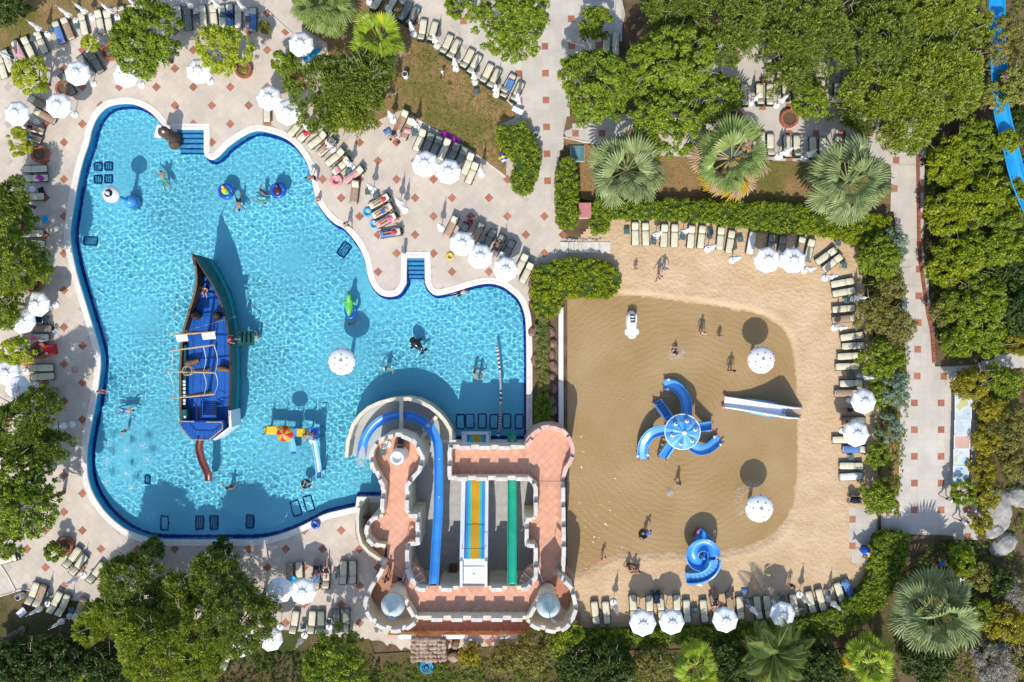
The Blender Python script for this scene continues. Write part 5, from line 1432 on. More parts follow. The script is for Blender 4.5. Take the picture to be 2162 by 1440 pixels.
mm = MB(); mm.add([(-0.04, -0.05, 0.5), (0.04, -0.05, 0.5), (0.02, -0.3, 0.88), (-0.02, -0.3, 0.88), (-0.03, -0.3, 0.45), (0.03, -0.3, 0.45)], [(0, 1, 2, 3), (3, 2, 5, 4), (0, 3, 4), (1, 5, 2), (0, 4, 5, 1)]); link('dorsal_fin', mm.mesh('dorsal_fin'), M['black'], t)
for s in (-1, 1):
    mm = MB(); mm.ellipsoid((s * 0.5, 0.1, 0.1), (0.22, 0.12, 0.06), 10, 6); link('flipper', mm.mesh('flipper', True), M['black'], t)
    mm = MB(); mm.ellipsoid((s * 0.2, -0.82, 0.15), (0.24, 0.12, 0.05), 10, 6); link('tail_fluke', mm.mesh('tail_fluke', True), M['black'], t)
    mm = MB(); mm.ellipsoid((s * 0.3, 0.42, 0.42), (0.05, 0.1, 0.07), 8, 6); link('eye_patch', mm.mesh('eye_patch', True), M['white'], t)
mm = MB(); mm.ellipsoid((0.02, -0.42, 0.30), (0.08, 0.2, 0.07), 8, 6); link('saddle_patch', mm.mesh('saddle_patch', True), M['white'], t)
swim_ring(710, 381, 0.40, 0.15, 'float_pink', 'pink swim ring leaning on the deck beside the loungers', z=0.02)
swim_ring(666, 1107, 0.27, 0.13, 'float_blue', 'navy swim ring lying on the pool coping at the lower edge', z=0.06)
swim_ring(776, 448, 0.30, 0.10, 'cyan', 'pale blue swim ring at the foot of the sunbathers', z=0.02)
swim_ring(790, 474, 0.30, 0.10, 'slide_lightblue', 'blue patterned swim ring on the deck below the sunbathers', z=0.02)
swim_ring(157, 781, 0.24, 0.05, 'float_pink', 'thin pink hoop lying on the shaded deck', z=0.02)
swim_ring(1358, 1129, 0.28, 0.12, 'black', 'black rubber ring next to the child in the lagoon', z=-0.08)
swim_ring(1114, 257, 0.2, 0.06, 'yellow', 'small yellow ring lying on the garden path', z=0.03)
swim_ring(950, 541, 0.24, 0.09, 'yellow', 'yellow inflatable ring lying near the three white parasols', z=0.02)
t = swim_ring(646, 1022, 0.33, 0.10, 'black', 'dark rubber ring around a bather near the lower pool edge')
# magenta air mattress
c = P(950, 294, 0.2); t = thing('air_mattress', 'magenta inflatable air mattress lying on the lawn edge', 'air mattress', (c.x, c.y, 0.05), -0.52)
for i in range(5):
    for j in range(2):
        mm = MB(); mm.ellipsoid((-0.72 + 0.36 * i, -0.2 + 0.4 * j, 0.1), (0.2, 0.22, 0.1), 10, 6); link('air_cell', mm.mesh('air_cell', True), M['magenta'], t)
mm = MB(); mm.bbox((0, 0, 0.06), (1.85, 0.86, 0.1), 0.03); link('base_sheet', mm.mesh('base_sheet'), M['magenta'], t)
# ------------------------------------------------------------------ sun loungers
def lounger_meshes():
    fr = MB()
    for s in (-1, 1): fr.bbox((s * 0.315, 0, 0.27), (0.05, 1.94, 0.07), 0.015)
    for y in (-0.94, -0.3, 0.3): fr.box((0, y, 0.26), (0.58, 0.06, 0.05))
    fr.box((0, 0.95, 0.27), (0.62, 0.05, 0.06))
    for s in (-1, 1):
        for y in (-0.78, 0.62): fr.tube([(s * 0.31, y, 0.25), (s * 0.33, y + 0.03, 0.0)], 0.028, 6)
    for i in range(9): fr.box((0, -0.88 + i * 0.22, 0.285), (0.6, 0.12, 0.015))
    def pad(L, W, T, y0, seg=5, ends=1.0):
        mb = MB(); rr = []
        for k in range(seg + 1):
            t = k / seg; y = y0 + L * t
            w = W * (0.90 if k in (0, seg) else 1.0) / 2; h = T * (0.55 if k in (0, seg) else 1.0)
            h *= (0.93 if k % 2 else 1.0)
            rr.append([Vector((-w, y, 0.0)), Vector((w, y, 0.0)), Vector((w, y, h * 0.6)), Vector((w * 0.86, y, h)), Vector((0, y, h * 1.04)), Vector((-w * 0.86, y, h)), Vector((-w, y, h * 0.6))])
        mb.loft(rr, cap=True)
        return mb
    seat = pad(1.28, 0.56, 0.085, -0.96, 7)
    back = pad(0.64, 0.56, 0.085, 0.0, 4)
    bfr = MB()
    for s in (-1, 1): bfr.box((s * 0.30, 0.33, -0.02), (0.045, 0.70, 0.045))
    bfr.box((0, 0.68, -0.02), (0.62, 0.05, 0.05))
    for i in range(3): bfr.box((0, 0.1 + 0.2 * i, -0.02), (0.58, 0.1, 0.02))
    tow = MB(); rr = []
    for k in range(9):
        y = -0.92 + 1.5 * k / 8; z = 0.10 + 0.012 * math.sin(k * 2.3)
        rr.append([Vector((-0.31 - 0.01 * (k % 2), y, z - 0.06)), Vector((-0.27, y, z)), Vector((0, y, z + 0.006)), Vector((0.27, y, z)), Vector((0.31, y, z - 0.06)), Vector((0.27, y, z - 0.012)), Vector((-0.27, y, z - 0.012))])
    tow.loft(rr, cap=True)
    return fr.mesh('frame'), seat.mesh('seat_cushion', True), back.mesh('back_cushion', True), bfr.mesh('back_frame'), tow.mesh('towel', True)
LF, LS, LB, LBF, LT = lounger_meshes()
LF.materials.append(M['lounger_frame']); LBF.materials.append(M['lounger_frame']); LS.materials.append(M['cushion']); LB.materials.append(M['cushion']); LT.materials.append(M['towel_brown'])
LCOUNT = [0]
def lounger(px, py, ang, label, group, flags='', z=0.02):
    c = P(px, py, 0.35)
    a = -math.radians(ang + random.uniform(-2, 2))
    t = thing('sun_lounger', label, 'sun lounger', (c.x, c.y, z), a, group)
    link('frame', LF, None, t)
    cm = M['cushion_grey'] if 'g' in flags else M['cushion']
    s = link('seat_cushion', LS, None, t, (0, 0, 0.30)); setmat(s, cm)
    up = math.radians(random.uniform(22, 38) if 'r' in flags else random.uniform(2, 9))
    f = link('back_frame', LBF, None, t, (0, 0.31, 0.30)); f.rotation_euler = (up, 0, 0)
    b = link('back_cushion', LB, None, f, (0, 0.01, 0.01)); setmat(b, cm)
    if not set(flags) & set('bwpu') and random.random() < 0.08: flags += random.choice('bbwpu')
    if 'b' in flags or 'w' in flags or 'p' in flags or 'u' in flags:
        o = link('towel', LT, None, t, (0, 0, 0.31))
        setmat(o, M['towel_brown'] if 'b' in flags else M['towel_white'] if 'w' in flags else M['towel_pink'] if 'p' in flags else M['towel_blue'])
    LCOUNT[0] += 1
    return t
ROWS = [
 ('in the top left arc', 'from the left', '', OFF(0, 0, [(10,425,-15),(48,385,-20),(120,325,-25),(178,300,-25),(258,268,-22),(372,205,-20),(428,180,-22),(525,150,-12),(630,135,-10),(685,135,-10),(785,110,-20)])),
 ('along the top picture edge', 'from the left', '', OFF(0, 0, [(1128,110,-4),(1190,118,-4,'g'),(1285,105,-4),(1352,100,-4),(1408,108,-4),(1455,100,0,'u'),(1508,105,2),(1602,125,2)])),
 ('by the top left planters', 'from the top', '', OFF(0, 0, [(607,395,-30,'g'),(545,415,-36,'g'),(428,535,-30,'g'),(250,655,-60,'b'),(285,735,-60,'b'),(205,812,-72),(190,868,-72)])),
 ('left of the pool, upper half', 'from the top', '', OFF(0, 0, [(225,1070,-90),(230,1128,-90),(205,1245,-90)]) + OFF(0, 480, [(200,40,-96),(210,105,-90)])),
 ('left of the pool, lower half', 'from the top', '', OFF(0, 480, [(250,640,-90,'b'),(235,700,-90,'w'),(265,890,-92),(270,945,-92),(285,1045,-90),(300,1110,-90,'b')])),
 ('near the potted bush at lower left', 'from the left', 'r', OFF(0, 960, [(55,660,75),(460,650,215),(500,695,215),(610,745,215)])),
 ('at the edge of the lower left lawn', 'from the left', 'r', OFF(0, 960, [(208,878,200),(256,893,200),(350,935,205),(402,953,205),(505,980,200)])),
 ('standing alone on the lower left lawn', 'from the left', 'r', OFF(0, 960, [(402,1265,195),(460,1272,190),(1437,1290,195)])),
 ('left of the castle, upper row', 'from the left', 'r', OFF(540, 960, [(215,765,180,'b'),(275,755,180),(385,775,180),(445,775,180),(555,745,180),(615,745,180)])),
 ('left of the castle, lower row', 'from the left', 'r', OFF(540, 960, [(245,1060,187),(355,1060,184),(412,1060,180,'g'),(510,1050,180,'g'),(572,1045,180,'g')])),
 ('above the dry lawn', 'from the left', 'r', OFF(540, 0, [(770,12,206),(865,15,206),(945,78,207,'g'),(995,108,207,'g'),(1055,192,190),(1122,205,195),(1208,285,205),(1255,315,207),(1340,375,207),(1385,410,207),(1462,470,207),(1510,500,207),(1592,565,207)]) + [(1073,178,207),(1092,195,203)]),
 ('on the curved pool edge', 'from the left', 'r', OFF(540, 0, [(70,700,0),(262,800,42),(325,838,45),(395,885,50),(452,930,50),(505,995,50),(545,1048,50),(625,1105,55,'p'),(628,1215,5,'b')])),
 ('along the lower edge of the dry lawn', 'from the left', 'r', OFF(540, 0, [(925,765,25,'b'),(962,815,25,'b'),(1040,885,25),(1092,910,25,'g'),(1140,930,25,'g'),(1195,945,25),(1250,975,25,'g'),(1300,1000,25,'g'),(1345,1035,22),(1370,1095,22)])),
 ('among the sunbathers in mid deck', 'from the top', 'r', OFF(540, 0, [(785,1275,62),(805,1335,62),(830,1395,62,'p')]) + [(826,492,80,'u')]),
 ('behind the three white parasols', 'from the left', 'r', [(953,478,28,'b'),(975,492,28,'g'),(1008,492,28,'g'),(1032,507,28,'g'),(1053,517,28,'g'),(1072,528,28,'g')] + OFF(1080, 480, [(62,232,28),(98,285,28)])),
 ('under the huge trees', 'from the left', '', OFF(1080, 0, [(600,290,180),(660,280,180)])),
 ('on the top right terrace, upper row', 'from the left', 'r', OFF(1080, 0, [(1415,595,180),(1475,605,180),(1572,600,180)]) + OFF(1620, 0, [(15,600,180),(118,570,180),(180,575,180),(345,575,180),(445,600,180),(505,595,180)])),
 ('on the top right terrace, lower row', 'from the left', 'r', OFF(1080, 0, [(1255,920,180),(1310,890,180),(1585,905,180)]) + OFF(1620, 0, [(20,918,180),(125,928,180),(188,928,180),(290,938,180),(350,942,180),(450,935,180),(515,935,180)])),
 ('along the top of the beach', 'from the left', '', [(1341,493,0),(1363,494,0),(1402,497,1),(1424,497,1),(1459,500,4),(1481,500,4),(1521,503,6),(1542,510,8),(1586,513,8),(1628,518,8,'g'),(1650,522,8,'g'),(1689,524,12),(1709,528,15)]),
 ('down the right side of the beach', 'from the top', '', OFF(1620, 480, [(370,182,52),(412,225,52),(475,350,80),(485,410,80),(485,515,85),(485,580,85),(535,690,82),(545,750,85),(517,815,85),(505,880,87),(532,987,88),(500,1050,88,'b'),(545,1220,90,'g'),(485,1345,90),(550,1405,90)]) + OFF(1620, 960, [(530,70,89),(530,137,86)])),
 ('in the row along the bottom of the beach', 'from the left', '', OFF(1080, 960, [(530,1000,172),(600,1000,177),(770,960,178),(875,965,180),(945,960,176),(1048,960,178),(1110,990,178),(1218,990,174),(1288,955,172,'b'),(1385,945,175,'b'),(1448,970,175),(1560,970,173)]) + OFF(1620, 960, [(2,965,172),(170,955,170),(275,935,168),(340,920,166),(460,880,160),(515,860,158,'u')])),
]
SPOTS = {}
for desc, frm, fl, pts in ROWS:
    for i, p in enumerate(pts):
        x, y, a = p[:3]; f = fl + (p[3] if len(p) > 3 else '')
        z = 0.02 if not (1190 < x < 1850 and 450 < y < 1340) else 0.05
        kind = 'grey cushioned' if 'g' in f else 'cream'
        lb = '%s %s sun lounger %s %s' % (ORD[i], kind, frm, desc)
        SPOTS[(desc, i)] = lounger(x, y, a, lb[:1].lower() + lb[1:], 'sun loungers ' + desc, f, z)

# ------------------------------------------------------------------ parasols
def parasol_meshes():
    R_ = 1.06
    pan = MB()
    a0, a1 = -PI / 8, PI / 8
    def q(r, a, z): return Vector((r * math.cos(a), r * math.sin(a), z))
    n = 4; rings = []
    for r, z0, sag in ((0.16, 2.70, 0.0), (0.45, 2.61, 0.012), (0.78, 2.49, 0.025), (R_, 2.40, 0.03), (R_ * 1.005, 2.31, 0.015)):
        row = []
        for k in range(n + 1):
            t = k / n; a = a0 + (a1 - a0) * t
            rr = r * math.cos(PI / 8) / math.cos(a)          # straight edge between ribs
            row.append(q(rr, a, z0 - sag * math.sin(PI * t)))
        rings.append(row)
    pan.loft(rings, closed=False)
    k0 = len(pan.v)
    pan.loft([[v - Vector((0, 0, 0.012)) for v in row] for row in rings], closed=False)
    ribs = MB()
    for k in range(8):
        a = PI / 8 + k * PI / 4; ribs.tube([q(0.05, a, 2.69), q(0.78, a, 2.47), q(R_ * 0.99, a, 2.36)], 0.012, 5)
    cap = MB(); rr = []
    for r, z in ((0.02, 2.80), (0.14, 2.78), (0.27, 2.72), (0.30, 2.68)):
        rr.append([q(r * (1.0 if k % 2 else 0.93), k * PI / 8, z + (0.02 if k % 2 == 0 else 0)) for k in range(16)])
    cap.loft(rr); cap.f.append(list(range(16))); cap.m.append(0)
    loops = MB()
    for k in range(8):
        a = PI / 8 + k * PI / 4
        loops.tube([q(0.30, a - 0.16, 2.665), q(0.37, a - 0.09, 2.685), q(0.40, a, 2.69), q(0.37, a + 0.09, 2.685), q(0.30, a + 0.16, 2.665)], 0.013, 5)
    fin = MB(); fin.lathe([(0.03, 2.78), (0.04, 2.83), (0.02, 2.87)], 8)
    pole = MB(); pole.tube([(0, 0, 0.05), (0, 0, 2.78)], 0.028, 8)
    base = MB(); base.lathe([(0.28, 0.0), (0.29, 0.05), (0.25, 0.1), (0.06, 0.13), (0.045, 0.35)], 20)
    # folded
    fold = MB(); rr = []
    for z, r, am in ((1.02, 0.20, 0.40), (1.10, 0.215, 0.36), (1.35, 0.18, 0.30), (1.58, 0.115, 0.18), (1.66, 0.10, 0.12), (1.8, 0.125, 0.22), (2.1, 0.11, 0.2), (2.35, 0.06, 0.1), (2.45, 0.02, 0.0)):
        rr.append([q(r * (1 + am * (1 if k % 2 else -1) * (1 if (k // 2) % 2 else 0.6)), 2 * PI * k / 16, z + (0.03 if k % 4 == 0 else 0)) for k in range(16)])
    fold.loft(rr, cap=True)
    tie = MB(); tie.torus((0, 0, 1.62), 0.115, 0.018, 14, 6)
    return dict(panel=pan.mesh('canopy_panel', True), rib=ribs.mesh('ribs'), cap=cap.mesh('vent_cap', True), loop=loops.mesh('vent_loops'), fin=fin.mesh('finial'), pole=pole.mesh('pole'), base=base.mesh('base'), fold=fold.mesh('folded_canopy'), tie=tie.mesh('tie_band'))
PMS = parasol_meshes()
for k_, m_ in (('panel', 'canvas'), ('rib', 'pole'), ('cap', 'canvas'), ('loop', 'dark_grey'), ('fin', 'white'), ('pole', 'pole'), ('base', 'gloss_white'), ('fold', 'canvas'), ('tie', 'white')):
    PMS[k_].materials.append(M[m_])
def parasol(px, py, label, rot=0.0, z=0.02, s=1.0):
    c = P(px, py, 2.4)
    t = thing('open_parasol', label, 'parasol', (c.x, c.y, z), rot, 'open white parasols'); t.scale = (s, s, 1); t.rotation_euler = (random.uniform(-.04, .04), random.uniform(-.04, .04), rot)
    link('base', PMS['base'], None, t); link('pole', PMS['pole'], None, t); link('finial', PMS['fin'], None, t); link('vent_cap', PMS['cap'], None, t)
    cf = link('canopy_ribs', PMS['rib'], None, t)
    for k in range(8):
        o = link('canopy_panel', PMS['panel'], None, cf); o.rotation_euler = (0, 0, k * PI / 4)
    link('vent_loops', PMS['loop'], None, t)
    return t
OPEN = OFF(0, 0, [(483,465,'with loungers behind it, below the small planter tree'),(362,668,'just left of the pool corner beside a round white table'),(110,715,'at the far upper left above two sunbathers'),(800,470,'half hidden beneath the large round dark green tree'),(1255,450,'peeking out from under the lime green round tree')]) + \
       OFF(540, 0, [(80,615,'above the pool curve, left one of the touching pair'),(205,710,'against the big pine, right one of the touching pair'),(290,282,'beside a bright blue air mattress near the fan palm'),(1080,1040,'left one of the pair below the dry lawn'),(1225,1090,'right one of the pair below the dry lawn')]) + \
       OFF(540, 480, [(1300,100,'upper left one of the diagonal row of three'),(1425,190,'middle one of the diagonal row of three'),(1580,258,'lower right one of the diagonal row of three')]) + \
       [(1620,547,'left one of the pair at the top of the beach'),(1672,550,'right one of the pair at the top of the beach'),(1822,850,'upper one of two on the right side of the beach'),(1806,918,'lower one of two on the right side of the beach')] + \
       OFF(1080, 960, [(835,1063,'first from the castle below the beach'),(1012,1063,'second from the castle below the beach'),(1355,1048,'third from the castle below the beach')]) + OFF(1620, 960, [(100,1005,'fourth from the castle below the beach')]) + \
       OFF(540, 960, [(300,865,'on the deck left of the castle, fully in view'),(150,860,'left of the castle, half covered by a pine'),(95,1165,'below the pines on the shaded lower lawn')]) + [(515,1360,'peeking out under the big pine at the bottom')] + \
       OFF(0, 480, [(235,480,'left of the pool under pine branches, upper of two'),(140,590,'left of the pool under pine branches, lower of two'),(40,920,'at the left edge, upper of the shaded pair'),(110,1010,'at the left edge, lower of the shaded pair')])
for i, (x, y, d) in enumerate(OPEN):
    parasol(x, y, 'open white parasol ' + d, random.uniform(0, 0.78), 0.05 if (1190 < x < 1850 and 450 < y < 1340) else 0.02, random.uniform(0.97, 1.05))
def folded(bx, by, label, z=0.02, lean=(0, 0)):
    c = P(bx, by, 0.1)
    t = thing('folded_parasol', label, 'parasol', (c.x, c.y, z), random.uniform(0, 6.28), 'folded white parasols')
    link('base', PMS['base'], None, t); link('pole', PMS['pole'], None, t); link('folded_canopy', PMS['fold'], None, t); link('tie_band', PMS['tie'], None, t)
    return t
FOLD = [
 ('in the arc of loungers at top left', 'from the left', OFF(0, 0, [(100,390),(300,215),(482,130),(583,108),(745,108),(905,75)])),
 ('among the loungers along the top edge', 'from the left', OFF(0, 0, [(1243,72),(1408,72),(1570,90)])),
 ('in the column left of the pool', 'from the top', OFF(0, 0, [(205,1200)]) + [(152,896)]),
 ('by the lower left lawn loungers', 'from the left', OFF(0, 960, [(303,945),(440,1025),(525,762)])),
 ('left of the castle in the shade', 'from the left', OFF(540, 960, [(308,1145),(465,1090)])),
 ('along the upper path above the lawn', 'from the left', OFF(540, 0, [(720,12),(860,115),(1000,215),(1145,292),(1268,435),(1388,520),(1522,598)]) + [(1093,218)]),
 ('by the curved pool edge loungers', 'from the left', OFF(540, 0, [(350,835),(490,945),(610,1060),(745,1205),(915,1290),(945,1330)])),
 ('along the lower lawn edge', 'from the left', OFF(540, 0, [(870,760),(1020,810),(1430,1105)])),
 ('near the three open parasols', 'from the left', [(932,482),(1060,540)]),
 ('on the top right terrace, upper row', 'from the left', OFF(1080, 0, [(1355,665),(1515,650)]) + OFF(1620, 0, [(60,665),(390,660)])),
 ('on the top right terrace, lower row', 'from the left', OFF(1620, 0, [(70,990),(232,1000)]) + [(1650,328)]),
 ('at the top of the beach', 'from the left', [(1384,498),(1441,492),(1494,526),(1546,549),(1698,571)]),
 ('down the right side of the beach', 'from the top', OFF(1620, 480, [(365,320),(540,455),(425,635),(585,945)])),
 ('at the bottom of the beach', 'from the left', OFF(1080, 960, [(645,935),(1498,948)]) + OFF(1620, 960, [(203,885),(382,915)])),
]
for desc, frm, pts in FOLD:
    for i, (x, y) in enumerate(pts):
        folded(x, y, '%s folded white parasol %s %s' % (ORD[i], frm, desc), 0.05 if (1190 < x < 1850 and 450 < y < 1340) else 0.02)
# ------------------------------------------------------------------ low tables
tb = MB(); tb.bbox((0, 0, 0.40), (0.46, 0.46, 0.05), 0.02)
for sx in (-1, 1):
    for sy in (-1, 1): tb.tube([(sx * 0.18, sy * 0.18, 0.39), (sx * 0.21, sy * 0.21, 0)], 0.022, 6)
rim = MB(); rim.torus((0, 0, 0.425), 0.17, 0.012, 16, 5)
TBM, TRM = tb.mesh('table_top_and_legs'), rim.mesh('cup_ring')
TBM.materials.append(M['table']); TRM.materials.append(M['dark_grey'])
TAB = [('at the top of the beach', OFF(1080, 480, [(730,25),(900,92),(1085,62),(1262,32),(1450,75)])), ('at the upper right corner of the beach', OFF(1620, 480, [(448,100),(487,240)])), ('down the right side of the beach', OFF(1620, 480, [(503,462),(568,628),(535,935)]) + [(1797,965)]),
       ('at the bottom of the beach', OFF(1080, 960, [(1160,985),(1500,930)]) + [(1652,1262),(1692,1285),(1747,1252),(1815,1245)]), ('in the arc of loungers at top left', OFF(0, 0, [(210,245),(325,190),(490,165)])), ('along the top edge', OFF(0, 0, [(1243,105),(1410,95),(1570,120)])),
       ('on the deck left of the castle', OFF(540, 960, [(498,765),(300,1085),(460,1060)])), ('on the lower left lawn', OFF(0, 960, [(440,1140),(300,912),(455,985)])), ('among the sunbathers in mid deck', OFF(540, 0, [(710,1215),(760,1240),(585,1085)])),
       ('along the lower lawn edge', OFF(540, 0, [(1005,845),(1165,905)])), ('behind the three open parasols', [(992,470),(1018,515)]), ('on the dry lawn', OFF(540, 0, [(1395,580)])), ('on the castle head', [(808,955)])]
for desc, pts in TAB:
    for i, (x, y) in enumerate(pts):
        zc = 0.02 if desc != 'on the castle head' else 3.0
        c = P(x, y, 0.4 + (zc if zc > 1 else 0)); t = thing('side_table', ('%s low dark green table from the left %s' % (ORD[i], desc)) if len(pts) > 1 else 'low dark green table ' + desc, 'table', (c.x, c.y, 0.05 if zc < 1 else 3.015), random.uniform(-0.2, 0.2), 'low green tables')
        link('table_top_and_legs', TBM, None, t); link('cup_ring', TRM, None, t)
# ------------------------------------------------------------------ round brick planters
bk = MB(); bk.bbox((0, 0, 0), (0.22, 0.105, 0.10), 0.008); BKM = bk.mesh('brick'); BKM.materials.append(M['brick'])
soil = MB(); soil.lathe([(0.6, 0.0), (0.6, 0.28), (0.3, 0.33), (0.02, 0.34)], 20); SOM = soil.mesh('soil'); SOM.materials.append(M['soil'])
def planter(px, py, r, label):
    c = P(px, py, 0.35); t = thing('brick_planter', label, 'planter', (c.x, c.y, 0.02), 0, 'round brick planters')
    s = link('soil', SOM, None, t); s.scale = (r / 0.62, r / 0.62, 1)
    nb = int(2 * PI * r / 0.125)
    for k in range(nb):
        a = 2 * PI * k / nb
        o = link('brick', BKM, None, t, (r * math.cos(a), r * math.sin(a), 0.36)); o.rotation_euler = (0, 0, a)
    mm = MB(); mm.lathe([(r + 0.09, 0), (r + 0.09, 0.31), (r - 0.09, 0.31), (r - 0.09, 0.0)], 28); link('planter_wall', mm.mesh('planter_wall'), M['terracotta'], t)
    return t
for x, y, r, d in OFF(0, 0, [(690,325,.62,'left of the large round tree'),(1540,440,.6,'under the lime green round tree'),(400,560,.55,'under the small tree by the first parasol'),(250,975,.62,'beside the leafy bush left of the pool')]) + \
        OFF(0, 480, [(215,355,.62,'left of the pool beneath pine branches'),(245,780,.62,'next to the red bag'),(130,5,.5,'at the left edge beside the shaded deck')]) + OFF(0, 960, [(405,580,.68,'standing on the lower left deck')]) + \
        OFF(540, 0, [(245,500,.62,'left of the big pine')]) + OFF(1080, 0, [(1410,745,.68,'nearly bare, on the top right terrace')]) + OFF(1620, 0, [(140,750,.66,'with a round bush on the top right terrace')]):
    planter(x, y, r, 'round red brick planter ' + d)
# brick edging of the side path
ed = smooth_open([P(x, y) for x, y in [(1937,330),(1940,520),(1947,585),(1958,660),(1966,700),(1971,765)]], 12)
edge = thing('brick_edging', 'red brick edging along the right side of the garden path', 'edging', ed[0]); acc = 0
for a, b in zip(ed, ed[1:]):
    L = (b - a).length; s = 0
    while s < L:
        q = a.lerp(b, s / L); o = link('brick', BKM, None, edge, q - ed[0] + Vector((0, 0, 0.08))); o.rotation_euler = (0, 0, math.atan2(b.y - a.y, b.x - a.x) + PI / 2); o.scale = (1.2, 1, 1.4); s += 0.125
# ------------------------------------------------------------------ odds and ends
def simple(name, label, cat, px, py, z, parts_, rz=0.0, zc=0.0, group=None):
    c = P(px, py, zc); t = thing(name, label, cat, (c.x, c.y, z), rz, group)
    for nm, mb, mt, sm in parts_: link(nm, mb.mesh(nm, sm), M[mt], t)
    return t
# brown rock pillar with sign at the pool corner
simple('rock_pillar', 'brown sculpted rock pillar with a white board at the pool steps', 'sculpture', 357, 285, 0.0, [
    ('pillar', MB().lathe([(0.5, -0.4), (0.55, 0.0), (0.44, 0.5), (0.5, 1.0), (0.42, 1.6), (0.46, 2.0), (0.3, 2.25), (0.05, 2.3)], 16), 'rock_dark', True),
    ('foot_stone', MB().ellipsoid((0.05, -0.55, 0.15), (0.5, 0.45, 0.35), 12, 8), 'rock_dark', True),
    ('sign_board', MB().box((-0.55, 0.1, 1.6), (0.55, 1.05, 0.05), -0.25), 'white', False),
    ('nozzle', MB().lathe([(0.12, 2.25), (0.1, 2.4), (0.05, 2.42)], 10, (-0.1, 0.35, 0)).lathe([(0.11, 2.2), (0.1, 2.35), (0.05, 2.36)], 10, (0.15, -0.1, 0)), 'white', True)], zc=1.0)
simple('depth_post', 'grey metal post box beside the small pool steps', 'post', 852, 527, 0.02, [('post', MB().bbox((0, 0, 0.4), (0.22, 0.5, 0.8), 0.02), 'dark_grey', False), ('plate', MB().bbox((0, 0, 0.82), (0.28, 0.56, 0.04), 0.01), 'metal', False)], zc=0.6)
for i, (x, y, d) in enumerate([(118 / 3, 960 + 902 / 3, 'by the lower left loungers'), (855, 157, 'on the dry lawn beside the pine'), (1132, 285, 'at the corner of the kidney shaped hedge')]):
    simple('litter_bin', 'round white litter bin ' + d, 'bin', x, y, 0.03, [('bin_body', MB().lathe([(0.22, 0), (0.25, 0.7), (0.22, 0.72), (0.2, 0.5), (0.02, 0.48)], 16), 'white', False), ('bag', MB().lathe([(0.19, 0.5), (0.2, 0.66), (0.15, 0.6), (0.02, 0.58)], 12), 'dark_grey', True)], zc=0.6)
simple('lawn_tap', 'small white garden tap standing on the worn lawn', 'tap', 934, 153, 0.05, [('post', MB().tube([(0, 0, 0), (0, 0, 0.7)], 0.05, 8), 'white', False), ('head', MB().ellipsoid((0, 0, 0.75), (0.13, 0.13, 0.1), 10, 6), 'white', True)], zc=0.6)
for i, (x, y) in enumerate([(932, 163), (949, 176)]):
    simple('hose_ring', 'small black hose coil on the worn lawn, %s the tap' % ('nearest' if i == 0 else 'farther from'), 'hose', x, y, 0.05, [('coil', MB().torus((0, 0, 0.04), 0.12, 0.03, 16, 6), 'black', True)])
simple('info_board', 'white information board leaning at the end of the upper path', 'sign', 1093, 238, 0.03, [('board', MB().box((0, 0, 0.55), (0.95, 0.42, 0.04)), 'white', False), ('stand', MB().tube([(-0.4, 0, 0), (-0.4, 0, 0.55)], 0.03, 6).tube([(0.4, 0, 0), (0.4, 0, 0.55)], 0.03, 6), 'metal', False)], rz=-0.45)
simple('poster_stand', 'printed white board leaning on the lower left lawn', 'sign', 55, 1288, 0.05, [('board', MB().box((0, 0, 0.5), (0.75, 0.55, 0.03)), 'towel_white', False), ('leg', MB().tube([(-0.3, 0.2, 0), (-0.3, 0.2, 0.5)], 0.02, 6).tube([(0.3, -0.2, 0), (0.3, -0.2, 0.5)], 0.02, 6), 'metal', False)], rz=0.7)
simple('utility_box', 'pink roofed square kiosk box set into the hedge', 'kiosk', 1235, 444, 0.0, [('body', MB().box((0, 0, 0.6), (0.85, 1.0, 1.2)), 'castle_wall', False), ('roof', MB().bbox((0, 0, 1.26), (1.05, 1.25, 0.12), 0.03), 'roof_pink', False)], zc=1.2)
simple('hatch_cover', 'weathered blue green hatch cover beside the shaded hedge', 'cover', 1219, 325, 0.0, [('lid', MB().bbox((0, 0, 0.12), (1.1, 1.3, 0.24), 0.03), 'utility_lid', False), ('rim', MB().bbox((0, 0, 0.05), (1.2, 1.4, 0.1), 0.02), 'kerb', False)])
simple('meter_box', 'small pink box standing in the long hedge by the yellow fronds', 'box', 1518, 410, 0.0, [('body', MB().box((0, 0, 0.3), (0.7, 0.26, 0.6)), 'castle_pink', False), ('lid', MB().bbox((0, 0, 0.63), (0.78, 0.32, 0.06), 0.01), 'roof_pink', False)])
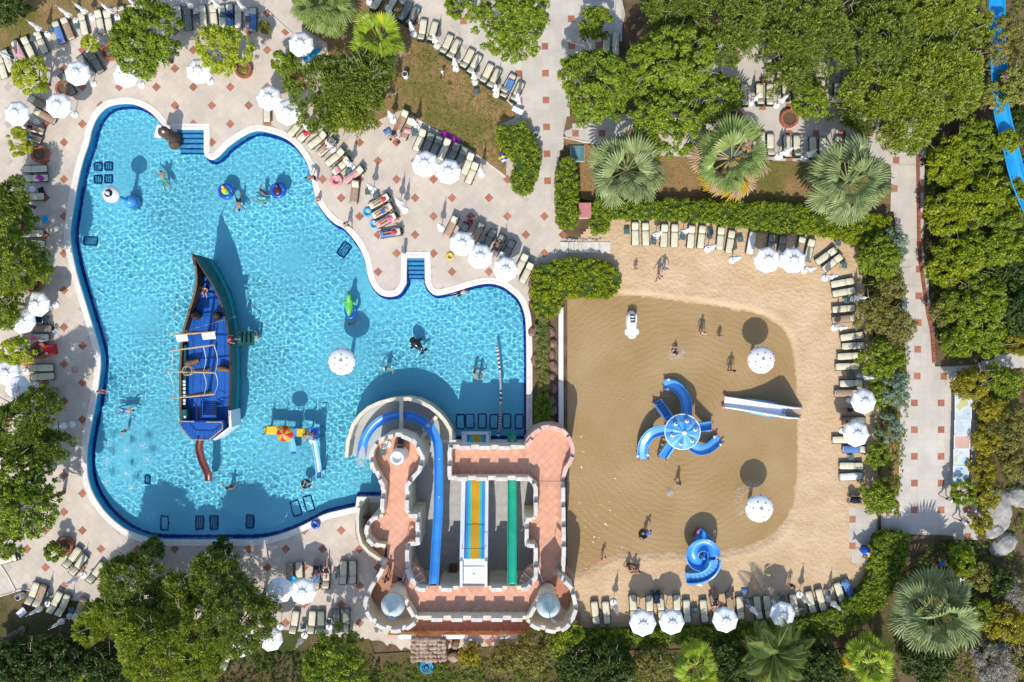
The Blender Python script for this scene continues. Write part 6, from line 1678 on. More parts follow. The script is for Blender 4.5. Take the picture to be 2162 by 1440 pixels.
# red bag, blue mattress, towels and toys
simple('red_bag', 'big red beach bag next to the planter left of the pool', 'bag', 110, 739, 0.02, [('body', MB().bbox((0, 0, 0.22), (0.95, 0.85, 0.44), 0.12), 'red', False), ('flap', MB().bbox((0.05, 0.22, 0.46), (0.8, 0.35, 0.06), 0.02), 'red', False), ('label_patch', MB().box((-0.2, -0.25, 0.445), (0.16, 0.16, 0.02)), 'white', False)], rz=0.15)
simple('blue_mattress', 'bright blue inflatable mattress sticking out from under a parasol', 'air mattress', 657, 120, 0.03, [('tube', MB().tube([(-0.55, -0.4, 0.2), (0, 0, 0.22), (0.5, 0.35, 0.2)], [0.22, 0.25, 0.2], 10), 'cyan', True), ('pillow', MB().ellipsoid((0.55, 0.4, 0.26), (0.3, 0.25, 0.14), 10, 6), 'cyan', True)])
TOW = [(648,280,'red','towel_red','on a lounger by the pool curve'),(712,358,'pink','towel_pink','at the end of a poolside lounger'),(861,276,'pink and white','towel_pink','on a lounger below the pine'),(816,275,'blue and white','towel_blue','beside the lounger below the pine'),(85,376,'magenta and yellow','magenta','on the second lounger left of the pool'),
       (82,402,'dark patterned','swim_dark','left of the pool under the folded parasol'),(90,462,'bright blue','cyan','at the left deck edge'),(86,818,'yellow and navy','yellow','beside the reclining man left of the pool'),(84,676,'bright blue','cyan','next to the stroller left of the pool'),(1388,1258,'navy','swim_dark','on the pram beside the lounger in the sand'),
       (1575,1250,'blue and pink','towel_blue','on the sand in front of the loungers'),(1783,1232,'blue and white','towel_blue','spread over the last beach lounger'),(486,33,'navy patterned','swim_dark','on the sixth lounger of the top row'),(833,465,'pink','towel_pink','hanging over a mid deck lounger'),(618,1222,'teal','cyan','on the brown lounger left of the castle'),(1480,1232,'white','towel_white','on the sand near the spiral slide steps')]
tw = MB(); rr = []
for k in range(7):
    y = -0.3 + 0.1 * k; rr.append([Vector((-0.22 + 0.03 * math.sin(k * 2.1), y, 0.0)), Vector((0.22 + 0.03 * math.sin(k * 1.3), y, 0.0)), Vector((0.22, y, 0.07 + 0.02 * math.sin(k * 3))), Vector((0, y, 0.10 + 0.03 * math.sin(k * 1.7))), Vector((-0.22, y, 0.06 + 0.02 * math.cos(k * 2.2)))])
tw.loft(rr, cap=True); TWM = tw.mesh('towel_heap', True); TWM.materials.append(M['towel_red'])
for x, y, cn, mt, d in TOW:
    c = P(x, y, 0.4); o = link('crumpled_towel', TWM, None, None, (c.x, c.y, 0.40 if 'lounger' in d and 'beside' not in d and 'front' not in d else 0.05), random.uniform(0, 3)); setmat(o, M[mt])
    tag(o, 'crumpled %s towel %s' % (cn, d), 'towel')
def flipflop(x, y, col, d):
    c = P(x, y); simple('flip_flops', 'pair of %s flip flops %s' % (col, d), 'sandals', x, y, 0.025, [('left_sole', MB().bbox((-0.08, 0, 0.015), (0.1, 0.26, 0.03), 0.01), 'black' if col == 'black' else 'cyan', False), ('right_sole', MB().bbox((0.08, 0.05, 0.015), (0.1, 0.26, 0.03), 0.01), 'black' if col == 'black' else 'cyan', False)], rz=0.6)
flipflop(113, 693, 'black', 'on the deck left of the pool'); flipflop(117, 704, 'blue', 'on the deck beside the reclining woman'); flipflop(842, 300, 'black', 'on the terracotta tile below the lawn')
# fish shaped ride at the lower right of the beach and duck ride near the hedge
def fish_ride(x, y, label, rz, s=1.0, cols=('float_blue', 'white', 'yellow')):
    c = P(x, y, 0.9); t = thing('fish_figure', label, 'play figure', (c.x, c.y, 0.03), rz); t.scale = (s, s, s)
    mm = MB(); mm.tube([(-1.0, 0, 0.9), (-0.6, 0, 0.95), (0, 0, 1.05), (0.55, 0, 1.0), (0.95, 0, 0.9)], [0.12, 0.34, 0.5, 0.4, 0.14], 14); link('body', mm.mesh('body', True), M[cols[0]], t)
    mm = MB(); mm.tube([(-0.15, 0, 1.05), (0.0, 0, 1.06), (0.15, 0, 1.05)], [0.505, 0.52, 0.5], 14); link('stripe', mm.mesh('stripe', True), M[cols[2]], t)
    mm = MB(); mm.tube([(-0.62, 0, 0.96), (-0.5, 0, 0.98), (-0.38, 0, 1.0)], [0.36, 0.41, 0.44], 14); link('stripe', mm.mesh('stripe', True), M[cols[1]], t)
    mm = MB(); mm.add([(0.85, -0.04, 0.9), (0.85, 0.04, 0.9), (1.35, 0.03, 1.4), (1.35, -0.03, 1.4), (1.2, 0.03, 0.9), (1.2, -0.03, 0.9), (1.35, 0.03, 0.45), (1.35, -0.03, 0.45)], [(0, 1, 2, 3), (2, 4, 5, 3), (4, 6, 7, 5), (6, 1, 0, 7), (1, 6, 4, 2), (0, 3, 5, 7)]); link('tail_fin', mm.mesh('tail_fin'), M[cols[2]], t)
    mm = MB(); mm.add([(-0.3, -0.03, 1.45), (0.4, -0.03, 1.4), (0.5, 0, 1.95), (0.1, 0, 1.8), (-0.3, 0.03, 1.45), (0.4, 0.03, 1.4)], [(0, 1, 2, 3), (4, 3, 2, 5), (0, 3, 4), (1, 5, 2), (0, 4, 5, 1)]); link('back_fin', mm.mesh('back_fin'), M[cols[1]], t)
    for s_ in (-1, 1):
        mm = MB(); mm.ellipsoid((-0.75, s_ * 0.24, 1.1), (0.09, 0.06, 0.09), 8, 6); link('eye', mm.mesh('eye', True), M['white'], t)
        mm = MB(); mm.ellipsoid((0.05, s_ * 0.55, 0.85), (0.25, 0.16, 0.06), 8, 6); link('side_fin', mm.mesh('side_fin', True), M[cols[2]], t)
    mm = MB(); mm.lathe([(0.4, 0), (0.38, 0.1), (0.12, 0.2), (0.1, 0.7)], 14); link('stand', mm.mesh('stand', True), M['dark_grey'], t)
    return t
fish_ride(1835, 1166, 'large blue white and yellow striped fish figure on the beach pad', PI - 0.35, 0.85)
fish_ride(1062, 330, 'small blue and yellow fish figure beside the kidney shaped hedge', 1.9, 0.55)
# bench like white frame and rocks at lower right
simple('white_frame', 'white wooden frame standing in the shrubs at lower right', 'frame', 2028, 1213, 0.0, [('rails', MB().box((0, 0, 0.8), (0.12, 1.9, 0.08)).box((0.32, -0.1, 0.8), (0.08, 1.5, 0.06)), 'white', False), ('cross_bar', MB().box((0.16, 0.5, 0.8), (0.3, 0.07, 0.06)).box((0.16, -0.45, 0.8), (0.3, 0.07, 0.06)), 'white', False), ('post', MB().tube([(0, 0.9, 0), (0, 0.9, 0.8)], 0.04, 6).tube([(0, -0.9, 0), (0, -0.9, 0.8)], 0.04, 6), 'white', False)], zc=0.8)
for i, (x, y, rx, ry, d) in enumerate([(2105, 1085, 1.5, 1.9, 'largest one right of the plaza'), (2120, 1150, 1.4, 0.8, 'flat one below the largest'), (2150, 1050, 0.9, 1.2, 'at the right picture edge'), (2100, 1120, 0.7, 0.9, 'between the larger two')]):
    c = P(x, y, 0.3); o = link('boulder', rock_mesh('boulder', rx, ry, 0.5, 3.1 * i), M['rock_grey'], None, (c.x, c.y, 0.15), i * 0.7); tag(o, 'pale grey boulder, ' + d, 'boulder', 'boulders at the lower right')
for i in range(6):
    c = P(1125 + 6 * (i % 2) - (6 if i < 2 else 0), 575 + 22 * i if i < 4 else 700 + 60 * (i - 4)); o = link('border_rock', rock_mesh('border_rock', 0.5, 0.42, 0.25, i * 1.7), M['rock_red'], None, (c.x, c.y, 0.05), i); tag(o, '%s reddish border rock from the top between pool and planting strip' % ORD[i], 'rock', 'reddish border rocks')
for i in range(9):
    y = 700 + 24 * i; c = P(1163 + 4 * (i % 2), y); o = link('border_rock', rock_mesh('border_rock', 0.4, 0.45, 0.22, i * 2.3 + 9), M['rock_red'], None, (c.x, c.y, 0.03), i * 1.3); tag(o, '%s reddish rock from the top along the lagoon wall' % ORD[i], 'rock', 'reddish border rocks')
for i in range(10):
    c = P(1203 + 7 * i, 505 + 1.2 * (i % 3)); o = link('path_stone', rock_mesh('path_stone', 0.15, 0.12, 0.1, i * 3.3), M['rock_grey'], None, (c.x, c.y, 0.05), i); tag(o, '%s small pale stone from the left in the beach entrance edging' % ORD[i], 'stone', 'small edging stones')
# rock covered pump house below the castle
c = P(905, 1371, 1.0); t = thing('rock_shelter', 'tan artificial rock shelter with knobbly roof below the castle', 'rock shelter', (c.x, c.y, 0))
mm = MB(); mm.bbox((c.x, c.y, 0.5), (2.9, 1.9, 1.0), 0.1); mm.build('walls', M['rock'], t)
rg2 = np.random.default_rng(5)
for i in range(8):
    for j in range(6):
        o = link('roof_stone', None, None, t) if False else None
        r = 0.24 * rg2.uniform(0.8, 1.2); mm = MB(); mm.ellipsoid((0, 0, 0), (r, r * rg2.uniform(0.7, 1.1), 0.14), 9, 5); o = link('roof_stone', mm.mesh('roof_stone', True), M['rock'], t, (-1.28 + i * 0.365 + rg2.uniform(-.06, .06), -0.85 + j * 0.335 + rg2.uniform(-.06, .06), 1.02)); o.rotation_euler = (0, 0, rg2.uniform(0, 3))
for i, (x, y, rx) in enumerate([(957, 1388, 0.55), (962, 1362, 0.4), (982, 1392, 0.45), (950, 1345, 0.35)]):
    c = P(x, y, 0.3); o = link('boulder', rock_mesh('boulder', rx, rx * 0.8, 0.4, 20 + i), M['rock'], None, (c.x, c.y, 0.2), i); tag(o, '%s tan boulder from the rock shelter beside the yellow shrub' % ORD[i], 'boulder', 'tan boulders below the castle')
simple('hose_coil', 'coiled bright blue hose in the shade below the rock shelter', 'hose', 901, 1406, 0.05, [('coil', MB().torus((0, 0, 0.06), 0.55, 0.05, 28, 6).torus((0, 0, 0.12), 0.42, 0.05, 26, 6).torus((0, 0, 0.1), 0.3, 0.05, 22, 6).torus((0.02, 0, 0.18), 0.5, 0.05, 26, 6), 'cyan', True), ('hub', MB().lathe([(0.12, 0), (0.12, 0.25), (0.05, 0.3)], 10), 'slide_blue', False)])
# sign panels on the wall of the side plaza
pnl, nt_, b_ = newmat('panel_print')
geo_ = nt_.nodes.new('ShaderNodeNewGeometry'); v_ = nt_.nodes.new('ShaderNodeTexVoronoi'); v_.inputs['Scale'].default_value = 1.3
rp_ = nt_.nodes.new('ShaderNodeValToRGB'); rp_.color_ramp.interpolation = 'CONSTANT'; e_ = rp_.color_ramp.elements
e_[0].color = (0.12, 0.30, 0.52, 1); e_[1].position = 0.18; e_[1].color = (0.46, 0.52, 0.53, 1)
for p_, c_ in ((0.42, (0.38, 0.52, 0.62, 1)), (0.52, (0.54, 0.58, 0.57, 1)), (0.85, (0.50, 0.48, 0.20, 1))):
    x_ = e_.new(p_); x_.color = c_
nt_.links.new(geo_.outputs['Position'], v_.inputs['Vector']); nt_.links.new(v_.outputs['Distance'], rp_.inputs['Fac']); nt_.links.new(rp_.outputs['Color'], b_.inputs['Base Color']); b_.inputs['Roughness'].default_value = 0.4
for i, (y0, y1, mt, d) in enumerate([(831, 885, pnl, 'tall upper printed poster panel'), (887, 918, pnl, 'small second printed poster panel'), (920, 947, M['castle_pink'], 'blank pinkish panel'), (949, 984, pnl, 'third printed poster panel'), (985, 1024, pnl, 'lowest printed poster panel')]):
    a, b = P(2021 - i * 1.0, y0, 1.0), P(2050 - i * 1.5, y1, 1.0)
    t = thing('advertising_board', d + ' leaning along the right side of the plaza', 'board', ((a.x + b.x) / 2, (a.y + b.y) / 2, 0.03), 0, 'poster boards on the plaza')
    rx = math.radians(24)
    mm = MB(); mm.box((0, 0, 0), (abs(b.x - a.x) * 1.0, abs(a.y - b.y), 0.05)); o = link('print', mm.mesh('print'), mt, t, (0, 0, 0.85)); o.rotation_euler = (0, -rx, 0)
    mm = MB(); w_, h_ = abs(b.x - a.x) / 2, abs(a.y - b.y) / 2
    for s in (-1, 1): mm.box((0, s * h_, 0.01), (2 * w_, 0.05, 0.07)); mm.box((s * w_, 0, 0.01), (0.05, 2 * h_, 0.07))
    o = link('panel_frame', mm.mesh('panel_frame'), M['white'], t, (0, 0, 0.85)); o.rotation_euler = (0, -rx, 0)
    mm = MB(); mm.tube([(0.3, -h_ * .8, 0), (0.3, -h_ * .8, 0.9)], 0.03, 6); mm.tube([(0.3, h_ * .8, 0), (0.3, h_ * .8, 0.9)], 0.03, 6); link('leg', mm.mesh('leg'), M['metal'], t)
# long blue slide through the trees at the right edge
rs = smooth_open([P(x, y, z) for x, y, z in [(2106,-30,4.2),(2106,60,3.9),(2110,150,3.6),(2115,230,3.3),(2132,300,3.0),(2152,380,2.7),(2185,460,2.4)]], 8)
t = thing('tree_slide', 'long blue water slide running through the trees at the right edge', 'water slide', (rs[0].x, rs[0].y, 0)); flume_mesh(rs, 1.15, 0.35, lip=0.08, n=12).build('flume', M['tree_slide'], t, smooth=True); supports(rs, t, 4.0, 0.0)
# black chairs, folded parasol on the castle head
for i, (x, y) in enumerate([(846, 931), (846, 948)]):
    simple('plastic_chair', '%s black plastic chair on the shaded castle head' % ('upper' if i == 0 else 'lower'), 'chair', x, y, 3.015, [('seat', MB().bbox((0, 0, 0.42), (0.48, 0.46, 0.06), 0.02), 'black', False), ('backrest', MB().box((0, 0.22, 0.7), (0.46, 0.05, 0.5)), 'black', False), ('leg', MB().tube([(-0.2, -0.2, 0), (-0.2, -0.2, 0.4)], 0.03, 6).tube([(0.2, -0.2, 0), (0.2, -0.2, 0.4)], 0.03, 6).tube([(-0.2, 0.2, 0), (-0.2, 0.2, 0.4)], 0.03, 6).tube([(0.2, 0.2, 0), (0.2, 0.2, 0.4)], 0.03, 6), 'black', False)], zc=3.4)
c = P(818, 938, 3.3); t = thing('folded_parasol', 'folded white parasol leaning on the castle head battlements', 'parasol', (c.x, c.y, 3.015), 0.4, 'folded white parasols')
link('base', PMS['base'], None, t); link('pole', PMS['pole'], None, t); link('folded_canopy', PMS['fold'], None, t)
# ------------------------------------------------------------------ people
def base_joints():
    J = {'pelvis': (0, 0, .95), 'spine': (0, .01, 1.13), 'chest': (0, .0, 1.33), 'neck': (0, .0, 1.47), 'jaw': (0, .02, 1.555), 'skull': (0, .005, 1.645), 'crown': (0, .0, 1.70), 'nose': (0, .115, 1.60)}
    for s, n in ((-1, 'l'), (1, 'r')):
        J.update({'hip' + n: (s * .095, 0, .90), 'knee' + n: (s * .105, .02, .50), 'ank' + n: (s * .11, -.02, .09), 'toe' + n: (s * .125, .15, .035),
                  'sho' + n: (s * .18, 0, 1.40), 'elb' + n: (s * .26, -.02, 1.13), 'wri' + n: (s * .29, .06, .89), 'palm' + n: (s * .295, .08, .82)})
    return J
RAD = {'pelvis': .135, 'spine': .115, 'chest': .14, 'neck': .055, 'jaw': .07, 'skull': .095, 'crown': .06, 'nose': .018, 'hip': .095, 'knee': .058, 'ank': .04, 'toe': .032, 'sho': .062, 'elb': .042, 'wri': .028, 'palm': .034}
BONES = [('pelvis', 'spine'), ('spine', 'chest'), ('chest', 'neck'), ('neck', 'jaw'), ('jaw', 'skull'), ('skull', 'crown'), ('jaw', 'nose')] + \
        [(a + n if a not in ('pelvis', 'chest') else a, b + n) for n in 'lr' for a, b in (('pelvis', 'hip'), ('hip', 'knee'), ('knee', 'ank'), ('ank', 'toe'), ('chest', 'sho'), ('sho', 'elb'), ('elb', 'wri'), ('wri', 'palm'))]
def make_pose(name, J):
    J = {k: Vector(v) for k, v in J.items()}
    names = list(J); idx = {k: i for i, k in enumerate(names)}
    V = [J[k] for k in names]; R_ = [1.1 * (RAD[k] if k in RAD else RAD[k[:-1]]) for k in names]
    E = [(idx[a], idx[b]) for a, b in BONES]
    for n in 'lr':      # five fingers, thumb from the side of the palm
        w, p = J['wri' + n], J['palm' + n]
        d = (p - w).normalized(); side_ = d.cross(Vector((0, 0, 1)));
        if side_.length < 0.2: side_ = Vector((0, 1, 0))
        side_.normalize(); nn = d.cross(side_).normalized()
        for k, (o, L) in enumerate(((-.032, .062), (-.011, .075), (.011, .08), (.032, .07))):
            a = p + d * .035 + side_ * o; b = a + d * L * .55 + nn * .012; c = b + d * L * .45 + nn * .025
            i0 = len(V); V += [a, b, c]; R_ += [.0095, .009, .008]; E += [(idx['palm' + n], i0), (i0, i0 + 1), (i0 + 1, i0 + 2)]
        a = w.lerp(p, .6) - side_ * .045; b = a - side_ * .025 + d * .035; i0 = len(V); V += [a, b]; R_ += [.011, .009]; E += [(idx['palm' + n], i0), (i0, i0 + 1)]
    me = bpy.data.meshes.new(name); me.from_pydata([tuple(v) for v in V], E, [])
    ob = bpy.data.objects.new(name, me); COL.objects.link(ob)
    sk = ob.modifiers.new('skin', 'SKIN'); sk.use_smooth_shade = True
    lay = me.skin_vertices[0] if me.skin_vertices else None
    if lay is None:
        bm_ = bmesh.new(); bm_.from_mesh(me); bm_.verts.layers.skin.verify(); bm_.to_mesh(me); bm_.free(); lay = me.skin_vertices[0]
    for i, r in enumerate(R_):
        lay.data[i].radius = (r, r); lay.data[i].use_root = (i == idx['pelvis'])
    ob.modifiers.new('sub', 'SUBSURF').levels = 1
    dg = bpy.context.evaluated_depsgraph_get(); dg.update()
    body = bpy.data.meshes.new_from_object(ob.evaluated_get(dg)); body.name = name + '_body'
    bpy.data.objects.remove(ob)
    body.materials.clear(); body.materials.append(M['skin_a'])
    # clothing shells from the faces nearest the trunk bones
    segs = [(a, b, np.array(J[a]), np.array(J[b])) for a, b in BONES]
    C = np.array([p.center[:] for p in body.polygons]); D = []
    T = []
    for a, b, p, q in segs:
        ab = q - p; t = np.clip(((C - p) @ ab) / max(ab @ ab, 1e-9), 0, 1); T.append(t); D.append(np.linalg.norm(C - (p + t[:, None] * ab), axis=1))
    near = np.argmin(np.array(D), 0); T = np.array(T)
    def shell(nm, test, off):
        sel = [i for i in range(len(C)) if test(segs[near[i]][0], segs[near[i]][1], T[near[i], i])]
        vmap, vs, fs = {}, [], []
        for i in sel:
            f = []
            for v in body.polygons[i].vertices:
                if v not in vmap:
                    vmap[v] = len(vs); vs.append(tuple(body.vertices[v].co + body.vertices[v].normal * off))
                f.append(vmap[v])
            fs.append(f)
        m_ = bpy.data.meshes.new(nm); m_.from_pydata(vs, [], fs); m_.polygons.foreach_set('use_smooth', [True] * len(fs)); m_.materials.append(M['swim_blue']); return m_
    shorts = shell('swim_shorts', lambda a, b, t: (a == 'pelvis' and (b[:3] == 'hip' or t < .3)) or (a[:3] == 'hip' and t < .55), .014)
    suit = shell('swimsuit', lambda a, b, t: (a == 'pelvis') or a == 'spine' or (a[:3] == 'hip' and t < .08), .012)
    shirt = shell('shirt', lambda a, b, t: (a == 'pelvis' and b == 'spine' and t > .2) or a == 'spine' or (a == 'chest' and b[:3] == 'sho') or (a[:3] == 'sho' and t < .5), .016)
    hd = Vector(J['skull']); up = (Vector(J['crown']) - Vector(J['jaw'])).normalized(); fw = (Vector(J['nose']) - Vector(J['jaw'])).normalized()
    hr = MB(); Q = up.rotation_difference(Vector((0, 0, 1))).inverted().to_matrix()
    hr.ellipsoid(hd + up * .03 - fw * .025, (.103, .112, .105), 12, 8, M=Q)
    return dict(body=body, shorts=shorts, suit=suit, shirt=shirt, hair=hr.mesh('hair', True))
def mod(J, **k):
    J = dict(J); J.update(k); return J
B = base_joints()
def tf(J, f): return {k: tuple(f(Vector(v))) for k, v in J.items()}
POSES = {}
POSES['stand'] = make_pose('stand', B)
POSES['walk'] = make_pose('walk', mod(B, kneel=(-.1, .22, .55), ankl=(-.11, .26, .12), toel=(-.12, .42, .05), kneer=(.1, -.05, .5), ankr=(.11, -.33, .15), toer=(.12, -.22, .04), elbl=(-.27, -.16, 1.16), wril=(-.29, -.1, .93), palml=(-.29, -.06, .87), elbr=(.27, .08, 1.15), wrir=(.27, .27, .98), palmr=(.26, .33, .95)))
POSES['reach'] = make_pose('reach', mod(B, elbl=(-.42, .08, 1.30), wril=(-.55, .28, 1.22), palml=(-.58, .35, 1.2), elbr=(.42, .08, 1.28), wrir=(.52, .3, 1.2), palmr=(.54, .37, 1.18), jaw=(0, .05, 1.55), skull=(0, .06, 1.64), crown=(0, .07, 1.70), nose=(0, .16, 1.585)))
sitJ = {k: (v[0], v[1], v[2] - .83) for k, v in B.items()}
POSES['sit'] = make_pose('sit', mod(sitJ, kneel=(-.14, .42, .36), ankl=(-.13, .62, .06), toel=(-.14, .78, .04), kneer=(.15, .40, .38), ankr=(.12, .58, .06), toer=(.13, .74, .04), elbl=(-.27, .1, .35), wril=(-.2, .3, .4), palml=(-.17, .36, .41), elbr=(.3, -.06, .3), wrir=(.33, -.14, .08), palmr=(.33, -.12, .03)))
lie = tf(B, lambda v: Vector((v.x, v.z - .88, v.y + .11)))
POSES['lie'] = make_pose('lie', mod(lie, elbl=(-.36, .3, .1), wril=(-.30, .08, .2), palml=(-.26, .02, .23), elbr=(.4, .42, .1), wrir=(.36, .66, .12), palmr=(.32, .72, .13), kneer=(.16, -.38, .22)))
POSES['lieface'] = make_pose('lieface', mod(tf(B, lambda v: Vector((-v.x, v.z - .88, -v.y + .12))), elbl=(.36, .6, .1), wril=(.2, .78, .1), palml=(.14, .8, .1), elbr=(-.36, .6, .1), wrir=(-.2, .76, .1), palmr=(-.14, .78, .1)))
swim = tf(B, lambda v: Vector((v.x, v.z - .88, -v.y)))
POSES['swim'] = make_pose('swim', mod(swim, elbl=(-.42, .62, -.05), wril=(-.5, .86, -.08), palml=(-.5, .94, -.08), elbr=(.42, .6, -.05), wrir=(.48, .84, -.06), palmr=(.47, .92, -.06), kneel=(-.2, -.36, -.1), kneer=(.22, -.4, -.06), ankl=(-.24, -.78, -.12), ankr=(.3, -.78, -.1), toel=(-.25, -.92, -.12), toer=(.32, -.92, -.1)))
POSES['bend'] = make_pose('bend', mod(B, spine=(0, .12, 1.1), chest=(0, .3, 1.2), neck=(0, .42, 1.24), jaw=(0, .5, 1.25), skull=(0, .58, 1.28), crown=(0, .63, 1.29), nose=(0, .56, 1.17), shol=(-.18, .34, 1.22), shor=(.18, .34, 1.22), elbl=(-.22, .42, .95), wril=(-.18, .5, .72), palml=(-.16, .52, .65), elbr=(.22, .44, .95), wrir=(.18, .52, .74), palmr=(.16, .54, .67)))
PCOUNT = [0]
def person(px, py, zt, pose, ang, z, label, suit='shorts', col='swim_blue', skin='skin_a', hair='hair', s=1.0, group=None, wet=False):
    c = P(px, py, zt); PS = POSES[pose]
    t = thing('person', label, 'person', (c.x, c.y, z), -math.radians(ang), group); t.scale = (s, s, s)
    b = link('body', PS['body'], None, t); setmat(b, M[skin])
    h = link('hair', PS['hair'], None, t); h.data.materials.append(M['hair']) if not h.data.materials else None; setmat(h, M[hair])
    nm = {'shorts': 'swim_shorts', 'suit': 'swimsuit', 'shirt': 'shirt'}
    parts_ = [suit] if suit != 'both' else ['shirt', 'shorts']
    for p_ in parts_:
        k = link(nm[p_], PS[p_], None, t); setmat(k, M[col] if p_ != 'shorts' or suit == 'shorts' else M['swim_dark'])
        if wet: receiver(k)
    if wet:
        receiver(b); receiver(h)
    PCOUNT[0] += 1
    return t
W_ = dict(wet=True)
ZP = -1.2
# in the pool: (x, y, pose, facing, label, suit, colour, skin, scale)
for x, y, pose, ang, label, suit, col, skin, s in [
    (346,380,'swim',-20,'swimmer in green trunks gliding below the pool steps','shorts','swim_green','skin_a',1),
    (503,424,'swim',175,'swimmer in dark shorts holding the ring with the float bird','shorts','swim_dark','skin_b',1),
    (552,404,'reach',60,'bather reaching towards the ring with the horse float','shorts','swim_blue','skin_b',1),
    (547,424,'swim',110,'child in bright green suit swimming beside the horse float','suit','swim_green','skin_a',.7),
    (739,686,'reach',10,'bather pushing the green dinosaur float from behind','shorts','swim_dark','skin_a',1),
    (816,776,'reach',190,'bather standing to the right of the pool mushroom','shorts','swim_red','skin_a',1),
    (970,620,'swim',70,'swimmer close to the white coping at the upper right','shorts','swim_dark','skin_c',.9),
    (1001,786,'reach',90,'bather holding a child in pink near the float line','shorts','swim_dark','skin_a',1),
    (1014,784,'reach',200,'child in pink suit held up near the float line','suit','swim_pink','skin_c',.75),
    (1012,800,'reach',0,'bather behind the child in pink near the float line','shorts','swim_dark','skin_c',.9),
    (262,867,'swim',90,'swimmer lying across the water at the left of the ship','shorts','swim_blue','skin_a',.95),
    (258,911,'reach',120,'child with red armbands below the swimmer at left','suit','swim_red','skin_a',.7),
    (481,1031,'reach',10,'dark haired bather right of the ship slide','shorts','swim_dark','skin_b',1),
    (646,1022,'reach',160,'bather sitting in the dark rubber ring','shorts','swim_dark','skin_a',1),
    (540,709,'reach',270,'bather at the foot of the ship gangway','shorts','swim_dark','skin_c',.9)]:
    ps = pose
    person(x, y, 0.2 if ps != 'swim' else -0.1, ps, ang, ZP if ps != 'swim' else -0.16, label, suit, col, skin, 'hair' if skin != 'skin_c' else 'hair_fair', s, 'bathers in the pool', True) if s >= .9 or ps == 'swim' else \
        person(x, y, 0.1, ps, ang, -0.95, label, suit, col, skin, 'hair', s, 'bathers in the pool', True)
# on the pool edge and deck, on the ship, on the castle
for x, y, zt, pose, ang, z, label, suit, col, skin, s in [
    (664,375,.9,'bend',260,.06,'man in dark shorts bending over the pool edge below the loungers','shorts','swim_dark','skin_b',1),
    (671,418,.6,'sit',230,.06,'child sitting on the white coping of the pool','shorts','swim_pink','skin_c',.75),
    (732,475,.8,'walk',140,.02,'person stepping off the pool edge in mid deck','shorts','swim_dark','skin_a',.95),
    (210,826,.4,'sit',100,.06,'child in red suit sitting on the left pool coping','suit','swim_red','skin_a',.75),
    (758,1075,.5,'sit',30,.06,'child in pink at the small lower pool steps','suit','swim_pink','skin_c',.7),
    (772,1085,.8,'walk',150,.3,'woman climbing the outside castle stair','suit','swim_dark','skin_a',1),
    (816,1222,3.9,'walk',20,2.9,'person in dark shorts climbing the castle tower steps','shorts','swim_dark','skin_b',1),
    (430,608,1.9,'sit',190,1.3,'woman with fair hair sitting in the bow of the ship','suit','hull_brown','skin_a',1),
    (489,716,1.9,'walk',110,1.1,'person in red top stepping off the ship onto the gangway','both','swim_red','skin_c',.95),
    (640,920,1.4,'sit',200,.75,'child sitting on the yellow platform of the play boat','shorts','swim_pink','skin_c',.7),
    (651,920,1.4,'sit',120,.62,'child in red on the blue end of the play boat','suit','swim_red','skin_c',.7),
    (659,918,1.4,'sit',260,.62,'child in pink at the rail of the play boat','suit','swim_pink','skin_c',.65)]:
    person(x, y, zt, pose, ang, z, label, suit, col, skin, 'hair' if skin != 'skin_c' else 'hair_fair', s)
# lagoon and beach
for x, y, zt, pose, ang, z, label, suit, col, skin, s in [
    (1343,568,.7,'stand',180,.02,'small child in green top standing alone on the sand','both','swim_green','skin_c',.6),
    (1393,586,.9,'walk',230,.02,'woman in dark swimsuit walking on the upper beach','suit','swim_dark','skin_c',1),
    (1404,567,.8,'reach',200,.02,'child in blue beside the woman on the upper beach','both','swim_blue','skin_c',.8),
    (1485,703,.9,'stand',200,-.25,'adult in dark trunks standing in the upper lagoon','shorts','swim_dark','skin_c',1),
    (1522,709,.6,'stand',170,-.25,'small child in blue standing right of the adult in the lagoon','both','swim_blue','skin_c',.65),
    (1428,733,.5,'sit',180,-.1,'child in pink float vest splashing in the lagoon','suit','swim_pink','skin_c',.7),
    (1428,748,.6,'sit',0,-.15,'pale adult crouching behind the splashing child in the lagoon','shorts','swim_dark','skin_c',1),
    (1547,783,.9,'stand',175,-.25,'slim bather with orange shorts standing left of the mushroom','shorts','yellow','skin_b',1),
    (1434,1021,.8,'walk',140,-.2,'child in blue shorts wading below the octopus slide','shorts','swim_blue','skin_a',.85),
    (1365,1129,.8,'bend',40,-.1,'child in blue shirt squirting water near the lower shore','both','swim_blue','skin_a',.85),
    (1328,1196,.6,'sit',150,.05,'first of three people sitting together on the lower sand','suit','swim_dark','skin_b',1),
    (1342,1199,.6,'sit',210,.05,'second of three people sitting together on the lower sand','shorts','swim_dark','skin_a',1),
    (1349,1206,.6,'sit',250,.05,'third of three people sitting together on the lower sand','suit','swim_red','skin_a',.95),
    (1272,1182,.6,'bend',30,.03,'child in red playing in the shade on the lower left sand','suit','swim_red','skin_a',.65),
    (1511,1262,.6,'sit',0,.05,'woman sitting on the sand before the lower loungers','suit','swim_dark','skin_a',1),
    (1544,1260,.6,'sit',20,.05,'pale man sitting on the lower beach next to a towel','shorts','swim_dark','skin_c',1),
    (1618,1212,.5,'bend',90,.03,'toddler in bright green on the lower right sand','suit','float_green','skin_a',.55),
    (1672,1236,.7,'stand',0,.03,'child in a red cap near the lower right loungers','both','swim_dark','skin_a',.7)]:
    person(x, y, zt, pose, ang, z, label, suit, col, skin, 'hair' if skin != 'skin_c' else 'hair_fair', s)
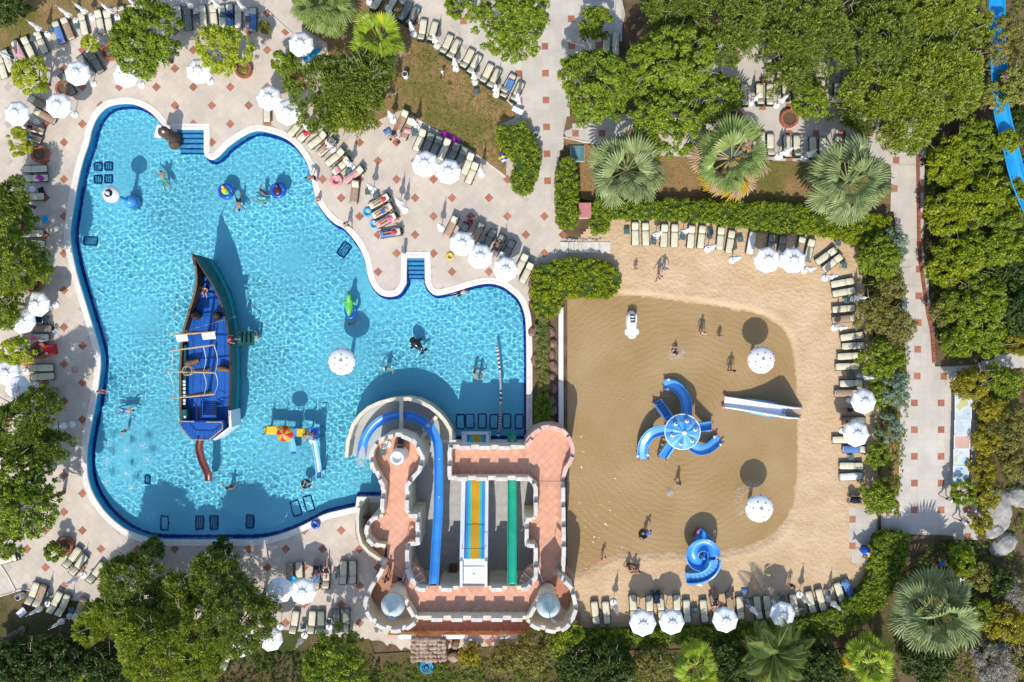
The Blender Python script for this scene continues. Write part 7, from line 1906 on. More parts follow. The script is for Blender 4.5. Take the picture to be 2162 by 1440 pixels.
# lying on loungers
for x, y, ang, pose, label, suit, col, skin in [
    (70,271,-72,'lie','woman in dark bikini sunbathing at the far upper left','suit','swim_dark','skin_a'),
    (63,289,-72,'lie','man in blue trunks sunbathing at the far upper left','shorts','swim_blue','skin_a'),
    (690,311,50,'lie','sunbather in dark suit on a lounger at the pool curve','suit','swim_dark','skin_a'),
    (833,277,205,'lieface','sunbather face down below the big pine','suit','swim_dark','skin_b'),
    (806,423,60,'lie','sunbather in red on the first mid deck lounger','suit','swim_red','skin_a'),
    (810,445,60,'lie','sunbather with blue shorts on the second mid deck lounger','shorts','swim_blue','skin_a'),
    (820,463,60,'lie','sunbather on pink towels on the third mid deck lounger','suit','swim_pink','skin_a'),
    (829,491,80,'lie','woman in red swimsuit sunbathing nearest the pool in mid deck','suit','swim_red','skin_b'),
    (992,470,60,'sit','person in red top sitting behind the three parasols','both','swim_red','skin_a'),
    (1047,525,28,'lie','sunbather half hidden behind the three parasols','shorts','swim_dark','skin_b'),
    (77,714,-90,'lie','woman in pink bikini sunbathing left of the pool','suit','swim_pink','skin_c'),
    (104,828,-90,'lie','man in a white shirt reclining left of the pool','shirt','towel_white','skin_b'),
    (668,1199,180,'lie','first sunbather on the deck left of the castle','shorts','swim_dark','skin_b'),
    (688,1199,180,'lie','second sunbather on the deck left of the castle','suit','swim_dark','skin_a'),
    (1509,1268,172,'lie','sunbather under the third beach parasol','suit','swim_dark','skin_a'),
    (1788,866,88,'lie','sunbather in black under the upper right beach parasol','suit','swim_dark','skin_b'),
    (1780,888,88,'sit','person in dark red sitting between the right beach parasols','suit','slide_brown','skin_b')]:
    person(x, y, .5, pose, ang, .40, label, suit, col, skin)
# walkers on the side plaza
person(2003, 1052, .9, 'walk', 120, .03, 'person in dark shorts walking past the poster panels', 'both', 'towel_white', 'skin_c')
person(2032, 1098, .9, 'walk', 110, .03, 'person in white top walking in the shade of the plaza', 'both', 'towel_white', 'skin_a')
person(1980, 1190, .9, 'bend', 60, .06, 'gardener in blue clothes bending in the shaded lower right garden', 'both', 'swim_blue', 'skin_b')
# pram and stroller
for x, y, lab, rz in ((1383, 1257, 'navy baby pram standing behind the beach loungers', 0.1), (1800, 1052, 'black baby stroller parked at the beach pad', 1.5), (92, 675, 'dark stroller by the loungers left of the pool', 1.4)):
    simple('baby_pram', lab, 'pram', x, y, 0.04, [('basket', MB().bbox((0, 0, 0.6), (0.5, 0.85, 0.3), 0.06), 'swim_dark', False), ('hood', MB().ellipsoid((0, 0.25, 0.85), (0.28, 0.3, 0.22), 12, 8), 'swim_dark', True), ('handle', MB().tube([(-0.22, -0.4, 0.7), (-0.22, -0.62, 1.0), (0.22, -0.62, 1.0), (0.22, -0.4, 0.7)], 0.02, 6), 'metal', True),
        ('chassis', MB().tube([(-0.22, -0.4, 0.15), (0.0, 0, 0.5), (-0.22, 0.4, 0.15)], 0.02, 6).tube([(0.22, -0.4, 0.15), (0.0, 0, 0.5), (0.22, 0.4, 0.15)], 0.02, 6), 'metal', False)] +
        [('wheel', MB().torus((sx * 0.26, sy * 0.4, 0.14), 0.11, 0.03, 16, 6, M=None), 'black', True) for sx in (-1, 1) for sy in (-1, 1)], rz=rz)
# ------------------------------------------------------------------ vegetation
def leaf_cloud(C, Rd, per, size, aspect=1.9, up_bias=0.35, seed=0, jitter=0.7, flat=1.0, droop=0.0, radial=False):
    """kite shaped leaves over many small clumps; C (n,3) clump centres, Rd (n,) clump radii"""
    rg = np.random.default_rng(seed)
    n = len(C)
    cnt = np.maximum(3, (per * (Rd / Rd.mean()) ** 2).astype(int))
    ci = np.repeat(np.arange(n), cnt); m = len(ci)
    d = rg.normal(size=(m, 3)); d[:, 2] = np.abs(d[:, 2]) * 0.9 + d[:, 2] * 0.1 + up_bias; d /= np.linalg.norm(d, axis=1)[:, None]
    rad = Rd[ci] * rg.uniform(0.35, 1.0, m) ** 0.5
    p = C[ci] + d * rad[:, None] * np.array([1, 1, flat])
    nrm = d + rg.normal(size=(m, 3)) * jitter; nrm /= np.linalg.norm(nrm, axis=1)[:, None]
    a = np.cross(nrm, rg.normal(size=(m, 3))); a /= np.linalg.norm(a, axis=1)[:, None] + 1e-9
    if radial:
        a = d + rg.normal(size=(m, 3)) * 0.35; a /= np.linalg.norm(a, axis=1)[:, None]; nrm = np.cross(a, rg.normal(size=(m, 3))); nrm /= np.linalg.norm(nrm, axis=1)[:, None]; nrm[nrm[:, 2] < 0] *= -1
    a[:, 2] -= droop; a /= np.linalg.norm(a, axis=1)[:, None]
    b = np.cross(nrm, a)
    L = size * rg.uniform(0.65, 1.35, m); W = L / aspect
    V = np.empty((m, 4, 3))
    V[:, 0] = p - a * (L * 0.5)[:, None]; V[:, 2] = p + a * (L * 0.5)[:, None]
    V[:, 1] = p + b * (W * 0.5)[:, None] + a * (L * 0.08)[:, None]; V[:, 3] = p - b * (W * 0.5)[:, None] + a * (L * 0.08)[:, None]
    return V.reshape(-1, 3), np.arange(m * 4).reshape(-1, 4)
TRI = [0]
def leaves(name, parent, V, F, mt):
    TRI[0] += 2 * len(F)
    return link(name, np_mesh(name, V, F), mt, parent)
def crown_points(rx, ry, rz, n, seed, lumps=6, deep=0.5, wild=1.0):
    """clump centres through an uneven dome, even when seen from above"""
    rg = np.random.default_rng(seed)
    r = np.sqrt(rg.uniform(0, 1, n)); az = rg.uniform(0, 2 * PI, n); zz = np.sqrt(1 - r * r * 0.97)
    d = np.stack([r * np.cos(az), r * np.sin(az), zz], -1)
    lobe = rg.normal(size=(lumps, 3)); lobe[:, 2] = np.abs(lobe[:, 2]) * 0.4; lobe /= np.linalg.norm(lobe, axis=1)[:, None]
    amp = rg.uniform(-0.26, 0.14, lumps) * wild
    f = 1 + ((np.clip(d @ lobe.T, 0, 1) ** 5) * amp).sum(1)
    dep = 1 - deep * rg.uniform(0, 1, n) ** 2.2
    out = d * f[:, None] * np.array([rx, ry, rz]); out[:, 2] *= dep
    rim = rg.uniform(0, 1, n) < 0.16
    out[rim, 2] = rz * rg.uniform(-0.4, 0.25, rim.sum())
    return out
def limbs(t, rx, rz, h, seed, mt='trunk', n=6, r0=0.16):
    rg = random.Random(seed)
    mm = MB(); mm.tube([(0, 0, 0), (0.04, 0.02, h * 0.5), (0, 0, h)], [r0, r0 * 0.8, r0 * 0.6], 8)
    for k in range(n):
        a = 2 * PI * k / n + rg.uniform(-.3, .3); e = rx * rg.uniform(.55, .85)
        z0 = h * rg.uniform(.65, .95)
        mm.tube([(0, 0, z0), (e * .45 * math.cos(a), e * .45 * math.sin(a), z0 + rz * .25), (e * math.cos(a), e * math.sin(a), z0 + rz * rg.uniform(.35, .7))], [r0 * .5, r0 * .32, r0 * .12], 6)
    link('trunk', mm.mesh('trunk', True), M[mt], t)
    if rx > 1.6:
        mm = MB()
        for k in range(int(5 * rx)):
            a = rg.uniform(0, 6.28); e = rx * rg.uniform(.15, .9); zz = h / 0.85 + rz * math.sqrt(max(0.02, 1 - (e / rx) ** 2)) * rg.uniform(.84, 1.0); b_ = a + rg.uniform(-1.2, 1.2); L = rg.uniform(.4, 1.0)
            p = Vector((e * math.cos(a), e * math.sin(a), zz)); q = p + Vector((math.cos(b_), math.sin(b_), 0.35)) * L
            mm.tube([p - Vector((0, 0, .5)), p, q], [.03, .022, .01], 5)
        link('branch_tips', mm.mesh('branch_tips'), M['twig'], t)['kind'] = 'stuff'
def tree(px, py, rpx, kind, label, seed, z=None, squash=0.75, cat='tree', name='tree', ell=1.0, group=None, rot=0.0):
    """round leafy tree: px, py crown centre in the photo, rpx crown radius in photo pixels"""
    R0 = rpx / S
    zc = z if z is not None else 0.6 + R0 * 0.9
    k = (H - zc) / H; R = R0 * k
    c = P(px, py, zc)
    t = thing(name, label, cat, (c.x, c.y, 0), rot, group)
    par = {'dense': ('leaf_dense', 0.33, 66, 0.20, 1.7), 'lime': ('leaf_lime', 0.29, 66, 0.18, 1.9), 'pine': ('leaf_pine', 0.40, 74, 0.30, 3.6), 'pinel': ('leaf_pine_light', 0.40, 74, 0.30, 3.6), 'olive': ('leaf_olive', 0.34, 46, 0.20, 2.2), 'bush': ('leaf_bright', 0.34, 58, 0.21, 1.8),
           'hedge': ('leaf_hedge', 0.32, 60, 0.20, 1.8), 'blue': ('leaf_blue', 0.30, 60, 0.17, 2.2), 'yellow': ('leaf_yellow', 0.32, 56, 0.19, 2.0), 'dry': ('leaf_dry', 0.34, 75, 0.20, 5.0), 'pink': ('leaf_pinkflower', 0.34, 56, 0.17, 1.6), 'dark': ('leaf_dark', 0.4, 46, 0.24, 1.8)}[kind]
    mt, cr, per, sz, asp = par
    area = PI * R * R * ell
    n = int(max(24, area * (8.4 if kind not in ('pine', 'pinel') else 6.6)))
    C = crown_points(R * 0.95, R * 0.95 * ell, R * squash, n, seed, lumps=9 + int(2 * R), wild=1.5 if kind in ('pine', 'pinel', 'olive') else 1.0)
    C[:, 2] += zc
    rg = np.random.default_rng(seed + 99)
    Rd = cr * rg.uniform(0.7, 1.35, len(C)) * (1.0 if R > 1.4 else 0.75)
    V, F = leaf_cloud(C, Rd, per, sz, asp, seed=seed + 5, jitter=0.6, radial=kind in ('pine', 'pinel'))
    o = leaves('crown', t, V, F, M[mt])
    limbs(t, R, R * squash, zc * 0.85, seed, r0=0.07 + 0.035 * R)
    return t
TREES = [
 (317,93,84,'dense','large dark green round tree between the top loungers and the pool'),
 (477,117,60,'lime','lime green round tree right of the large dark one'),
 (75,163,44,'lime','small light green tree by the upper left parasols'),
 (606,140,31,'dense','small round bush tree in the brick planter beside the big pine'),
 (195,95,18,'lime','tiny sprouting shrub beside the brick planter at top left'),
 (52,305,30,'lime','thin leafy bush in the planter left of the pool'),
 (700,205,78,'pine','big pine over the deck, left half of the twin crown'),
 (775,180,80,'pine','big pine over the deck, right half of the twin crown'),
 (735,250,60,'pinel','lower spreading crown of the big pine above the pool curve'),
 (1085,52,84,'dense','broad dense tree at the top beside the garden path'),
 (970,15,34,'dense','small dense shrub tree at the top edge left of the path'),
 (1255,55,38,'dense','small dense tree at the top between path and big trees'),
 (1262,190,98,'dense','huge dense tree right of the garden path, left of the pair'),
 (1420,165,108,'dense','huge dense tree right of the garden path, right of the pair'),
 (1400,255,75,'dense','lower dense crown beneath the huge tree pair'),
 (1500,215,60,'dense','dense side crown at the right of the huge tree pair'),
 (1420,30,80,'pine','dark pine at the top above the huge tree pair'),
 (1560,50,105,'pine','olive green pine at the top, left of the pine group'),
 (1690,70,115,'pine','olive green pine at the top, middle of the pine group'),
 (1660,150,60,'pine','low pine branch crown above the top right terrace'),
 (1850,70,110,'pine','tall pine at the top right, upper crown'),
 (1960,60,100,'pinel','bright pine at the top right corner beside the blue slide'),
 (1960,170,105,'pinel','bright spreading pine above the side path'),
 (1850,195,75,'pinel','bright pine crown hanging over the top right terrace'),
 (1905,270,70,'pinel','lowest bright pine crown over the start of the side path'),
 (1800,245,50,'pine','dark pine branches left of the side path'),
 (1703,218,44,'dense','round bush tree in the planter on the top right terrace'),
 (20,15,45,'dark','dark tree in the top left corner'),
 (28,425,55,'pine','pine at the left edge beside the upper loungers'),
 (40,470,40,'dense','small green tree at the left edge below the pine'),
 (45,560,82,'pinel','bright pine at the left edge beside the shaded parasols'),
 (15,640,60,'pinel','pine at the left edge above the shaded parasol pair'),
 (48,740,38,'lime','yellowish bush beside the red bag'),
 (55,880,82,'pine','pine left of the pool below the shaded parasols'),
 (105,930,55,'pine','pine crown nearest the left pool edge'),
 (40,985,75,'dense','dark leafy tree at the lower left edge'),
 (75,1060,72,'dense','dense green tree above the lower left deck'),
 (20,1130,45,'dense','green tree at the left edge by the lower left deck'),
 (117,1163,22,'dense','small round bush in the brick planter at lower left'),
 (285,1210,68,'pine','large pine at the bottom, upper left crown'),
 (350,1330,102,'pinel','large pine at the bottom, broad lower crown'),
 (465,1215,68,'pine','dark pine over the lower pool edge'),
 (525,1290,80,'pine','pine at the bottom left of the white parasols'),
 (230,1295,60,'pinel','pine crown over the lower left lawn'),
 (440,1370,70,'pinel','low pine crown at the bottom edge'),
 (385,1265,70,'pinel','pine at the bottom, middle crown between the two dark ones'),
 (300,1285,62,'pine','pine at the bottom, inner crown left of the middle one'),
 (716,1390,74,'dense','round dense tree at the bottom left of the castle'),
 (330,1155,25,'pine','small pine tip reaching over the lower pool edge'),
 (470,1160,26,'dark','dark shrub by the lower pool coping'),
 (995,1378,30,'yellow','yellow green conifer shrub below the castle'),
]
for i, (x, y, r, kd, lb) in enumerate(TREES):
    sq = 0.95 if kd in ('dense', 'lime') else 0.8
    tree(x, y, r, kd, lb, 100 + i, squash=sq, z=(3.6 if r > 70 else 2.6 if r > 50 else 1.8 if r > 35 else 1.0), ell=1.0)
BUSH = [
 (2000,345,58,'bush','leafy yellow green shrub at the top of the right thicket'),(2065,310,62,'hedge','green shrub below the bright pines in the right thicket'),(2055,420,70,'bush','sunny yellow green shrub in the right thicket'),(1990,460,52,'bush','yellow green shrub beside the brick edging'),
 (2085,520,75,'hedge','tall green shrub in the right thicket, middle'),(2015,560,60,'bush','yellow green shrub halfway down the brick edging'),(2060,640,72,'hedge','feathery green shrub in the lower right thicket'),(2120,410,52,'hedge','green shrub below the blue slide'),(2135,560,60,'dark','dark tree mass at the right edge, upper'),
 (2145,660,55,'dark','dark tree mass at the right edge, lower'),(1990,650,38,'olive','olive shrub leaning over the brick edging'),(2015,720,40,'hedge','green shrub at the end of the brick edging'),(2080,710,45,'hedge','green shrub above the right side path'),
 (2120,90,40,'olive','brownish shrub at the top right edge'),(2140,180,45,'pink','bougainvillea with pink flowers beside the blue slide',3.6),(2105,205,36,'pink','bougainvillea spilling over the blue slide',3.9),(2108,60,26,'olive','olive twigs hanging over the top of the blue slide',4.6),(2100,112,34,'olive','olive branch crown hanging over the blue slide',4.4),(2125,300,22,'bush','small bright crown hanging over the blue slide',3.4),(2145,260,35,'dark','dark shrub at the right edge below the bougainvillea'),(2040,210,40,'olive','brownish shrub under the bright pines'),
 (2145,730,25,'yellow','yellow flowering shrub at the right edge'),
 (2040,810,45,'yellow','yellowish shrub at the head of the poster wall'),(2110,800,40,'hedge','green shrub right of the poster wall'),(2085,860,40,'yellow','yellow shrub behind the upper poster panels'),(2075,930,36,'yellow','golden shrub behind the middle poster panels'),(2125,900,48,'olive','olive shrub at the right, behind the poster wall'),
 (2070,990,34,'yellow','golden shrub behind the lower poster panels'),(2030,1040,30,'hedge','green bush at the lower end of the poster wall'),(2072,1045,34,'yellow','yellow leafy bush right of the walkers'),(2068,1100,26,'yellow','narrow yellow bush along the shaded plaza'),(2135,980,40,'olive','dry olive shrub above the grey boulders'),
 (2020,1180,36,'hedge','green shrub beside the white frame'),(2055,1215,32,'olive','olive shrub right of the white frame'),(2060,1290,40,'hedge','green shrub right of the big fan palm'),(2110,1320,58,'yellow','golden bush at the lower right'),(2145,1380,50,'olive','reddish olive bush in the lower right corner'),
 (2090,1400,58,'dry','grey dry twiggy bush in the lower right corner'),(2145,1250,40,'dry','dry grey brush at the right edge'),(2100,1230,35,'dark','dark hollow shrub at the lower right'),
 (1850,545,52,'hedge','green shrub beside the top right beach corner'),(1875,600,42,'olive','olive shrub between beach and side path, upper'),(1840,660,46,'olive','olive shrub behind the right beach loungers'),(1885,690,44,'olive','loose brownish shrub hanging over the side path'),(1855,760,46,'hedge','green shrub behind the middle right loungers'),
 (1885,820,38,'blue','blue grey shrub at the side path bend'),(1850,830,34,'hedge','green shrub behind the upper right parasol'),(1868,900,32,'blue','blue grey shrub above the side lawn strip'),(1850,960,30,'hedge','green shrub behind the lower right parasol'),(1868,1020,30,'olive','purple brown shrub at the side lawn strip'),
 (1850,1050,38,'hedge','dense round green bush left of the plaza'),(1880,1065,26,'olive','light olive bush left of the plaza'),(1880,520,36,'blue','blue grey shrub beside the upper side path'),
 (1180,1345,45,'hedge','green shrub at the foot of the castle corner'),(1130,1380,52,'olive','pale leafy shrub below the castle corner'),(1210,1390,48,'dark','dark shrub at the bottom right of the castle'),(1290,1400,60,'dark','dark shrub at the bottom beneath the beach hedge'),(1380,1400,50,'olive','pale shrub at the bottom beneath the beach hedge'),
 (1060,1385,40,'olive','thin pale shrub below the painted wall'),(1540,1400,60,'dark','dark shrub at the bottom between two palms'),(1720,1400,60,'dark','dark shrub at the bottom right of the date palm'),(1850,1180,26,'hedge','green shrub behind the fish figure'),
 (120,1400,70,'dark','dark shrub in the shade at the bottom left'),(30,1400,60,'dark','dark shrub at the bottom left corner'),(230,1410,60,'dark','dark shrub under the bottom pines'),(1950,1385,55,'dark','dark shrub at the bottom beneath the big fan palm'),
 (650,15,34,'dark','dark shrub at the top under the fan palm'),(560,60,12,'olive','small reddish shrub at the top by the loungers'),
]
for i, bb in enumerate(BUSH):
    x, y, r, kd, lb = bb[:5]
    tree(x, y, r, kd, lb, 300 + i, z=bb[5] if len(bb) > 5 else 0.55 + r / S * 0.35, squash=0.65, cat='shrub', name='shrub')
# ------------------------------------------------------------------ hedges
def hedge(px, h, kind, label, seed, dens=420, size=0.16, asp=1.8, lump=0.16, name='hedge', cat='hedge', zt=None):
    poly = ccw([tuple(p.xy) for p in smooth_closed([P(x, y, h if zt is None else zt) for x, y in px], 3)])
    cx, cy = sum(p[0] for p in poly) / len(poly), sum(p[1] for p in poly) / len(poly)
    t = thing(name, label, cat, (cx, cy, 0))
    mm = MB(); mm.prism([(x - cx, y - cy) for x, y in offset_poly(poly, -0.22)], 0, h * 0.86); link('dark_core', mm.mesh('dark_core'), M['leaf_dark'], t)  # added solid dark core, closes the gaps between the leaves
    rg = np.random.default_rng(seed); pp = np.array(poly)
    A = (np.ptp(pp[:, 0])) * (np.ptp(pp[:, 1])); n = int(A * 11)
    C = np.stack([rg.uniform(pp[:, 0].min(), pp[:, 0].max(), n), rg.uniform(pp[:, 1].min(), pp[:, 1].max(), n)], -1)
    d = sdist(C, poly); k = d < -0.12; C, d = C[k], d[k]
    z = h * 0.86 + lump * np.array([mnoise.noise(Vector((x * 1.1, y * 1.1, seed))) for x, y in C]) - np.clip(0.3 + d, 0, 1) * 0.5
    top = np.column_stack([C[:, 0] - cx, C[:, 1] - cy, z])
    # sides
    per = []
    for i in range(len(poly)):
        a, b = Vector(poly[i - 1]), Vector(poly[i]); L = (b - a).length
        for _ in range(max(1, int(L * h * 5))):
            q = a.lerp(b, rg.uniform(0, 1)); n_ = Vector(((b - a).y, -(b - a).x)).normalized(); q -= n_ * 0.2; per.append((q.x - cx, q.y - cy, rg.uniform(0.1, h * 0.85)))
    C3 = np.vstack([top, np.array(per)])
    Rd = 0.24 * rg.uniform(0.7, 1.3, len(C3))
    V, F = leaf_cloud(C3, Rd, dens / 11, size, asp, seed=seed + 3, jitter=0.6)
    leaves('leaves', t, V, F, M[kind])
    return t
hedge([(1188,332),(1210,334),(1222,370),(1224,420),(1220,476),(1200,480),(1180,474),(1172,420),(1174,360)], 1.6, 'leaf_hedge', 'clipped green hedge block beside the pink roofed kiosk', 1)
hedge([(1075,258),(1108,258),(1128,285),(1142,320),(1140,360),(1125,400),(1105,411),(1082,398),(1076,372),(1086,345),(1066,322),(1046,292),(1050,266)], 1.4, 'leaf_hedge', 'kidney shaped clipped hedge beside the garden path', 2)
hedge([(1252,424),(1288,424),(1292,455),(1286,488),(1248,488)], 1.4, 'leaf_hedge', 'short hedge end right of the pink roofed kiosk', 3)
hedge([(1290,424),(1400,418),(1500,420),(1700,430),(1725,460),(1720,492),(1620,488),(1480,468),(1340,462),(1292,460)], 1.3, 'leaf_hedge', 'long clipped hedge along the top of the beach', 4, dens=330)
hedge([(1720,452),(1800,448),(1880,455),(1885,500),(1830,520),(1780,505),(1722,492)], 1.3, 'leaf_bright', 'loose bright hedge at the upper right of the beach', 5)
hedge([(1184,1338),(1330,1330),(1480,1326),(1640,1318),(1660,1345),(1600,1358),(1400,1366),(1200,1372)], 1.2, 'leaf_hedge', 'long clipped hedge below the beach loungers', 6, dens=330)
hedge([(1645,1318),(1740,1296),(1800,1262),(1838,1215),(1852,1130),(1920,1126),(1922,1175),(1890,1250),(1830,1318),(1750,1348),(1660,1352)], 1.2, 'leaf_hedge', 'curved clipped hedge at the lower right of the beach', 7, dens=330)
hedge([(1130,562),(1170,548),(1225,543),(1285,552),(1311,578),(1310,612),(1285,632),(1235,630),(1192,634),(1182,662),(1152,672),(1122,648),(1120,600)], 1.1, 'leaf_bright', 'bright yellow green bush mass between pool and beach', 8, lump=0.3)
hedge([(1132,668),(1156,668),(1160,760),(1159,830),(1136,836),(1131,760)], 0.5, 'leaf_reed', 'strip of tall ornamental grass between pool and lagoon', 9, size=0.4, asp=9.0, dens=500, name='ornamental_grass', cat='grass')
hedge([(1132,838),(1160,834),(1162,905),(1130,902)], 0.7, 'leaf_dense', 'dark green plant clump below the ornamental grass', 10, size=0.3, asp=5.0)
# undergrowth on the ground below the hedges: one mass
rg = np.random.default_rng(77)
def ground_cover(name, label, px, n, mt, size, asp=4.0, hh=0.2, seed=0, z0=0.05):
    poly = W2(px); pp = np.array(poly); r_ = np.random.default_rng(seed)
    C = np.stack([r_.uniform(pp[:, 0].min(), pp[:, 0].max(), n), r_.uniform(pp[:, 1].min(), pp[:, 1].max(), n)], -1); C = C[inside(C, poly)]
    C3 = np.column_stack([C, z0 + r_.uniform(0, hh, len(C))])
    V, F = leaf_cloud(C3, np.full(len(C3), 0.16), 9, size, asp, seed=seed)
    TRI[0] += 2 * len(F)
    o = link(name, np_mesh(name, V, F), M[mt]); o['kind'] = 'stuff'; o['label'] = label
ground_cover('grass', 'rough green grass along the bottom edge', [(780,1400),(1240,1385),(1900,1370),(1900,1470),(780,1470)], 2800, 'undergrass', 0.22, seed=1)
ground_cover('undergrowth', 'leafy undergrowth below the right hand thicket', [(1950,320),(2180,240),(2180,740),(1985,760),(1955,560)], 3000, 'undergrass', 0.2, 2.0, 0.5, seed=2)
ground_cover('undergrowth', 'leafy undergrowth around the plaza', [(2055,790),(2180,780),(2180,1450),(1930,1450),(1930,1150),(2060,1140)], 2600, 'undergrass', 0.18, 2.4, 0.3, seed=3)
ground_cover('undergrowth', 'dry leafy undergrowth beneath the top right pines', [(1480,-40),(2180,-40),(2180,160),(1900,260),(1500,100)], 2600, 'undergrass', 0.18, 2.4, 0.3, seed=4)
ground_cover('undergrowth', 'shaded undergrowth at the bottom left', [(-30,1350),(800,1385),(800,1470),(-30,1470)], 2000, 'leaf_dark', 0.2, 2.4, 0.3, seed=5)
ground_cover('grass', 'sparse tufts on the dry centre lawn', [(860,80),(905,80),(1085,240),(1050,262),(1066,360),(1000,320),(870,235)], 1500, 'undergrass', 0.10, 3.0, 0.02, seed=6)
ground_cover('undergrowth', 'leafy strip between beach and side path', [(1800,500),(1890,470),(1920,800),(1895,1060),(1850,1080),(1830,700)], 1500, 'undergrass', 0.18, 2.0, 0.4, seed=7)
# ------------------------------------------------------------------ palms
def fan_mesh(name, R_, nseg, spread, seed, petiole, droop):
    """one fan frond: stalk plus pleated segments that split towards the tips; along +x, rising then drooping"""
    rg = random.Random(seed); V, F = [], []
    def add(vs, fs):
        o = len(V); V.extend(vs); F.extend([[i + o for i in f] for f in fs])
    w = 0.022
    add([(0, -w, 0), (0, w, 0), (petiole, w, 0), (petiole, -w, 0)], [(0, 1, 2, 3)])
    for k in range(nseg):
        a = -spread / 2 + spread * (k + 0.5) / nseg; L = R_ * (0.80 + 0.2 * math.cos(a * 0.8)) * rg.uniform(0.9, 1.08)
        da = spread / nseg * 0.5
        pts = []
        for t in (0.06, 0.55, 0.82, 1.0):
            r = L * t; zz = 0.06 * t - droop * max(0, t - 0.35) ** 2 * 1.6 * L + rg.uniform(-.01, .01)
            wd = da * r * (1.0 if t < 0.6 else 0.75 if t < 0.9 else 0.06)
            ax = Vector((math.cos(a), math.sin(a), 0)); nx = Vector((-math.sin(a), math.cos(a), 0))
            c = Vector((petiole, 0, 0)) + ax * r + Vector((0, 0, zz)); pts.append((c - nx * wd + Vector((0, 0, -.35 * wd)), c + Vector((0, 0, .45 * wd)), c + nx * wd + Vector((0, 0, -.35 * wd))))
        vs = [tuple(p) for tr in pts for p in tr]; fs = []
        for j in range(3): fs += [(3 * j, 3 * j + 1, 3 * j + 4, 3 * j + 3), (3 * j + 1, 3 * j + 2, 3 * j + 5, 3 * j + 4)]
        add(vs, fs)
    me = bpy.data.meshes.new(name); me.from_pydata(V, [], F); return me
FANS = [fan_mesh('frond', 0.95, 20, 3.5, 1, 1.0, 0.45), fan_mesh('frond', 0.9, 18, 3.0, 2, 1.05, 0.7), fan_mesh('frond', 0.85, 17, 2.6, 3, 1.15, 0.35)]
def pinnate(name, L, n, seed):
    rg = random.Random(seed); V, F = [], []
    for k in range(n):
        t = (k + 1) / n; x = L * t; z = 0.9 * t - 1.15 * t * t
        ll = 0.55 * math.sin(PI * min(1, t * 0.9 + 0.1)) + 0.12
        for s in (-1, 1):
            o = len(V); V += [(x, 0, z), (x + .03, 0, z), (x + ll * .55 + .02, s * ll * .75, z + .10), (x + ll * .75, s * ll, z - .02)]
            F.append([o, o + 1, o + 2, o + 3] if s > 0 else [o, o + 3, o + 2, o + 1])
    for k in range(8):
        t0, t1 = k / 8, (k + 1) / 8; o = len(V); w = .03 * (1 - t0 * .8)
        V += [(L * t0, -w, .9 * t0 - 1.15 * t0 * t0 + .01), (L * t0, w, .9 * t0 - 1.15 * t0 * t0 + .01), (L * t1, w, .9 * t1 - 1.15 * t1 * t1 + .01), (L * t1, -w, .9 * t1 - 1.15 * t1 * t1 + .01)]; F.append([o, o + 1, o + 2, o + 3])
    me = bpy.data.meshes.new(name); me.from_pydata(V, [], F); return me
PIN = [pinnate('frond', 3.0, 34, 1), pinnate('frond', 2.7, 30, 2)]
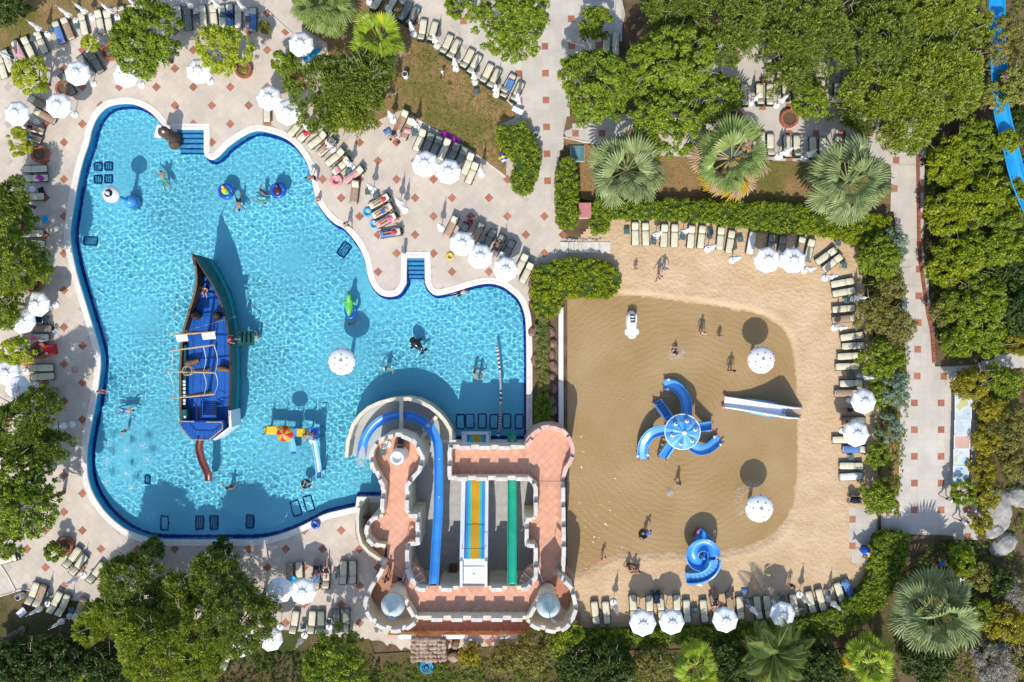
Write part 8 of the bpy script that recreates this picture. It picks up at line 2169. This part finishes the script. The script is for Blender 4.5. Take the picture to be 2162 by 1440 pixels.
def palm(px, py, rpx, z, mt, label, seed, n=46, kind='fan', base=None, dead=0, yellow=0):
    rg = random.Random(seed); c = P(px, py, z); k = (H - z) / H
    b = Vector((c.x, c.y, 0)) if base is None else P(*base, 0)
    t = thing('palm_tree', label, 'palm tree', tuple(b)); top = c - b
    mm = MB(); mm.tube([(0, 0, 0), top * 0.5 + Vector((0, 0, 0.05)), top - Vector((0, 0, 0.15))], [0.28, 0.22, 0.22], 12); tr = link('trunk', mm.mesh('trunk', True), M['palm_trunk'], t)
    mm = MB(); mm.ellipsoid(top - Vector((0, 0, 0.1)), (0.28, 0.28, 0.3), 10, 8); link('crown_heart', mm.mesh('crown_heart', True), M['trunk'], t)
    R_ = rpx / S * k
    for i in range(n + dead + yellow):
        if i < n:
            f = (i + 0.5) / n; el = math.radians(72 - 92 * f ** 0.8 + rg.uniform(-14, 14)); mm_ = M[mt]
        else:
            el = math.radians(rg.uniform(-38, -12)); mm_ = M['frond_dead'] if i < n + dead else M['frond_yellow']
        az = i * 2.39996 + rg.uniform(-.25, .25)
        if kind == 'fan':
            me = FANS[rg.randrange(3)]; sc = R_ / 1.95 * rg.uniform(0.78, 1.15)
        else:
            me = PIN[rg.randrange(2)]; sc = R_ / 2.9 * rg.uniform(0.85, 1.1); el *= 0.75
        o = link('frond', me, None, t, top); 
        if not me.materials: me.materials.append(M['frond_green'])
        setmat(o, mm_); o.rotation_euler = (rg.uniform(-.8, .8), -el, az); o.rotation_mode = 'XYZ'; o.scale = (sc, sc, sc)
        TRI[0] += 0
    return t
palm(1322, 360, 84, 3.2, 'frond_blue', 'silvery green fan palm at the left end of the long beach hedge', 11, 36)
palm(1790, 386, 92, 3.4, 'frond_blue', 'silvery green fan palm at the right end of the long beach hedge', 12, 38)
palm(1968, 1290, 88, 3.4, 'frond_blue', 'silvery fan palm at the lower right below the plaza', 13, 38)
palm(1545, 335, 86, 4.6, 'frond_green', 'leaning fan palm with yellow drooping fronds above the beach hedge', 14, 15, base=(1485, 402), dead=24, yellow=9)
palm(800, 85, 62, 3.6, 'frond_bright', 'bright green fan palm beside the big pine', 15, 30, dead=5, yellow=2)
palm(680, 5, 75, 4.2, 'frond_green', 'pale green fan palm cut by the top edge', 16, 34)
palm(1632, 1378, 84, 2.4, 'frond_green', 'feathery date palm at the bottom below the beach hedge', 17, 34, 'pin')
palm(1835, 1395, 56, 2.2, 'frond_bright', 'bright fan palm at the bottom below the curved hedge', 18, 24, yellow=2)
palm(1470, 1405, 52, 2.2, 'frond_bright', 'bright fan palm at the bottom near the castle end of the hedge', 19, 20)
palm(155, 1425, 30, 1.6, 'frond_bright', 'small bright palm at the bottom left edge', 20, 16)
# fallen palm log at the lower left lawn
a, b = P(0, 1352, 0.15), P(48, 1328, 0.15)
log = thing('palm_trunk_log', 'thin grey palm trunk leaning over the lower left lawn', 'log', tuple(b)); mm = MB(); mm.tube([b - b, (a - b) * 0.5 + Vector((0, 0, 0.6)), (a - b) * 1.0 + Vector((0, 0, 1.2))], [0.2, 0.17, 0.15], 10); link('bark', mm.mesh('bark', True), M['palm_trunk'], log)
mm = MB(); mm.ellipsoid((0, 0, 0.02), (0.35, 0.3, 0.2), 10, 6); link('stump', mm.mesh('stump', True), M['palm_trunk'], log)
print('TOTAL TRIS', [len(k) for k in LABELS if len(k.split()) > 15], 'LEAF TRIS', TRI[0], 'loungers', LCOUNT[0], 'people', PCOUNT[0], 'dup labels', [k for k, v in LABELS.items() if len(v) > 1])
